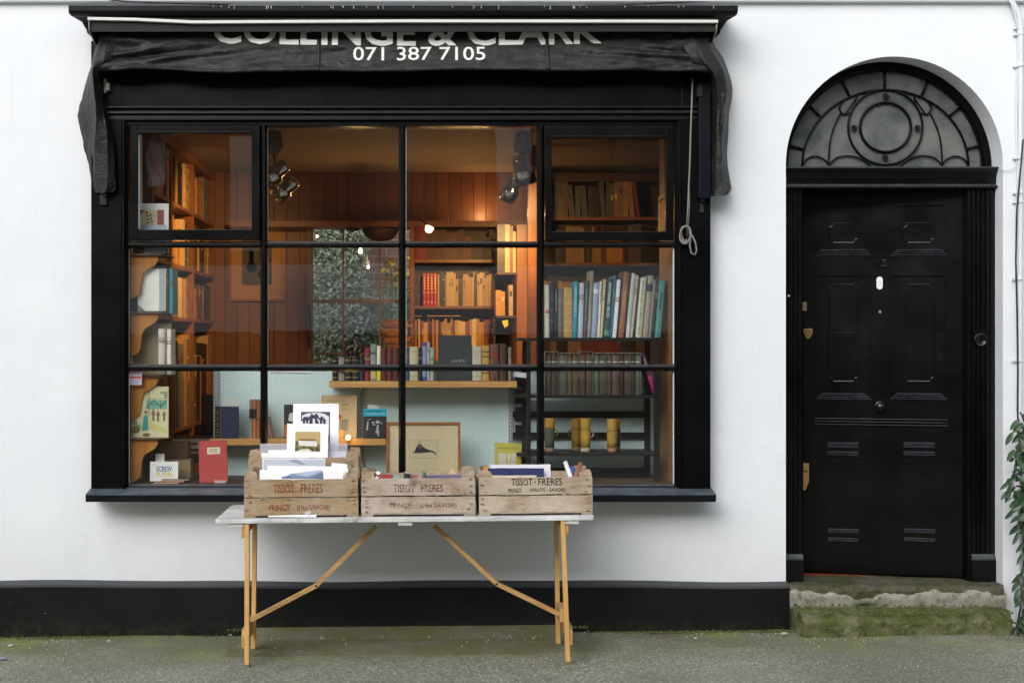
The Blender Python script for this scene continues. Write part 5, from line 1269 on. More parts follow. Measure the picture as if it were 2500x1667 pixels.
# ---- right hand black shelving unit
un = empty('shelving_unit', Vector((1.1, .2, .796)), 'black open shelving unit in the right part of the shop window', 'shelving unit')
UY0, UY1 = .10, .40
ux0, ux1 = PX(1262, UY0), PX(1607, UY0)
def ushelf(py, th, yf=UY0, nm='shelf_board', pr=None):
    z1 = PZ(py, yf); m = MB(); m.box(ux0, (PX(pr, yf) if pr else ux1), yf, UY1, z1-th, z1); m.build(nm, M['unit'], un, bevel=.002); return z1
zs1 = ushelf(824, .018, pr=1622); zs2 = ushelf(964, .015); zs3 = ushelf(1105, .016)
for py in (1004, 1055, 1142):
    m = MB(); m.box(ux0, ux1, .425, .44, PZ(py+15, .42), PZ(py, .42)); m.build('rear_rail', M['unit'], un)
for (a, b) in ((1597, 1611), (1286, 1296)):
    for yy in (.10, .41):
        m = MB(); m.box(PX(a, .1), PX(b, .1), yy, yy+.028, .796, 1.62 if yy > .2 and a > 1500 else zs1-.0185); m.build('post', M['unit'], un, bevel=.002)
m = MB()
for i in range(6): m.box(PX(1262, .3), PX(1284, .3), .42, .445, .80+.1*i, .88+.1*i)
m.build('side_slat', M['unit'], un)
Yr = .125; Rb = PZ(824, UY0)
pyB = CY-(Rb-H)*F/(D0+Yr)
bk = [ # x0,x1 at foot (zoom px), top y, top-x offset, colour, label
 (96, 138, 590, -3, '#cfccc0', 'white book with small red mark at the left end of the black unit top shelf', dict(block=[(.46, .52, '#b9635c')])),
 (143, 186, 565, -2, '#1c2228', 'black and slate banded book second on the black unit top shelf', dict(block=[(.66, .80, '#5a3432'), (.3, .32, '#a08a40'), (.5, .51, '#8f8a70')])),
 (190, 222, 640, 2, '#1f2a35', 'slim navy book with pale title beside the banded one', dict(title='CANALETTO', tcol='#9aa7b5', tb=(.55, .95))),
 (226, 280, 622, 4, '#6b665c', 'grey-brown mottled book left of the big golden tan one', {}),
 (286, 382, 615, 2, '#b08b52', 'thick golden tan book with raised bands, black unit top shelf', dict(bands=5, bandmat=CM('#cfa866'))),
 (384, 432, 555, 10, '#168aa6', 'bright turquoise book on the black unit top shelf', dict(title='DESIGN AND SPACE', tcol='#a9dbe6', tb=(.38, .92))),
 (440, 492, 570, 18, '#b3b5bb', 'pale lilac-grey book right of the turquoise one', {}),
 (497, 532, 545, 24, '#45484a', 'dark grey book between two paler ones, black unit top shelf', dict(title='PAINTING OF OUR TIME', tcol='#8b8f90', tb=(.3, .85))),
 (537, 574, 440, 38, '#8d8a7e', 'tallest grey-beige book on the black unit top shelf', dict(title='EVERETT CLARKE', tcol='#55524b', tb=(.5, .9))),
 (580, 638, 565, 30, '#8e9bb0', 'pale blue-grey book with white patch near its top', dict(block=[(.80, .88, '#cdd2da')])),
 (645, 672, 555, 28, '#cfcfca', 'slim white book with black title, black unit top shelf', dict(title='Anthony Burgess', tcol='#2b2b2b', tb=(.6, .97))),
 (674, 703, 530, 40, '#b9a67e', 'cream book left of the dark green one', {}),
 (713, 776, 520, 44, '#1e4238', 'dark green book with white title, black unit top shelf', dict(title='British Printmakers  1855-1955', tcol='#c9d3c9', tb=(.34, .92), block=[(.03, .12, '#5a8577')])),
 (778, 803, 490, 48, '#1d5f8c', 'bright blue book right of the dark green one', {}),
 (806, 850, 535, 50, '#d9d9d9', 'white book right of the bright blue one', {}),
 (860, 866, 452, 60, '#3c1f2a', 'very thin plum book left of the brown one', {}),
 (868, 930, 450, 60, '#8b5633', 'brown book with gilt title on the black unit top shelf', dict(title='THE SONNETS', tcol='#c39a5e', tb=(.4, .72), block=[(.12, .13, '#4f2b18'), (.86, .87, '#4f2b18')])),
 (934, 944, 480, 56, '#24262b', 'thin black book right of the brown one', {}),
 (948, 990, 465, 66, '#b8c0bd', 'pale grey-green book in the right half of the top shelf', dict(title='THE LAND OF THE ETRUSCANS', tcol='#8d9693', tb=(.25, .9))),
 (993, 1025, 485, 66, '#a79f90', 'beige book right of the pale grey-green one', {}),
 (1054, 1118, 515, 55, '#c2c4b2', 'thick cream book with engraved title near the right end', dict(title='PRINTING AND THE MIND OF MAN', tcol='#8a8a72', tb=(.06, .95))),
 (1126, 1186, 490, 62, '#8f8676', 'mottled beige book with navy label near the right end', dict(block=[(.74, .86, '#232a4a')])),
 (1190, 1218, 535, 54, '#77787a', 'grey book between mottled and black ones', {}),
 (1222, 1250, 500, 58, '#17191c', 'black book left of the teal one at the right end', {}),
 (1256, 1322, 545, 50, '#3f7f7c', 'teal book with green edge at the right end of the top shelf', dict(title='Max Beerbohm', tcol='#20363c', tb=(.5, .78)))]
for (a, b, ty, off, c, lab, kw) in bk:
    pa, pb = 1310+a/4.356, 1310+b/4.356; pt = 560+ty/4.356
    ln = math.atan2(off/4.356, (pyB-pt))
    hgt = (pyB-pt)
    r = book(lab, pa, pb, pt, pyB-.4, Yr, .17, c, lean=ln, **kw)
# slip-cased set
bd_ = [130, 200, 270, 360, 420, 485, 565, 640, 710, 775, 845, 912, 975, 1040, 1095, 1150]
cs = ['#5e5049', '#4f443c', '#6b675c', '#6a614e', '#66533f', '#5b4a42', '#55463f', '#5f6852', '#54524a', '#5e4c43', '#61504a', '#4c3431', '#58443d', '#4a4540', '#5c5e55']
Ys = .13; pyS = CY-(zs2-H)*F/(D0+Ys)
for i in range(15):
    a, b = 1300+bd_[i]/4.357+.7, 1300+bd_[i+1]/4.357-.7; big = i in (0, 1, 5, 6)
    book('dull brown volume of the uniform set, %s from left, middle black shelf' % ordn(i+1), a, b, 864.5, pyS-.3, Ys, .13, cs[i], block=[(.80, .83, '#a9ab93'), (.55, .56, '#3b332c')])
sl = empty('slipcase_row', Vector((PX(1430, .12), .12, zs2)), 'row of grey-green open slipcases around the uniform brown set', 'slipcase'); ii = 0
for (i0, i1, big) in ((0, 2, 1), (2, 3, 0), (3, 5, 0), (5, 7, 1), (7, 9, 0), (9, 11, 0), (11, 13, 0), (13, 15, 0)):
    xa, xb = PX(1300+bd_[i0]/4.357-.2, .118), PX(1300+bd_[i1]/4.357+.2, .118); zt3 = PZ(861.5-(3 if big else 0), .118); m = MB()
    m.box(xa, xa+.0016, .112, .26, zs2+.0005, zt3); m.box(xb-.0016, xb, .112, .26, zs2+.0005, zt3); m.box(xa, xb, .112, .26, zt3, zt3+.002)
    m.build('slipcase', CM('#7d857a', .7), sl)
book('plum and magenta book slumped against the right post, middle shelf of the black unit', 1594, 1606, 866, pyS-1, .12, .15, '#3d2231', lean=-.30, block=[(.02, .46, '#a8246e')], title='ANDREW', tcol='#9a8a94', tb=(.6, .9))
# stacked mugs
def mug(px, py0, py1, Y, c_body, c_top, c_foot, lab, handle=0, split=.66):
    x = PX(px, Y); zb1 = zs3+.0005; zt3 = PZ(py0, Y); h = zt3-zb1; rr = PX(px+13.2, Y)-x
    r = empty('tall_mug', Vector((x, Y+.03, zb1)), lab, 'mug'); sp_ = h*split
    m = MB(); m.lathe((0, 0, 0), [(rr*.88, 0), (rr*.90, .004), (rr*.9, .022)], (0, 0, 1), 24); m.build('bare_foot', CM(c_foot, .7), r, local=True)
    m = MB(); m.lathe((0, 0, .0), [(rr*.9, .022), (rr*.93, sp_*.6), (rr*.99, sp_-.004), (rr*1.0, sp_)], (0, 0, 1), 24); m.build('lower_mug', CM(c_body, .4, .25), r, local=True)
    m = MB(); m.lathe((0, 0, .0), [(rr*.90, sp_+.001), (rr*.94, sp_+.006), (rr*.99, h-.004), (rr*.97, h), (rr*.9, h-.002), (rr*.86, h*.8)], (0, 0, 1), 24); m.build('upper_mug', CM(c_top, .4, .2), r, local=True)
    m = MB(); m.lathe((0, 0, .0), [(rr*.99, sp_-.002), (rr*1.01, sp_), (rr*.95, sp_+.003)], (0, 0, 1), 24); m.build('rim_line', CM('#5e3428', .5), r, local=True)
    if handle:
        m = MB(); zc_ = sp_*.80; m.tube([(handle*(rr*.9+.018*math.sin(a)), 0, zc_+.018*math.cos(a)) for a in [math.pi*i/10 for i in range(11)]], .0035, 8); m.build('handle', CM(c_foot, .5), r, local=True)
mug(1343, 1021, 1103, .16, '#5a5b4c', '#b28a3c', '#8a6a4a', 'grey-green tall stacked mug with ochre top at the left of the black unit', 1, .70)
mug(1408.5, 1021, 1101, .23, '#8c6d2a', '#94702a', '#705436', 'ochre stacked mug standing half behind the middle yellow one', -1, .67)
mug(1430.5, 1021, 1104, .16, '#b8913a', '#b68d34', '#a89a86', 'front yellow stacked mug with pale foot and ear handle', 1, .66)
mug(1496, 1023, 1106, .16, '#b08a3e', '#b08c42', '#96684a', 'rightmost front yellow stacked mug with brown foot', 0, .65)
mug(1504, 1025, 1103, .24, '#2f4a34', '#9a7f30', '#4a4a34', 'dark green and yellow stacked mug behind the rightmost one', 0, .7)
m = MB(); m.pbox(1589, 1626, 495, 567, .03, .045)   # framed picture hanging on the right reveal
# picture on right side wall seen at an angle
r = empty('angled_picture', Vector((lv1-.02, .14, PZ(565, .1))), 'pale framed amber picture hung on the right reveal panel at the top right pane', 'framed picture', None, (0, 0, 0))
yA, yB = .02, .34; zb1, zt3 = PZ(560, .1), PZ(470, .1)
m = MB()
X_ = lv1-.010
for (a, b, c, d) in ((yA, yB, zt3-.02, zt3), (yA, yB, zb1, zb1+.02), (yA, yA+.02, zb1+.02, zt3-.02), (yB-.02, yB, zb1+.02, zt3-.02)): m.box(X_-.014, X_+.009, a, b, c, d)
m.build('frame', CM('#9a7c50', .5), r)
m = MB(); m.box(X_-.004, X_+.006, yA+.02, yB-.02, zb1+.02, zt3-.02); m.build('picture', CM('#b0652a', .5, .4), r)

# ------------------------------------------------------------------ background bookcases
pal_warm = [('tan', '#b08a55'), ('ochre', '#a8762f'), ('cream', '#c9b083'), ('brown', '#5e3c22'), ('dark', '#2a1a12'), ('rust', '#8a4a24'), ('buff', '#bd9a62'), ('red', '#8e2a1f'), ('olive', '#6c5f33'), ('tan', '#a5814d'), ('cream', '#c2aa80')]
rs_bg = random.Random(99)
def bgbook(x0, x1, Y, z0, h, d, col, lab, facing='S', lean=0, nm='book'):
    w = x1-x0; mb = MB(); t = min(.003, w*.2)
    mb.box(-w/2, w/2, 0, .004, 0, h, 0); mb.box(-w/2, -w/2+t, .004, d, 0, h, 0); mb.box(w/2-t, w/2, .004, d, 0, h, 0); mb.box(-w/2+t, w/2-t, .004, d-.003, .002, h-.004, 1)
    if w > .016 and rs_bg.random() < .3: mb.box(-w/2-.0002, w/2+.0002, -.0006, .0045, h*.78, h*.80, 2); mb.box(-w/2-.0002, w/2+.0002, -.0006, .0045, h*.2, h*.215, 2)
    if w > .011 and rs_bg.random() < .6:
        a_ = rs_bg.uniform(.5, .68); b_ = a_+rs_bg.uniform(.08, .24); mb.box(-w*.28, w*.28, -.0008, .002, h*a_, h*b_, 2)
    o = mb.build(nm, [CM(col, .4), M['page'], CM(rs_bg.choice(['#7d6034', '#2a1b12', '#c2a878', '#5e2418']), .5)], None, local=True)
    if facing == 'S': o.location = (x0+w/2, Y, z0); o.rotation_euler = (0, lean, 0)
    elif facing == 'E': o.location = (Y, x0+w/2, z0); o.rotation_euler = (lean, 0, R(90))
    elif facing == 'W': o.location = (Y, x0+w/2, z0); o.rotation_euler = (-lean, 0, R(-90))
    tag(o, lab, nm); return o
def bookrow(xa, xb, Y, z0, hr, tr, d, pal, rowname, facing='S', seed=0, leans=0, maxn=60, order='from left', kind='book'):
    rs = random.Random(seed); x = xa; i = 0
    hh_ = rs.uniform(*hr); run = 0; nm, col = rs.choice(pal)
    while x < xb and i < maxn:
        if run <= 0: nm, col = rs.choice(pal); hh_ = rs.uniform(*hr); run = rs.choice([1, 1, 1, 2, 3]); th0 = rs.uniform(*tr)
        th = th0*rs.uniform(.9, 1.1); run -= 1
        if x+th > xb: break
        lean = 0
        if leans and rs.random() < leans: lean = rs.uniform(-.16, -.05); x += .012
        i += 1; c = lin(col); k = rs.uniform(.8, 1.15); c = tuple(round(min(1, v*k), 2) for v in c[:3])
        siz = 'slim' if th < .014 else ('thick' if th > .030 else 'medium')
        bgbook(x, x+th-.0008, Y+rs.uniform(0, .012), z0, hh_+rs.uniform(-.008, .004), d, c, '%s %s %s, %s %s on %s' % (siz, nm, kind, ordn(i), order, rowname), facing, lean, kind)
        x += th
    return i
SB = MB(); SBM = []
def stuffrow(xa, xb, Y, z0, hr, tr, d, pal, seed, facing='S'):
    rs = random.Random(seed); x = xa; run = 0
    while x < xb:
        if run <= 0: c = rs.choice(pal)[1]; hh_ = rs.uniform(*hr); th0 = rs.uniform(*tr); run = rs.choice([1, 1, 2, 3, 5])
        run -= 1; th = th0*rs.uniform(.9, 1.1)
        if x+th > xb: break
        if c not in SBM: SBM.append(c)
        k = SBM.index(c); h = hh_+rs.uniform(-.006, .004); y = Y+rs.uniform(0, .015)
        if facing == 'S': SB.box(x, x+th-.0008, y, y+d, z0, z0+h, k)
        else: SB.box(y-d, y, x, x+th-.0008, z0, z0+h, k)
        x += th
# centre bookcase against the back wall
CB = 2.74
cbx0, cbx1 = PX(1003, CB), PX(1262, CB)
bc = empty('bookcase', Vector(((cbx0+cbx1)/2, CB, .16)), 'tall orange lit bookcase at the back right of the garden window', 'bookcase')
m = MB(); m.box(cbx0-.004, cbx0+.026, CB-.02, BW-.002, .16, PZ(553, CB)); m.build('side_panel', M['joineryZ'], bc)
m = MB(); m.box(PX(1256, CB), PX(1290, CB), CB-.04, BW-.002, .16, PZ(556, CB)); m.build('side_panel', M['joineryZ'], bc)
m = MB(); m.box(cbx0+.026, PX(1256, CB), BW-.012, BW-.003, .16, PZ(553, CB)); m.build('back_panel', M['darkwood'], bc)
sz = [PZ(634, CB), PZ(746.5, CB), 1.815-.40]
for z_ in sz+[1.05, .66]: m = MB(); m.box(cbx0+.026, PX(1256, CB), CB-.012, BW-.012, z_-.020, z_); m.build('shelf', M['joinery'], bc)
xA, xB = cbx0+.03, PX(1222, CB)
pal_dk = [('brown', '#5a3420'), ('dark', '#2a1710'), ('tan', '#8a6236'), ('red', '#7a1f18'), ('brown', '#4a2a1a')]
stuffrow(xA, PX(1250, CB), CB+.01, sz[0], (.17, .25), (.009, .030), .2, pal_dk, 11)
z_ = sz[1]; n0 = bookrow(xA, PX(1030, CB), CB+.01, z_, (.22, .25), (.014, .02), .2, [('brown', '#4a3320'), ('tan', '#a07c48')], 'middle back shelf before the red set', seed=12)
x = PX(1032, CB)
for i in range(4):
    w_ = .0262; nmx = ['leftmost', 'second', 'third', 'rightmost'][i]
    r = empty('book', Vector((x+w_/2, CB+.008, z_)), 'bright red volume with gilt lettering, %s of the set of four on the back bookcase' % nmx, 'book'); c_, p_ = MB(), MB()
    spine_meshes(w_-.001, .18, .238, c_, p_); c_.build('cover', CM('#b5241c', .4), r, local=True); p_.build('pages', M['page'], r, local=True)
    m = MB(); m.box(-w_*.42, w_*.42, -.001, .004, .095, .101); m.box(-w_*.4, w_*.4, -.001, .004, .225, .228); m.box(-w_*.2, w_*.2, -.001, .003, .02, .035)
    for k in range(5): m.box(-w_*.22, w_*.22, -.001, .003, .118+k*.02, .130+k*.02)
    m.build('gilt_lettering', M['gold'], r, local=True); x += w_
bookrow(x+.004, PX(1210, CB), CB+.01, z_, (.19, .255), (.008, .026), .2, [('tan', '#b58a4e'), ('cream', '#c4a66e'), ('ochre', '#b5863e'), ('brown', '#5e3c22'), ('tan', '#a57d46'), ('black', '#1a120d'), ('buff', '#b99560')], 'middle back shelf after the red set', seed=14, maxn=36)
bookrow(xA, PX(1214, CB), CB+.01, sz[2], (.27, .305), (.009, .0165), .2, [('buff', '#c99f5e'), ('cream', '#d2b483'), ('ochre', '#b5822f'), ('rust', '#8a4222'), ('tan', '#b08a55'), ('plum', '#5a2a2c')], 'lower shelf of orange back bookcase', seed=15, maxn=50, kind='pamphlet')
m = MB(); m.box(PX(1012, CB), PX(1030, CB), CB+.0, CB+.12, sz[2]+.315, sz[2]+.319); m.box(PX(1043, CB), PX(1124, CB), CB+.0, CB+.15, sz[2]+.315, sz[2]+.321)
tag(m.build('flat_pamphlets', CM('#b98f52', .6)), 'flat buff pamphlets lying on top of the lower row of the back bookcase', 'pamphlets')
# case returning toward the viewer (its end and ledge)
r2 = empty('bookcase', P(1240, 850, 2.0), 'narrow bookcase return standing out from the orange back bookcase', 'bookcase')
m = MB(); m.box(PX(1262, 2.0), PX(1290, 2.0), 2.0, 2.7, .16, PZ(548, 2.0)); m.build('end_panel', M['joineryZ'], r2)
zr = [PZ(665, 2.1), PZ(770, 2.1)]
for z3 in zr: m = MB(); m.box(PX(1212, 2.1), PX(1262, 2.1), 2.05, 2.7, z3-.016, z3); m.build('shelf', M['darkwood'], r2)
pr2 = [('red', '#7a2018'), ('dark', '#2a1a14'), ('tan', '#b08450'), ('cream', '#c7a777'), ('brown', '#5a3a20')]
bookrow(PX(1214, 2.1), PX(1261, 2.1), 2.08, zr[0], (.28, .33), (.014, .034), .2, pr2, 'upper shelf of narrow bookcase return', seed=41, maxn=6)
bookrow(PX(1210, 2.1), PX(1240, 2.1), 2.07, zr[1], (.16, .22), (.02, .04), .2, [('tan', '#b07a35'), ('ochre', '#a8762f')], 'lower shelf of narrow bookcase return', seed=42, maxn=3)
bookrow(PX(1242, 2.1), PX(1258, 2.1), 2.09, zr[1], (.20, .23), (.02, .04), .2, [('cream', '#b3956a')], 'lower right end of narrow bookcase return', seed=43, maxn=2)
m = MB(); leaf_into(m, P(1225, 792, 1.6), (.1, -.2, -1), (0, -1, 0), .08, .07)
m = MB(); m.prism([(PX(1225, 1.9), PZ(783, 1.9)), (PX(1240, 1.9), PZ(780, 1.9)), (PX(1241, 1.9), PZ(794, 1.9)), (PX(1232, 1.9), PZ(800, 1.9))], 'Y', 1.9, 1.905)
tag(m.build('yellow_note', CM('#b9b030', .6)), 'small yellow-green paper note hanging at the right end of the back shelves', 'note')
m = MB(); m.box(PX(1290, 1.6), PX(1318, 1.6), 1.6, 1.7, .16, CEIL); tag(m.build('timber_post', M['joineryZ']), 'orange stained timber post right of the lit bookcase', 'post')
# right rear bookcase, darker
RB = 2.70; rx0, rx1 = PX(1322, RB), RX1-.03
rb = empty('bookcase', Vector(((rx0+rx1)/2, RB, .16)), 'dark full-height bookcase at the back right of the room', 'bookcase')
m = MB(); m.box(rx0-.03, rx0, RB-.01, BW-.002, .16, 2.74); m.build('side_panel', M['joineryZ'], rb)
m = MB(); m.box(rx0, rx1, BW-.014, BW-.003, .16, 2.74); m.build('back_panel', M['darkwood'], rb)
rsz = [PZ(530, RB), PZ(641, RB), PZ(765, RB)-.05, PZ(862, RB)-.05, 1.05]
for z_ in rsz: m = MB(); m.box(rx0, rx1, RB-.008, BW-.014, z_-.022, z_); m.build('shelf', M['joinery'], rb)
m = MB(); m.box(rx0, rx1, RB-.03, BW-.014, 2.70, 2.76); m.build('top_rail', M['darkwood'], rb)
pal_r = [('brown', '#5c3a24'), ('dark', '#22160f'), ('tan', '#8e6c44'), ('red', '#6d251c'), ('grey', '#4c4a44'), ('brown', '#4b2c1a'), ('dark', '#1a1715')]
bookrow(rx0+.01, rx1, RB, rsz[0], (.22, .31), (.020, .042), .2, pal_r, 'top shelf of dark right bookcase', seed=51, leans=.35, maxn=18)
stuffrow(rx0+.01, rx1, RB, rsz[1], (.20, .28), (.009, .032), .2, pal_r+[('ochre', '#a8762f')], 52)
stuffrow(rx0+.01, rx1, RB, rsz[2], (.20, .30), (.008, .030), .2, pal_warm, 53)
stuffrow(rx0+.01, rx1, RB, rsz[3], (.15, .23), (.010, .034), .2, pal_r, 54)

# left wall bookcase, spines facing into the room
LXf = -1.50
lb = empty('bookcase', Vector((-1.68, 1.7, .16)), 'orange-edged bookcase running back along the left wall of the shop', 'bookcase')
lz = [2.41, 2.03, 1.70, 1.0, .58]; ly0, ly1 = .52, 2.95
for z_ in lz: m = MB(); m.box(RX0+.003, LXf-.004, ly0+.02, ly1, z_-.022, z_); m.build('shelf', M['joinery'], lb)
for yy in (.50, 1.10, 1.95, 2.93):
    m = MB(); m.box(RX0+.003, LXf, yy, yy+.028, .16, CEIL-.07); m.build('upright', M['joineryZ'], lb)
m = MB(); m.box(RX0+.003, LXf+.006, ly0-.02, ly1, CEIL-.07, CEIL-.004); m.build('cornice', M['joinery'], lb)
pal_l = [('amber', '#a86a2a'), ('dark', '#1e130d'), ('brown', '#54321c'), ('tan', '#a8804c'), ('grey', '#6a665c'), ('olive', '#4c4a2a'), ('cream', '#b89c70')]
rowsL = [(2.41, (.24, .30), 'top'), (2.03, (.24, .31), 'second'), (1.70, (.20, .27), 'third'), (1.0, (.42, .60), 'bottom')]
for k, (z_, hr, nm) in enumerate(rowsL):
    for (a, b, part, mx) in (((.55, 1.09, 'near', 10),) if k == 0 else ())+((1.14, 1.94, 'middle', 14), (1.99, 2.92, 'far', 16)):
        bookrow(a, b, LXf-.02, z_, hr, (.035, .08) if k < 3 else (.05, .10), .2, pal_l, '%s shelf, %s bay of left wall case' % (nm, part), 'E', 60+k*5+int(a*3), maxn=mx, order='from front')
for z_, hr in ((2.03, (.2, .3)), (1.70, (.2, .27)), (1.0, (.4, .55))): stuffrow(.55, 1.09, LXf-.02, z_, hr, (.02, .05), .2, pal_l, int(z_*9), 'E')
stuffrow(1.2, 2.9, LXf-.02, 2.43, (.22, .30), (.02, .05), .2, pal_l, 8, 'E') if False else None
tag(SB.build('shelved_books', [CM(c) for c in SBM]), 'rows of small worn books filling the dim upper and rear shelves of the shop', 'books', kind='stuff')
# plastic wrapped bundle in the top left pane
m = MB(); rs = random.Random(5); rows = []
for i in range(9):
    z_ = PZ(455, .3)+(PZ(345, .3)-PZ(455, .3))*i/8
    rows.append([(PX(358+46*j/8+rs.uniform(-2, 2), .3), .30+.03*math.sin(j*1.3+i)+rs.uniform(-.012, .012), z_) for j in range(9)])
m.grid(rows); tag(m.build('plastic_bundle', M['film'], solid=.002), 'crumpled clear plastic wrapping hanging in the top left pane', 'plastic wrap')
m = MB(); m.box(LXf+.02-.36, LXf+.02, .40, .50, PZ(470, .45), PZ(460, .45)); m = MB()
# framed picture on the back wall
x0, x1 = PX(560, BW), PX(697, BW); z0, z1 = PZ(735, BW), PZ(551, BW); w = x1-x0; h = z1-z0
r = empty('framed_picture', Vector(((x0+x1)/2, BW-.03, z0)), 'framed picture with wide tan mount on the boarded back wall, left of the window', 'framed picture')
m = MB()
for b_ in ((-w/2, w/2, h-.018, h), (-w/2, w/2, 0, .018), (-w/2, -w/2+.018, .018, h-.018), (w/2-.018, w/2, .018, h-.018)): m.box(b_[0], b_[1], 0, .028, b_[2], b_[3])
m.build('frame', CM('#8a5426', .4), r, local=True)
m = MB(); m.box(-w/2+.018, w/2-.018, .012, .02, .018, h-.018); mm = m.build('mount', CM('#a87d4c', .7), r, local=True)
deco(mm, 'printed_scene', CM('#4a4440', .7), [rect(.24, .76, .22, .80)], w, h, .0112)
deco(mm, 'printed_shape', CM('#7d7468', .7), [ell(.4, .45, .10, .07), ell(.6, .35, .09, .05), rect(.36, .44, .5, .68), ell(.62, .62, .08, .07)], w, h, .0106)

# table of dark clutter behind the left pane
dt = empty('inner_table', Vector((-1.15, .9, .16)), 'low dark wooden table inside the shop behind the left pane', 'table')
m = MB(); m.box(-1.49, -.75, .55, 1.5, .86, .90); m.build('table_top', M['darkwood'], dt, bevel=.004)
for (a, b) in ((-1.46, .58), (-.80, .58), (-1.46, 1.45), (-.80, 1.45)): m = MB(); m.box(a, a+.04, b, b+.04, .16, .86); m.build('leg', M['darkwood'], dt)
for i, (x0, x1, y0, y1, c_, lab) in enumerate([(-1.46, -1.1, .62, .90, '#5d3f26', 'brown folio lying at the bottom of the pile on the inner table'), (-1.44, -1.08, .60, .88, '#7d6142', 'tan folio second in the pile on the inner table'), (-1.42, -1.15, .64, .86, '#3a2a1e', 'dark folio on top of the pile on the inner table'), (-1.02, -.84, .66, .9, '#241b16', 'black box lying at the right of the inner table')]):
    m = MB(); zz_ = .9005+.031*(i if i < 3 else 0); hh_ = .03 if i < 3 else .05; m.box(x0, x1, y0, y1, zz_, zz_+.003, 0); m.box(x0, x1, y0, y1, zz_+hh_-.003, zz_+hh_, 0); m.box(x0+.004, x1-.004, y0+.004, y1-.004, zz_+.003, zz_+hh_-.003, 1); tag(m.build('folio' if i < 3 else 'black_box', [CM(c_, .5), M['page'] if i < 3 else CM(c_)]), lab, 'folio' if i < 3 else 'box')
bookrow(.95, 1.4, -1.10, .9005, (.26, .36), (.03, .05), .2, [('rust', '#7a3a1a'), ('amber', '#9a5a22'), ('dark', '#20140e')], 'inner table behind left pane', 'E', 91, maxn=7, order='from front')
# desk with stack of buff folders in front of the back window
dk = empty('desk', Vector((.1, 2.3, .16)), 'dark desk under the back window carrying the folders', 'desk')
m = MB(); m.box(-.6, .32, 2.05, 2.65, 1.32, 1.35); m.build('desk_top', M['darkwood'], dk)
for (a, b) in ((-.58, 2.07), (.27, 2.07), (-.58, 2.6), (.27, 2.6)): m = MB(); m.box(a, a+.035, b, b+.035, .16, 1.32); m.build('leg', M['darkwood'], dk)
rs = random.Random(77); z_ = 1.3505; zt_top = PZ(776, 2.2)
heights = [.055, .05, .02, .018, .022, .018, .016, .02, .016, .018, .03, .014, .016, .02, .015]
for i, hh_ in enumerate(heights):
    if z_+hh_ > zt_top: break
    ww_ = rs.uniform(.15, .20); xc = PX(968, 2.2)+rs.uniform(-.012, .012)
    m = MB(); m.box(-ww_/2, ww_/2, 0, .25, 0, hh_-.001); o = m.build('paper_folder', CM(['#b8722c', '#c07f36', '#a86424'][i % 3], .6), None, local=True, bevel=.002)
    o.location = (xc, 2.15+rs.uniform(-.01, .01), z_); o.rotation_euler = (0, 0, rs.uniform(-.12, .12)); z_ += hh_
    tag(o, 'orange-buff folder, %s from the bottom of the stack before the back window' % ordn(i+1), 'folder')

# ------------------------------------------------------------------ lamps in the shop
def emis(nm, c, s):
    t = NT(nm); e_ = t.n('ShaderNodeEmission'); e_.inputs[0].default_value = (*c, 1); e_.inputs[1].default_value = s; t.l(e_.outputs[0], t.out.inputs[0]); return t.m
M['lampglow'] = emis('lit_lamp_mouth', (1, .62, .26), 9)
def spothead(root, c, d, L_, rad):
    c = Vector(c); d = Vector(d).normalized(); m = MB()
    m.lathe(c, [(.004, -L_*.5), (rad*.35, -L_*.5), (rad*.62, -L_*.46), (rad*.72, -L_*.36), (rad*.74, -L_*.05), (rad*.96, L_*.0), (rad, L_*.06), (rad, L_*.5), (rad*.94, L_*.5), (rad*.9, L_*.3), (rad*.4, L_*.1)], d, 28, cap=False)
    h_ = m.build('lamp_head', M['chrome'], root)
    m = MB(); m.lathe(c, [(rad*.7, L_*.34), (rad*.5, L_*.36), (.001, L_*.37)], d, 20, cap=False); m.build('bulb_face', M['lampglow'], h_)
def spotlamp(px, py, Y, lab, heads):
    b = P(px, py, Y); b.z = CEIL
    root = empty('twin_spotlight', Vector((b.x, b.y, CEIL-.3)), lab, 'spotlight')
    m = MB(); m.lathe((b.x, b.y, CEIL-.001), [(.03, 0), (.05, -.01), (.06, -.09), (.055, -.12), (.02, -.14)], (0, 0, 1), 20); m.build('ceiling_mount', CM('#6d6158', .5), root)
    for (hx, hy, dY, d, L_, rad) in heads:
        c = P(hx, hy, Y+dY); m = MB(); m.tube([(b.x, b.y, CEIL-.13), ((b.x+c.x)/2, (b.y+c.y)/2, max(c.z, CEIL-.25)+.01), c], .008, 8); m.build('arm', M['chrome'], root)
        spothead(root, c, d, L_, rad)
spotlamp(668, 340, 1.0, 'chrome twin spotlight on the ceiling at the left of the second pane', [(676, 422, -.05, (-.74, .10, -.64), .17, .060), (698, 461, .06, (-.74, .14, -.62), .17, .060)])
spotlamp(1277, 340, 1.0, 'chrome twin spotlight on the ceiling at the right of the third pane', [(1275, 414, -.05, (.24, .18, -.92), .18, .070), (1248, 462, .08, (-.34, .30, -.85), .15, .056)])
def light(nm, typ, loc, energy, col, size=.05, aim=None, spot=None, blend=.6):
    l = bpy.data.lights.new(nm, typ); l.energy = energy; l.color = col
    if typ in ('POINT', 'SPOT'): l.shadow_soft_size = size
    if typ == 'SPOT': l.spot_size = R(spot); l.spot_blend = blend
    o = bpy.data.objects.new(nm, l); COL.objects.link(o); o.location = loc
    if aim is not None: o.rotation_euler = (Vector(aim)-Vector(loc)).to_track_quat('-Z', 'Y').to_euler()
    return o
WARM = (1, .58, .22)
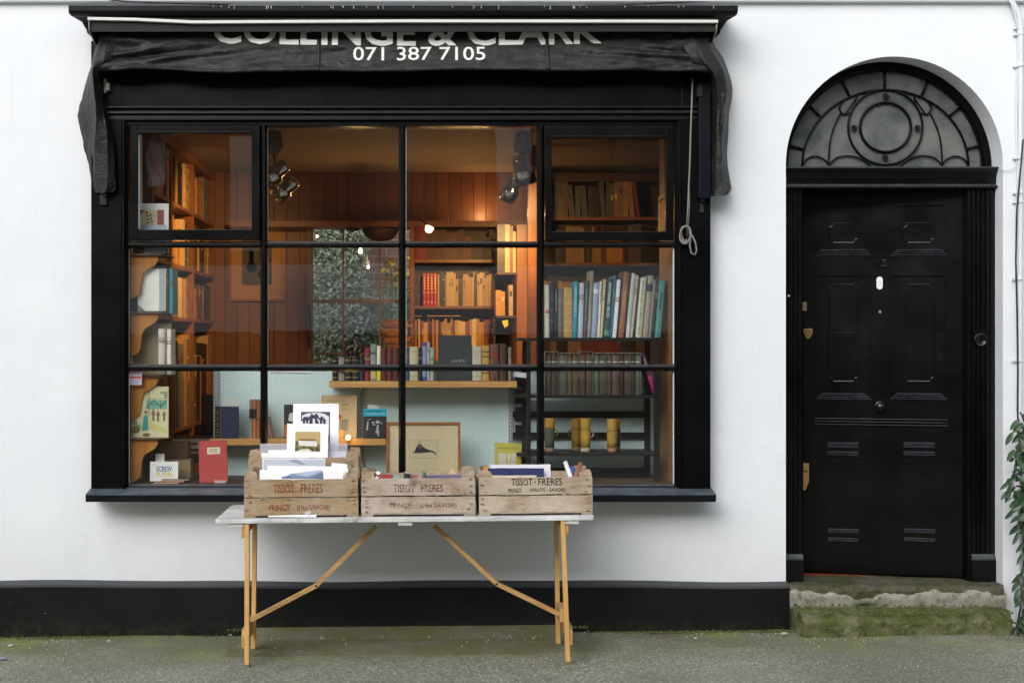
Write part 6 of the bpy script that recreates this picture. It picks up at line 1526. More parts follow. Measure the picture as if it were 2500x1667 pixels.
# pendant bulb and dark shades before the back window
pb = empty('pendant_bulb', P(880, 612, 2.3), 'small lit bulb hanging in front of the back window', 'lamp')
c = P(880, 612, 2.3); m = MB(); m.lathe(c, [(.002, -.022), (.011, -.018), (.015, -.006), (.011, .010), (.007, .022)], (0, 0, 1), 16); m.build('bulb', emis('bulb_glow', (1, .74, .40), 4), pb)
m = MB(); m.tube([(c.x, c.y, c.z+.024), (c.x, c.y, CEIL)], .0012, 6); m.lathe(c+Vector((0, 0, .024)), [(.012, 0), (.012, .04), (.004, .05)], (0, 0, 1), 12); m.build('flex', M['cable'], pb)
for (px, pyb_, rpx, lab) in ((929, 588, 44, 'large dark scalloped lampshade hanging before the back window'), (862, 564, 18, 'smaller dark lampshade left of the large one before the back window')):
    Y = 2.84; c = P(px, pyb_, Y); rr = rpx*(D0+Y)/F; r = empty('pendant_lamp', c, lab, 'lampshade')
    m = MB(); zt9 = 2.376-c.z; m.lathe(c, [(rr*.25, 0), (rr*.62, .10*zt9), (rr*.85, .38*zt9), (rr*1.0, .8*zt9), (rr*.98, zt9)], (0, 0, 1), 24); m.build('shade', CM('#3a2118', .6), r)
    m = MB(); m.lathe(c+Vector((0, 0, -.012)), [(.002, 0), (.008, .004), (.008, .014)], (0, 0, 1), 12); m.build('finial', M['brass'], r)
# desk lamp shade catching light
dl = empty('shelf_lamp', P(1047, 560, 2.5), 'small lit white lamp shade at the top of the orange back bookcase', 'lamp')
m = MB(); c = P(1047, 560, 2.5); m.lathe(c, [(.032, -.018), (.026, .012), (.014, .022)], (-.35, -.3, -.88), 18); m.build('lamp_shade', emis('lamp_shade_glow', (1, .76, .42), 2.0), dl)
m = MB(); m.tube([c+Vector((0, .0, .02)), c+Vector((-.06, .1, .08)), c+Vector((-.06, .4, .1))], .005, 6); m.build('arm', M['cable'], dl)
# ------------------------------------------------------------------ folding table
TS = .0094
def TZ(x): return GZ(x)+.7025
TY0, TY1 = -.80, -.175
tb = empty('folding_table', Vector((-.06, -.49, GZ(-.06))), 'long folding table with white-washed top and bare pine trestle legs', 'table')
tx0, tx1 = PX(524, TY0), PX(1451, TY0)
mb = MB(); pts = []
def corner(cx, cy, r, a0):
    return [(cx+r*math.cos(R(a0+i*15)), cy+r*math.sin(R(a0+i*15))) for i in range(7)]
pts = corner(tx0+.03, TY0+.03, .03, 180)+corner(tx1-.012, TY0+.012, .012, 270)+corner(tx1-.03, TY1-.03, .03, 0)+corner(tx0+.06, TY1-.06, .06, 90)
n = len(pts); vt = [(x, y, TZ(x)) for x, y in pts]; vb = [(x, y, TZ(x)-.0195) for x, y in pts]
mb.add(vt+vb, [tuple(range(n)), tuple(range(n, 2*n))[::-1]]+[(i, (i+1) % n, n+(i+1) % n, n+i) for i in range(n)])
mb.build('table_top', M['tabletop'], tb, bevel=.003)
for a, b in ((559, 594), (972, 1007), (1379, 1414)):
    mb = MB(); x0, x1 = PX(a, TY0+.01), PX(b, TY0+.01); z_ = TZ((x0+x1)/2)-.0205
    mb.box(x0, x1, TY0+.008, TY1-.03, z_-.017, z_); mb.build('cross_batten', M['tabletop'], tb, bevel=.002)
def beam(mb, a, b, w, d, up=(0, 1, 0)):
    a, b = Vector(a), Vector(b); t = (b-a).normalized(); u = Vector(up); s = t.cross(u).normalized(); u = s.cross(t).normalized()
    vs = [p+s*sx*w/2+u*sy*d/2 for p in (a, b) for sx, sy in ((-1, -1), (1, -1), (1, 1), (-1, 1))]
    mb.add(vs, [(0, 1, 2, 3), (7, 6, 5, 4), (0, 4, 5, 1), (1, 5, 6, 2), (2, 6, 7, 3), (3, 7, 4, 0)])
for (fb, ft, rb_, rt, outer) in (((603.5, -.785), (603.5, -.775), (619, -.43), (622.5, -.40), -1), ((1386.5, -.785), (1373.5, -.775), (1362.5, -.38), (1357.5, -.36), 1)):
    legs = []
    for (pb_, yb_), (pt_, yt_) in ((fb, ft), (rb_, rt)):
        xb_, xt_ = PX(pb_, yb_), PX(pt_, yt_)
        mb = MB(); beam(mb, (xb_, yb_, GZ(xb_)+.003), (xt_, yt_, TZ(xt_)-.021), .0215, .036)
        mb.build('leg', M['pineZ'], tb, bevel=.002); legs.append((xb_, yb_, xt_, yt_))
        m = MB(); beam(m, (xb_, yb_, GZ(xb_)+.0005), (xb_, yb_, GZ(xb_)+.016), .0222, .0367); m.build('muddy_foot', CM('#6e6a4c', .9), tb)
    (xb1, yb1, xt1, yt1), (xb2, yb2, xt2, yt2) = legs
    for (zr_, hh_, f) in ((.135, .085, .18), (.60+.05, .075, .95)):
        x1_, x2_ = xb1+(xt1-xb1)*f+outer*.0185, xb2+(xt2-xb2)*f+outer*.0185; y1_, y2_ = yb1+(yt1-yb1)*f-.0, yb2+(yt2-yb2)*f+.03
        if zr_ > .3: mb = MB(); beam(mb, (x1_, y1_-.01, zr_+GZ(x1_)), (x2_, y2_, zr_+GZ(x2_)), .015, hh_, (0, 0, 1))
        else:
            mb = MB(); z0 = zr_-hh_/2+GZ(x1_); mb.prism([(y1_-.012, z0), (y2_, z0), (y2_, z0+hh_), (y1_+.02, z0+hh_), (y1_-.012, z0+hh_-.03)], 'X', x1_-.0075, x1_+.0075)
        mb.build('leg_rail', M['pineB'], tb, bevel=.002)
def brace(pts, hx):
    ys = -.60
    q = [P(x, y, ys) for x, y in pts]
    for a, b in zip(q[:-1], q[1:]):
        for dy in (-.008, .008):
            mb = MB(); o_ = Vector((0, dy, 0)); beam(mb, a+o_, b+o_, .021, .0145); mb.build('folding_brace', M['pineB'], tb, bevel=.0015)
    m = MB(); m.lathe(q[1]+Vector((0, -.015, 0)), [(.006, 0), (.005, .003), (.001, .004)], (0, -1, 0), 10); m.build('brace_pivot', M['hood'], tb)
brace([(918, 1284), (772, 1428), (612, 1512)], 0); brace([(1060, 1282), (1212, 1423), (1378, 1504)], 0)
for px, py in ((1372, 1500),):
    m = MB(); a = P(px, py, -.60); m.box(a.x-.014, a.x+.02, -.63, -.45, a.z-.03, a.z+.035); m.build('brace_block', M['pineB'], tb, bevel=.002)

# ------------------------------------------------------------------ crates
INK = {'red': m_letter('faded_red_stencil', '#7e2c18', .6, lo=.34), 'brown': m_letter('faded_brown_stencil', '#5a3a2a', .8, lo=.37), 'black': m_letter('black_stencil', '#14110f', .3, lo=.28)}
def crate(lab, x0, x1, Y, zb0, wood, D=.30, ph=(.0145, .078, .006, .082), rz=0, seed=1, post=.032):
    rs = random.Random(seed); W_ = x1-x0
    r = empty('wooden_crate', Vector(((x0+x1)/2, Y, zb0)), lab, 'crate', 'old fruit crates on the table', (0, -math.atan(TS), rz)); w = W_/2
    zA = ph[0]; zB = zA+ph[1]; zC = zB+ph[2]; zD = zC+ph[3]; th = .010
    planks = {}
    def plank(nm, x0, x1, y0, y1, z0, z1, jag=.0015, along='x'):
        m = MB(); n = 14; rows = []
        for i in range(n+1):
            f = i/n; t1 = z1+rs.uniform(-jag, jag); t0 = z0+rs.uniform(-jag, jag)
            if along == 'x': x = x0+(x1-x0)*f; rows.append([(x, y0, t0), (x, y0, t1), (x, y1, t1), (x, y1, t0), (x, y0, t0)])
            else: y = y0+(y1-y0)*f; rows.append([(x0, y, t0), (x0, y, t1), (x1, y, t1), (x1, y, t0), (x0, y, t0)])
        m.grid(rows, 0, False); m.add(rows[0][:4], [(0, 1, 2, 3)]); m.add(rows[-1][:4], [(3, 2, 1, 0)])
        return m.build(nm, wood, r, local=True, bevel=.001)
    lower = plank('front_plank', -w, w, 0, th, zA+.001, zB); upper = plank('front_plank', -w+.001, w-.001, 0, th, zC, zD)
    plank('rear_plank', -w, w, D-th, D, zA+.001, zB); plank('rear_plank', -w, w, D-th, D, zC, zD+.002)
    for s in (-1, 1):
        xa = s*w; xb = s*(w-th)
        plank('end_plank', min(xa, xb), max(xa, xb), th+.001, D-th-.001, zA+.004, zB-.004, along='y'); plank('end_plank', min(xa, xb), max(xa, xb), th+.001, D-th-.001, zC, zD-.004, along='y')
        m = MB(); m.box(min(xa, s*(w-.055)), max(xa, s*(w-.055)), .002, D-.002, 0, zA-.001); m.build('bottom_runner', wood, r, local=True, bevel=.001)
        for yy, sg in ((th+.0015, 1), (D-th-.0015, -1)):
            px_ = s*(w-th-.001) if False else s*(w-.002)
            hp = zD+post+rs.uniform(-.004, .004)
            # three-cornered post, cut on the slant
            q = [(px_, yy), (s*(w-.064), yy), (s*(w-.055), yy+sg*.018), (s*(w-.018), yy+sg*.058), (px_, yy+sg*.058)]
            if s < 0: q = q[::-1]
            m = MB(); nq = len(q); k = rs.uniform(-.006, .006)
            tops = [(x, y, hp-(.018 if abs(y-yy) < .004 else 0)+k*(1 if x > 0 else -1)*.3+rs.uniform(-.002, .002)) for x, y in q]
            m.add([(x, y, zA+.002) for x, y in q]+tops, [tuple(range(nq)), tuple(range(nq, 2*nq))[::-1]]+[(i, (i+1) % nq, nq+(i+1) % nq, nq+i) for i in range(nq)])
            m.build('corner_post', M['cratepost'], r, local=True, bevel=.002)
    m = MB()
    for i in range(4):
        y = .014+i*(D-.028)/4; m.box(-w+.001, w-.001, y, y+(D-.028)/4-.008, zA-.002, zA+.006) if False else m.box(-w+.012, w-.012, y, y+(D-.028)/4-.008, zA+.001, zA+.007)
    m.box(-w+.002, w-.002, .0, .012, zA-.0055, zA-.0002)
    m.build('base_slats', wood, r, local=True)
    m = MB()
    for (pz0, pz1) in ((zA, zB), (zC, zD)):
        for s in (-1, 1):
            for k in range(3):
                x = s*(w-.012-rs.uniform(0, .022)); z_ = pz0+(pz1-pz0)*(k+.5)/3+rs.uniform(-.010, .010)
                pl = [(x+.0105*a*math.cos(t2), z_+.0062*a*math.sin(t2)) for t2, a in [(2*math.pi*i/9, rs.uniform(.6, 1.25)) for i in range(9)]]
                m.prism(pl, 'Y', -.0006, .0004)
    m.build('nail_stain', m_letter('rust_stain', '#4a3020', 1.6, lo=.42), r, local=True)
    return r, upper, lower, (zA, zB, zC, zD)
def stencil(part, root, s, pa, pb, pya, pyb, Y, ink, bold=.012, nm='stencilled_lettering'):
    x0, x1 = PX(pa, Y)-root.location.x, PX(pb, Y)-root.location.x; cx = (x0+x1)/2
    z1, z0 = PZ(pya, Y)-root.location.z-TS*cx, PZ(pyb, Y)-root.location.z-TS*cx
    m = MB(); flat_text(m, s, x0, x1, z0, z1, -.0008, bold)
    return m.build(nm, INK[ink], part, local=True)
CY_ = -.745
def cz(pa, pb, Y): return TZ((PX(pa, Y)+PX(pb, Y))/2)+.0012
c1, u1_, l1_, zz1 = crate('front left crate of weathered boards stencilled in faded red, packed with white prints', PX(596, CY_), PX(875, CY_), CY_, cz(596, 875, CY_), M['crate1'], seed=1, rz=.004)
stencil(u1_, c1, 'TISSOT', 668, 719, 1181, 1203, CY_, 'red'); stencil(u1_, c1, 'FRERES', 735, 788, 1180, 1203, CY_, 'red')
stencil(l1_, c1, 'PRINGY', 656.5, 708.6, 1231, 1246, CY_, 'red', .014); stencil(l1_, c1, '(Hte SAVOIE)', 725, 805.5, 1231, 1247, CY_, 'red', .014)
c2, u2_, l2_, zz2 = crate('middle crate of grey boards with very faded brown stencilling and low contents', PX(882.5, CY_), PX(1161, CY_), CY_, cz(882, 1161, CY_), M['crate2'], seed=2, rz=-.006)
stencil(u2_, c2, 'TISSOT', 962, 1012, 1181, 1201, CY_, 'brown'); stencil(u2_, c2, 'FRERES', 1029, 1082, 1181, 1200, CY_, 'brown')
stencil(l2_, c2, 'PRINGY', 953, 1004, 1227, 1240, CY_, 'brown', .014); stencil(l2_, c2, '(Hte SAVOIE)', 1027, 1115, 1227, 1241, CY_, 'brown', .014)
c3, u3_, l3_, zz3 = crate('right-hand crate with crisp black stencilling on its upper board and a blank lower board', PX(1170, CY_), PX(1447.5, CY_), CY_, cz(1170, 1447, CY_), M['crate3'], seed=3, rz=.008)
stencil(u3_, c3, 'TISSOT', 1249, 1300.5, 1167, 1184.5, CY_, 'black'); stencil(u3_, c3, 'FRERES', 1315, 1373.5, 1166, 1184, CY_, 'black')
m = MB(); x = PX(1307, CY_)-c3.location.x; z_ = PZ(1176, CY_)-c3.location.z-TS*x; m.prism([(x+.004*math.cos(i*.7854), z_+.004*math.sin(i*.7854)) for i in range(8)], 'Y', -.0008, .0); m.build('stencilled_dot', INK['black'], u3_, local=True)
stencil(u3_, c3, 'PRINGY', 1241, 1274, 1191, 1202, CY_, 'black', .014); stencil(u3_, c3, '(HAUTE - SAVOIE)', 1294, 1381, 1190, 1201.5, CY_, 'black', .014)
CY4 = -.425; zc4 = PZ(1116, CY4)-.1825
c4, u4_, l4_, zz4 = crate('raised crate behind the front left one, holding tall white mounted prints', PX(607, CY4), PX(876, CY4), CY4, zc4, M['crate1'], seed=4, rz=-.003)
stencil(u4_, c4, 'TISSOT', 839, 866, 1129, 1135, CY4, 'black', .0)
m = MB(); xx = PX(740, -.36); m.box(xx-.2, xx+.2, -.40, -.30, TZ(xx)+.001, zc4-.003); tag(m.build('support_block', M['cratepost'], bevel=.002), 'wooden block propping up the raised rear crate', 'block')

# sheets and cards standing in the crates
def sheet(lab, pa, pb, pya, Y, zbase, col='#f4f4f6', th=.0025, tilt=.12, roll=0, nm='mounted_print', cat='print', mat=None):
    x0, x1 = PX(pa, Y), PX(pb, Y); z1 = PZ(pya, Y); w = x1-x0; h = (z1-zbase)/math.cos(tilt)
    yy = Y-math.sin(tilt)*h
    r = empty(nm, Vector(((x0+x1)/2, yy+.0, zbase)), lab, cat, None, (-tilt, roll, 0)); m = MB(); n = 10
    fr_ = [-w/2+w*i/n for i in range(n+1)]; rs = random.Random(int(pa*7)); top = [h+rs.uniform(-.0006, .0006) for _ in fr_]
    m.prism([(x, 0) for x in fr_]+[(x, t) for x, t in zip(fr_[::-1], top[::-1])], 'Y', 0, th)
    m.build('card', mat or CM(col, .7, .03), r, local=True); r['_w'] = w; r['_h'] = h
    # image rectangle in px -> local fractions
    def UV(px, py): return ((PX(px, Y)-x0)/w, (PZ(py, Y)-zbase)/(z1-zbase))
    return r, w, h, UV
bz = c1.location.z+.012; b4 = c4.location.z+.012
# rear crate
r, w, h, U = sheet('tall white mount with a dark group photograph, tallest in the raised crate', 716, 827, 985, -.20, b4)
V = lambda x, y: U(580+x/4.9, 960+y/4.9)
deco(r, 'photo_ground', CM('#3d3f56', .7), [[V(760, 217), V(1108, 217), V(1108, 680), V(1080, 680), V(1085, 420), V(1050, 330), V(760, 330)]], w, h)
deco(r, 'photo_light', CM('#d3d3d8', .7), [[V(775, 260), V(830, 238), V(900, 228), V(980, 228), V(1050, 245), V(1095, 275), V(1095, 420), V(775, 420)], [V(1050, 330), V(1090, 300), V(1096, 660), V(1072, 660)]], w, h, -.0012)
figs = []; rsf = random.Random(9)
for (fx, fs, k) in ((800, 90, 1), (838, 95, 1), (888, 128, 1), (945, 132, 1), (1000, 95, 1.1), (1040, 70, 1)):
    a = V(fx, 360); b = V(fx, 360-fs); s_ = b[1]-a[1]; figs.append([(a[0]+(x+rsf.uniform(-.06, .06))*s_*(h/w)*k*1.5, a[1]+y*s_+rsf.uniform(-.01, .01)) for x, y in person_shape(0, 0, 1)])
deco(r, 'photo_figure', CM('#2f3244', .7), figs, w, h, -.0020)
deco(r, 'photo_figure', CM('#44475a', .7), [[V(1070, 420), V(1088, 430), V(1082, 480), V(1100, 500), V(1092, 560), V(1102, 640), V(1070, 640), V(1075, 520)], [V(1082, 645), V(1112, 645), V(1112, 690), V(1082, 690)]], w, h, -.0026)
deco(r, 'pencil_note', CM('#b9bac0', .7), [[V(1060, 150), V(1130, 150), V(1130, 154), V(1060, 154)], [V(1070, 165), V(1125, 165), V(1125, 168), V(1070, 168)], [V(1048, 130), V(1050, 130), V(1050, 218), V(1048, 218)]], w, h)
r, w, h, U = sheet('small deckle-edged white mount with an ochre landscape print, front of the raised crate', 699.5, 800, 1034, -.33, b4, tilt=.10, roll=.01)
V = lambda x, y: U(580+x/4.9, 960+y/4.9)
deco(r, 'print_sky', CM('#b5a069', .7), [[V(685, 455), V(985, 455), V(985, 600), V(685, 600)]], w, h)
deco(r, 'print_ground', CM('#7c7446', .7), [[V(685, 600), V(985, 600), V(985, 690), V(685, 690)]], w, h)
deco(r, 'print_house', CM('#dcdad2', .7), [[V(728, 560), V(940, 565), V(948, 628), V(728, 622)], [V(700, 690), V(760, 665), V(850, 660), V(890, 690)]], w, h, -.0014)
deco(r, 'print_roof', CM('#8a5f3a', .7), [[V(720, 562), V(745, 540), V(915, 540), V(950, 565)]], w, h, -.0018)
deco(r, 'print_shrub', CM('#4c4a2c', .7), [ell(*V(705, 590), .03, .03), ell(*V(700, 660), .03, .03), ell(*V(890, 665), .05, .02), ell(*V(950, 650), .04, .02), ell(*V(960, 672), .05, .015), ell(*V(790, 640), .05, .012), ell(*V(860, 642), .05, .010)], w, h, -.0022)
sheet('plain white card at the left inside the raised crate', 655, 700, 1097, -.34, b4)
sheet('broad plain white card at the back left of the raised crate', 638, 790, 1105, -.30, b4)
r, w, h, U = sheet('clear plastic sleeve sticking up behind the prints in the raised crate', 635, 848, 1082, -.26, b4, mat=M['film'], th=.0008, nm='plastic_sleeve', cat='sleeve')
sheet('plain white card at the right inside the raised crate', 800, 846, 1101, -.31, b4, '#c9c6d6')
# front left crate
r, w, h, U = sheet('wide print with a pale misty picture at the back of the front left crate', 640, 794, 1118, -.475, bz, '#d9dbe2', tilt=.05)
deco(r, 'misty_picture', CM('#b9becb', .7), [[U(644, 1121), U(792, 1121), U(792, 1150), U(644, 1150)]], w, h); deco(r, 'mist_streak', CM('#8f93a6', .7), [[U(700, 1122), U(725, 1121), U(745, 1132), U(752, 1134), U(735, 1133), U(715, 1127)]], w, h, -.0014)
sheet('plain white card standing in the left of the front left crate', 634, 700, 1146, -.60, bz, tilt=.08)
sheet('broad plain white card in the middle of the front left crate', 652, 842, 1137, -.52, bz, tilt=.10, roll=.012)
sheet('crooked white card with a raised corner at the right of the front left crate', 800, 838, 1130, -.50, bz, tilt=.1, roll=.09)
sheet('white card at the far right of the front left crate', 806, 846, 1142, -.62, bz, tilt=.10, roll=.04)
r, w, h, U = sheet('white mounted print of blue misty mountains in the front left crate', 654, 838, 1143, -.66, bz, tilt=.08)
V = lambda x, y: U(580+x/4.9, 960+y/4.9)
deco(r, 'print_sky', CM('#aebbd0', .7), [[V(640, 955), V(1000, 912), V(1022, 930), V(1030, 1060), V(640, 1060)]], w, h)
deco(r, 'print_far_hill', CM('#7f90ac', .7), [[V(560, 1000), V(640, 958), V(700, 965), V(840, 990), V(960, 945), V(1020, 925), V(1030, 1060), V(560, 1060)]], w, h, -.0014)
deco(r, 'print_near_hill', CM('#5f738f', .7), [[V(530, 1005), V(545, 985), V(552, 998), V(565, 978), V(575, 1000), V(590, 975), V(600, 995), V(615, 970), V(630, 992), V(700, 1000), V(860, 1010), V(930, 985), V(1018, 945), V(1028, 1060), V(530, 1060)]], w, h, -.0020)
sheet('low white card at the very front of the front left crate', 660, 776, 1168, -.70, bz, tilt=.04)
m = MB(); a = P(655, 1259, -.757); b = P(774, 1256, -.757); m.add([(a.x, -.757, a.z+.002), (b.x, -.772, b.z+.004), (b.x-.004, -.775, b.z-.010), (b.x-.02, -.775, b.z-.0085), (a.x, -.762, a.z-.003)], [(0, 1, 2, 3, 4)])
tag(m.build('paper_strip', M['paper'], solid=.0012), 'torn white paper strip wedged under the lower board of the front left crate', 'paper strip')
m = MB(); a = P(742, 1252, -.76); m.add([(a.x, -.768, a.z+.006), (a.x+.035, -.77, a.z+.014), (a.x+.03, -.775, a.z-.014), (a.x+.018, -.77, a.z-.018)], [(0, 1, 2, 3)])
tag(m.build('clear_wrapper', M['film'], solid=.001), 'crumpled clear wrapper at the end of the paper strip', 'plastic wrap')
# middle crate
b2_ = c2.location.z+.009
def lying(lab, pa, pb, py, Y, th, dep, col, rz=0, edge=None):
    x0, x1 = PX(pa, Y), PX(pb, Y); z1 = PZ(py, Y); r = empty('book', Vector(((x0+x1)/2, Y, z1-th)), lab, 'book', None, (0, 0, rz)); w = (x1-x0)/2
    m = MB(); m.box(-w, w, 0, dep, 0, .002); m.box(-w, w, 0, dep, th-.002, th); m.box(-w, w, 0, .002, .002, th-.002); m.build('cover', CM(col, .5), r, local=True, bevel=.0006)
    m = MB(); m.box(-w+.002, w-.002, .002, dep-.003, .002, th-.002); m.build('pages', M['page'], r, local=True); return r
m = MB(); xx0, xx1 = PX(905, -.7), PX(1140, -.7)
for (i, (a, b, py, Y, c_, lab)) in enumerate([(919, 958, 1165, -.70, '#a8352f', 'red book lying at the front left of the middle crate'), (958, 974, 1166, -.68, '#9fb4b8', 'pale blue booklet lying in the middle crate'), (990, 1021, 1165, -.70, '#b06a66', 'dusty pink book lying between the green ones in the middle crate'), (1030, 1130, 1166.5, -.66, '#6a5a86', 'purple book lying at the right of the middle crate')]):
    lying(lab, a, b, py, Y, .026, .16, c_)
for i in range(9):
    x = PX(905, -.6)+i*.046; hh_ = random.uniform(.11, .132)
for (pa, pb, pt, Y, c_, lab) in [(974, 990, 1154, -.72, '#24362c', 'dark green book standing at the front of the middle crate'), (1021, 1029, 1152, -.72, '#3f6a4c', 'slim green book standing right of the dark green one')]:
    x0, x1 = PX(pa, Y), PX(pb, Y); zt3 = PZ(pt, Y); r = empty('book', Vector(((x0+x1)/2, Y+.0, b2_)), lab, 'book', None, (0, .12, 0)); c_m, p_m = MB(), MB(); spine_meshes(x1-x0, .11, zt3-b2_, c_m, p_m); c_m.build('cover', CM(c_, .4), r, local=True); p_m.build('pages', M['page'], r, local=True)
m = MB(); m.prism([(PX(1094, -.5), PZ(1156, -.5)), (PX(1103, -.5), PZ(1143, -.5)), (PX(1116, -.5), PZ(1156, -.5))], 'Y', -.50, -.498); tag(m.build('cream_card', CM('#c9b48e', .7)), 'cream card corner sticking up at the back right of the middle crate', 'card')
for (a, b, py, Y, lab) in ((908, 930, 1163, -.715, 'crumpled white paper at the left inside the middle crate'), (912, 935, 1150, -.50, 'white paper scrap by the rear left post of the middle crate')):
    m = MB(); p0 = P((a+b)/2, py, Y); rs = random.Random(a); m.grid([[(p0.x+.022*(i-2)/2+rs.uniform(-.003, .003), Y+.02*(j-2)/2, p0.z-.006+.008*math.cos(i*1.7)*math.cos(j)+rs.uniform(-.003, .003)) for j in range(5)] for i in range(5)])
    tag(m.build('crumpled_paper', M['paper'], solid=.001), lab, 'paper')
# filling of the middle crate: row of paperbacks below the rim
pal_f = [('tan', '#b39a72'), ('dark', '#2a2522'), ('brown', '#6b4a34'), ('navy', '#262a4a'), ('white', '#c9c7c0'), ('red', '#8c2f2a'), ('green', '#33483a')]
bookrow(PX(905, -.6), PX(1140, -.6), -.665, b2_, (.095, .110), (.03, .045), .12, pal_f, 'bottom of the middle crate', seed=71, maxn=14)
b3_ = c3.location.z+.009
bookrow(PX(1192, -.7), PX(1428, -.7), -.715, b3_, (.105, .122), (.010, .026), .12, pal_f, 'row behind the slit of the right crate', seed=72, maxn=20)
# right crate: cards
sheet('white mount at the back of the cards in the right crate', 1197, 1344, 1133, -.60, b3_, '#dfdfe6', tilt=.08, roll=-.002)
r, w, h, U = sheet('navy blue card with a fine starburst in the right crate', 1191, 1328, 1142, -.63, b3_, '#232c5c', tilt=.06)
deco(r, 'fine_starburst', CM('#5a6494', .6), [[(.40+.003*math.cos(a), .90+.004*math.sin(a)), (.40+.040*math.cos(a), .90+.08*math.sin(a)), (.40+.003*math.cos(a+.2), .90+.004*math.sin(a+.2))] for a in [i*math.pi/8 for i in range(16)]], w, h)
sheet('cream card at the front of the right crate', 1193, 1310, 1159.5, -.66, b3_, '#d8cdb5', tilt=.03)
sheet('clear plastic sleeve standing at the back of the right crate', 1212, 1348, 1123, -.52, b3_, mat=M['picglass'], th=.0008, nm='plastic_sleeve', cat='sleeve', tilt=.04)
sheet('orange card edge at the left inside the right crate', 1180, 1200, 1139, -.52, b3_, '#c9924e', tilt=.03)
for (a, b, c_, lab, wd) in (((1392, 1160), (1380, 1127), '#d9dade', 'white rolled leaflet leaning at the right end of the right crate', .011), ((1391, 1168), (1399, 1141), '#4463a8', 'blue rolled leaflet leaning in the right crate', .012), ((1402, 1170), (1418, 1130), '#8a6244', 'brown-edged rolled leaflet at the far right of the right crate', .012)):
    m = MB(); p0 = P(a[0], a[1], -.62); p1 = P(b[0], b[1], -.58); d_ = (p0-p1)
    p0 = p0+d_*.9
    m.tube([p0, p1], [wd, wd], 14, smooth=True); r_ = m.build('rolled_leaflet', CM(c_, .5)); tag(r_, lab, 'leaflet')

# moss tufts and grit gathered along the foot of the wall and on the step
rs = random.Random(55); mm = MB(); gg = MB()
for i in range(5200):
    if i % 3 == 0: x = rs.uniform(PX(1950, -.2), PX(2470, -.2)); e_ = rs.random(); y = -.235+rs.gauss(0, .006) if e_ < .45 else rs.uniform(-.23, -.06); z_ = .153 if e_ >= .45 else rs.choice([.152, .148, rs.uniform(.03, .15)]); y = y if z_ > .14 else -.248
    else:
        x = rs.choice([rs.uniform(-2.3, 2.0), rs.gauss(-1.75, .25), rs.gauss(1.2, .35), rs.gauss(1.9, .1)]); y = -.066-abs(rs.gauss(0, .022)); z_ = GZ(x)+(.03 if PX(560, 0) < x < PX(1430, 0) else 0)
        if x > PX(1920, 0): continue
    L_ = rs.uniform(.005, .013)
    leaf_into(mm, (x, y, z_), (rs.uniform(-.8, .8), -rs.random(), rs.uniform(.2, 1)), (0, -1, .3), L_, L_*.5)
tag(mm.build('moss_tufts', m_leaf('moss_green', (.05, .07, .015), (.15, .18, .05), .8), recalc=False), 'short olive moss tufts along the plinth foot and on the edge of the doorstep', 'moss', kind='stuff')
for i in range(900):
    x = rs.uniform(-2.3, 3.3); y = -.07-abs(rs.gauss(0, .09)) if rs.random() < .6 else rs.uniform(-1.0, -.1); r_ = rs.uniform(.0015, .0045)
    if x > PX(1930, 0) and y > -.26: y = -.26-abs(rs.gauss(0, .05))
    z_ = GZ(x)+(.012 if -1.0 < x < .9 and y > -.6 else 0)+.001; q_ = [(x+r_*rs.uniform(.6, 1.3)*math.cos(a), y+r_*rs.uniform(.6, 1.3)*math.sin(a)) for a in [k*math.pi/3 for k in range(6)]]
    gg.add([(a, b, z_-.002) for a, b in q_]+[(x+(a-x)*.5, y+(b-y)*.5, z_+r_*.8) for a, b in q_], [tuple(range(6, 12))]+[(k, (k+1) % 6, 6+(k+1) % 6, 6+k) for k in range(6)], rs.choice([0, 0, 1, 2]))
tag(gg.build('grit', [CM('#b9b4a4', .8), CM('#6e6a5e', .8), CM('#4d3b2a', .8)]), 'scattered grit and tiny stones on the pavement near the wall', 'grit', kind='stuff')

# ------------------------------------------------------------------ buildings across the street (seen in the glass)
ob = empty('opposite_building', (0, -15, 0), 'dark brick house with white bands across the street, reflected in the glass', 'building')
mb = MB(); mb.box(-16, 14, -15.6, -15, -.5, 6.4); mb.build('brick_front', M['brick2'], ob)
mb = MB(); mb.box(-16, 14, -14.97, -14.90, 1.7, 2.75); mb.build('white_band', M['render'], ob)
for x in (-12, -8.2, -2.95, 1.2, 6.0, 9.5): mb = MB(); mb.box(x, x+.55, -15.0+.001, -14.88, 3.0, 5.6); mb.build('white_pier', M['render'], ob)
for x in (-14.3, -10.3, -6.4, -5.0, -.9, 3.2, 4.6, 8.0, 11.6):
    mb = MB(); mb.box(x, x+1.1, -15.0, -14.96, 3.4, 5.2); w_ = mb.build('window', CM('#3b3f42', .2), ob)
    for xx in (x, x+.53, x+1.04): m = MB(); m.box(xx, xx+.06, -14.96, -14.93, 3.4, 5.2); m.build('window_bar', CM('#55524e', .5), w_)
for x in (-13, -7, -1.5, 4, 9): mb = MB(); mb.box(x, x+1.6, -15.0, -14.95, .2, 2.1); mb.build('window', CM('#2f3234', .2), ob)
mb = MB(); mb.prism([(-15.9, 6.4), (-14.8, 6.4), (-15.9, 7.4)], 'X', -16, 14); mb.build('roof', CM('#3a3a40', .7), ob)

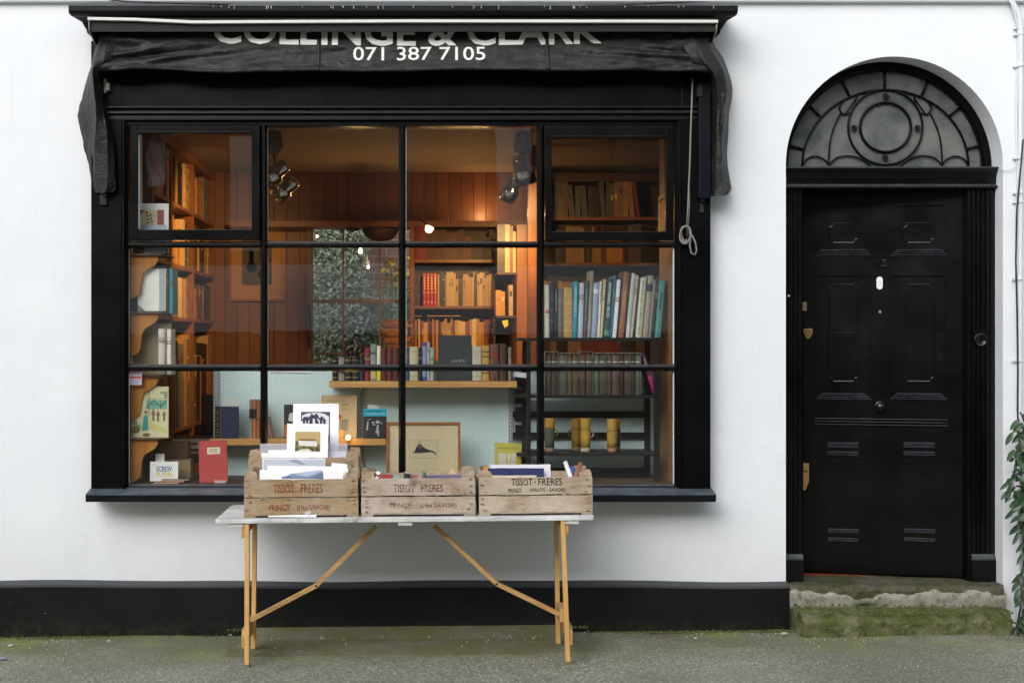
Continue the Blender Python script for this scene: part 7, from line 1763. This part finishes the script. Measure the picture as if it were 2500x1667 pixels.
# ------------------------------------------------------------------ light
sun_el, sun_az = R(30), R(207)       # overcast: a broad soft sun high behind the camera
wd = bpy.data.worlds.new('World'); sc.world = wd; wd.use_nodes = True; nt = wd.node_tree; nt.nodes.clear()
sky = nt.nodes.new('ShaderNodeTexSky'); sky.sky_type = 'NISHITA'; sky.sun_disc = False; sky.sun_elevation = sun_el; sky.sun_rotation = sun_az; sky.air_density = 1.6; sky.dust_density = 3.0; sky.ozone_density = 1.0
hs = nt.nodes.new('ShaderNodeHueSaturation'); hs.inputs['Saturation'].default_value = .3
bg = nt.nodes.new('ShaderNodeBackground'); bg.inputs[1].default_value = SKY_STR = .145
wo = nt.nodes.new('ShaderNodeOutputWorld'); nt.links.new(sky.outputs[0], hs.inputs['Color']); nt.links.new(hs.outputs[0], bg.inputs[0]); nt.links.new(bg.outputs[0], wo.inputs[0])
sd = Vector((math.sin(sun_az)*math.cos(sun_el), math.cos(sun_az)*math.cos(sun_el), math.sin(sun_el)))
l = bpy.data.lights.new('sun', 'SUN'); l.energy = .95; l.angle = R(50); l.color = (.94, .965, 1)
o = bpy.data.objects.new('sun', l); COL.objects.link(o); o.location = sd*20; o.rotation_euler = sd.to_track_quat('Z', 'Y').to_euler()
# lamps: the chrome spots, the pendant bulb, the case lights and an unseen room fill
K = 0.8
light('spot_left', 'SPOT', P(655, 447, .95), 62*K, WARM, .012, (-1.55, 2.1, 1.9), 95, .8)
light('spot_left_low', 'SPOT', P(675, 484, 1.0), 42*K, WARM, .012, (-1.3, 2.6, .9), 90, .8)
light('spot_right', 'SPOT', P(1290, 452, .95), 45*K, WARM, .012, (1.4, 2.7, 1.6), 90, .8)
light('spot_right_back', 'SPOT', P(1240, 492, 1.1), 75*K, WARM, .012, (.42, 2.8, 1.50), 60, .8)
light('pendant_light', 'POINT', P(880, 622, 2.26), 3*K, WARM, .012)
light('bookcase_lamp', 'POINT', P(1178, 522, 2.84), 2.2*K, WARM, .012)
light('shelf_lamp_light', 'POINT', P(1047, 580, 2.45), .8*K, WARM, .012)
light('room_fill', 'POINT', Vector((.3, 1.9, 2.2)), 3.0*K, WARM, .12)  # unseen fill light mid-room, no lamp fixture belongs to it
light('bulb_reflection_light', 'POINT', P(850, 1062, .20), .25, WARM, .02)  # added light for the globe that stands in for a reflection

cam = bpy.data.cameras.new('camera'); co = bpy.data.objects.new('camera', cam); COL.objects.link(co); sc.camera = co
co.location = (0, -D0, H); co.rotation_euler = (R(90), 0, 0); cam.sensor_width = 36; cam.lens = F/2500*36; cam.shift_x = (1250-CX)/2500; cam.shift_y = 0; cam.clip_end = 300; cam.clip_start = .1
sc.view_settings.view_transform = 'Standard'; sc.view_settings.look = 'None'; sc.view_settings.exposure = 0.62; sc.view_settings.gamma = 1
sc.cycles.max_bounces = 8; sc.cycles.diffuse_bounces = 4; sc.cycles.glossy_bounces = 4; sc.cycles.transparent_max_bounces = 16
for ob_ in list(sc.objects):
    for k_ in ('_w', '_h'):
        if k_ in ob_: del ob_[k_]
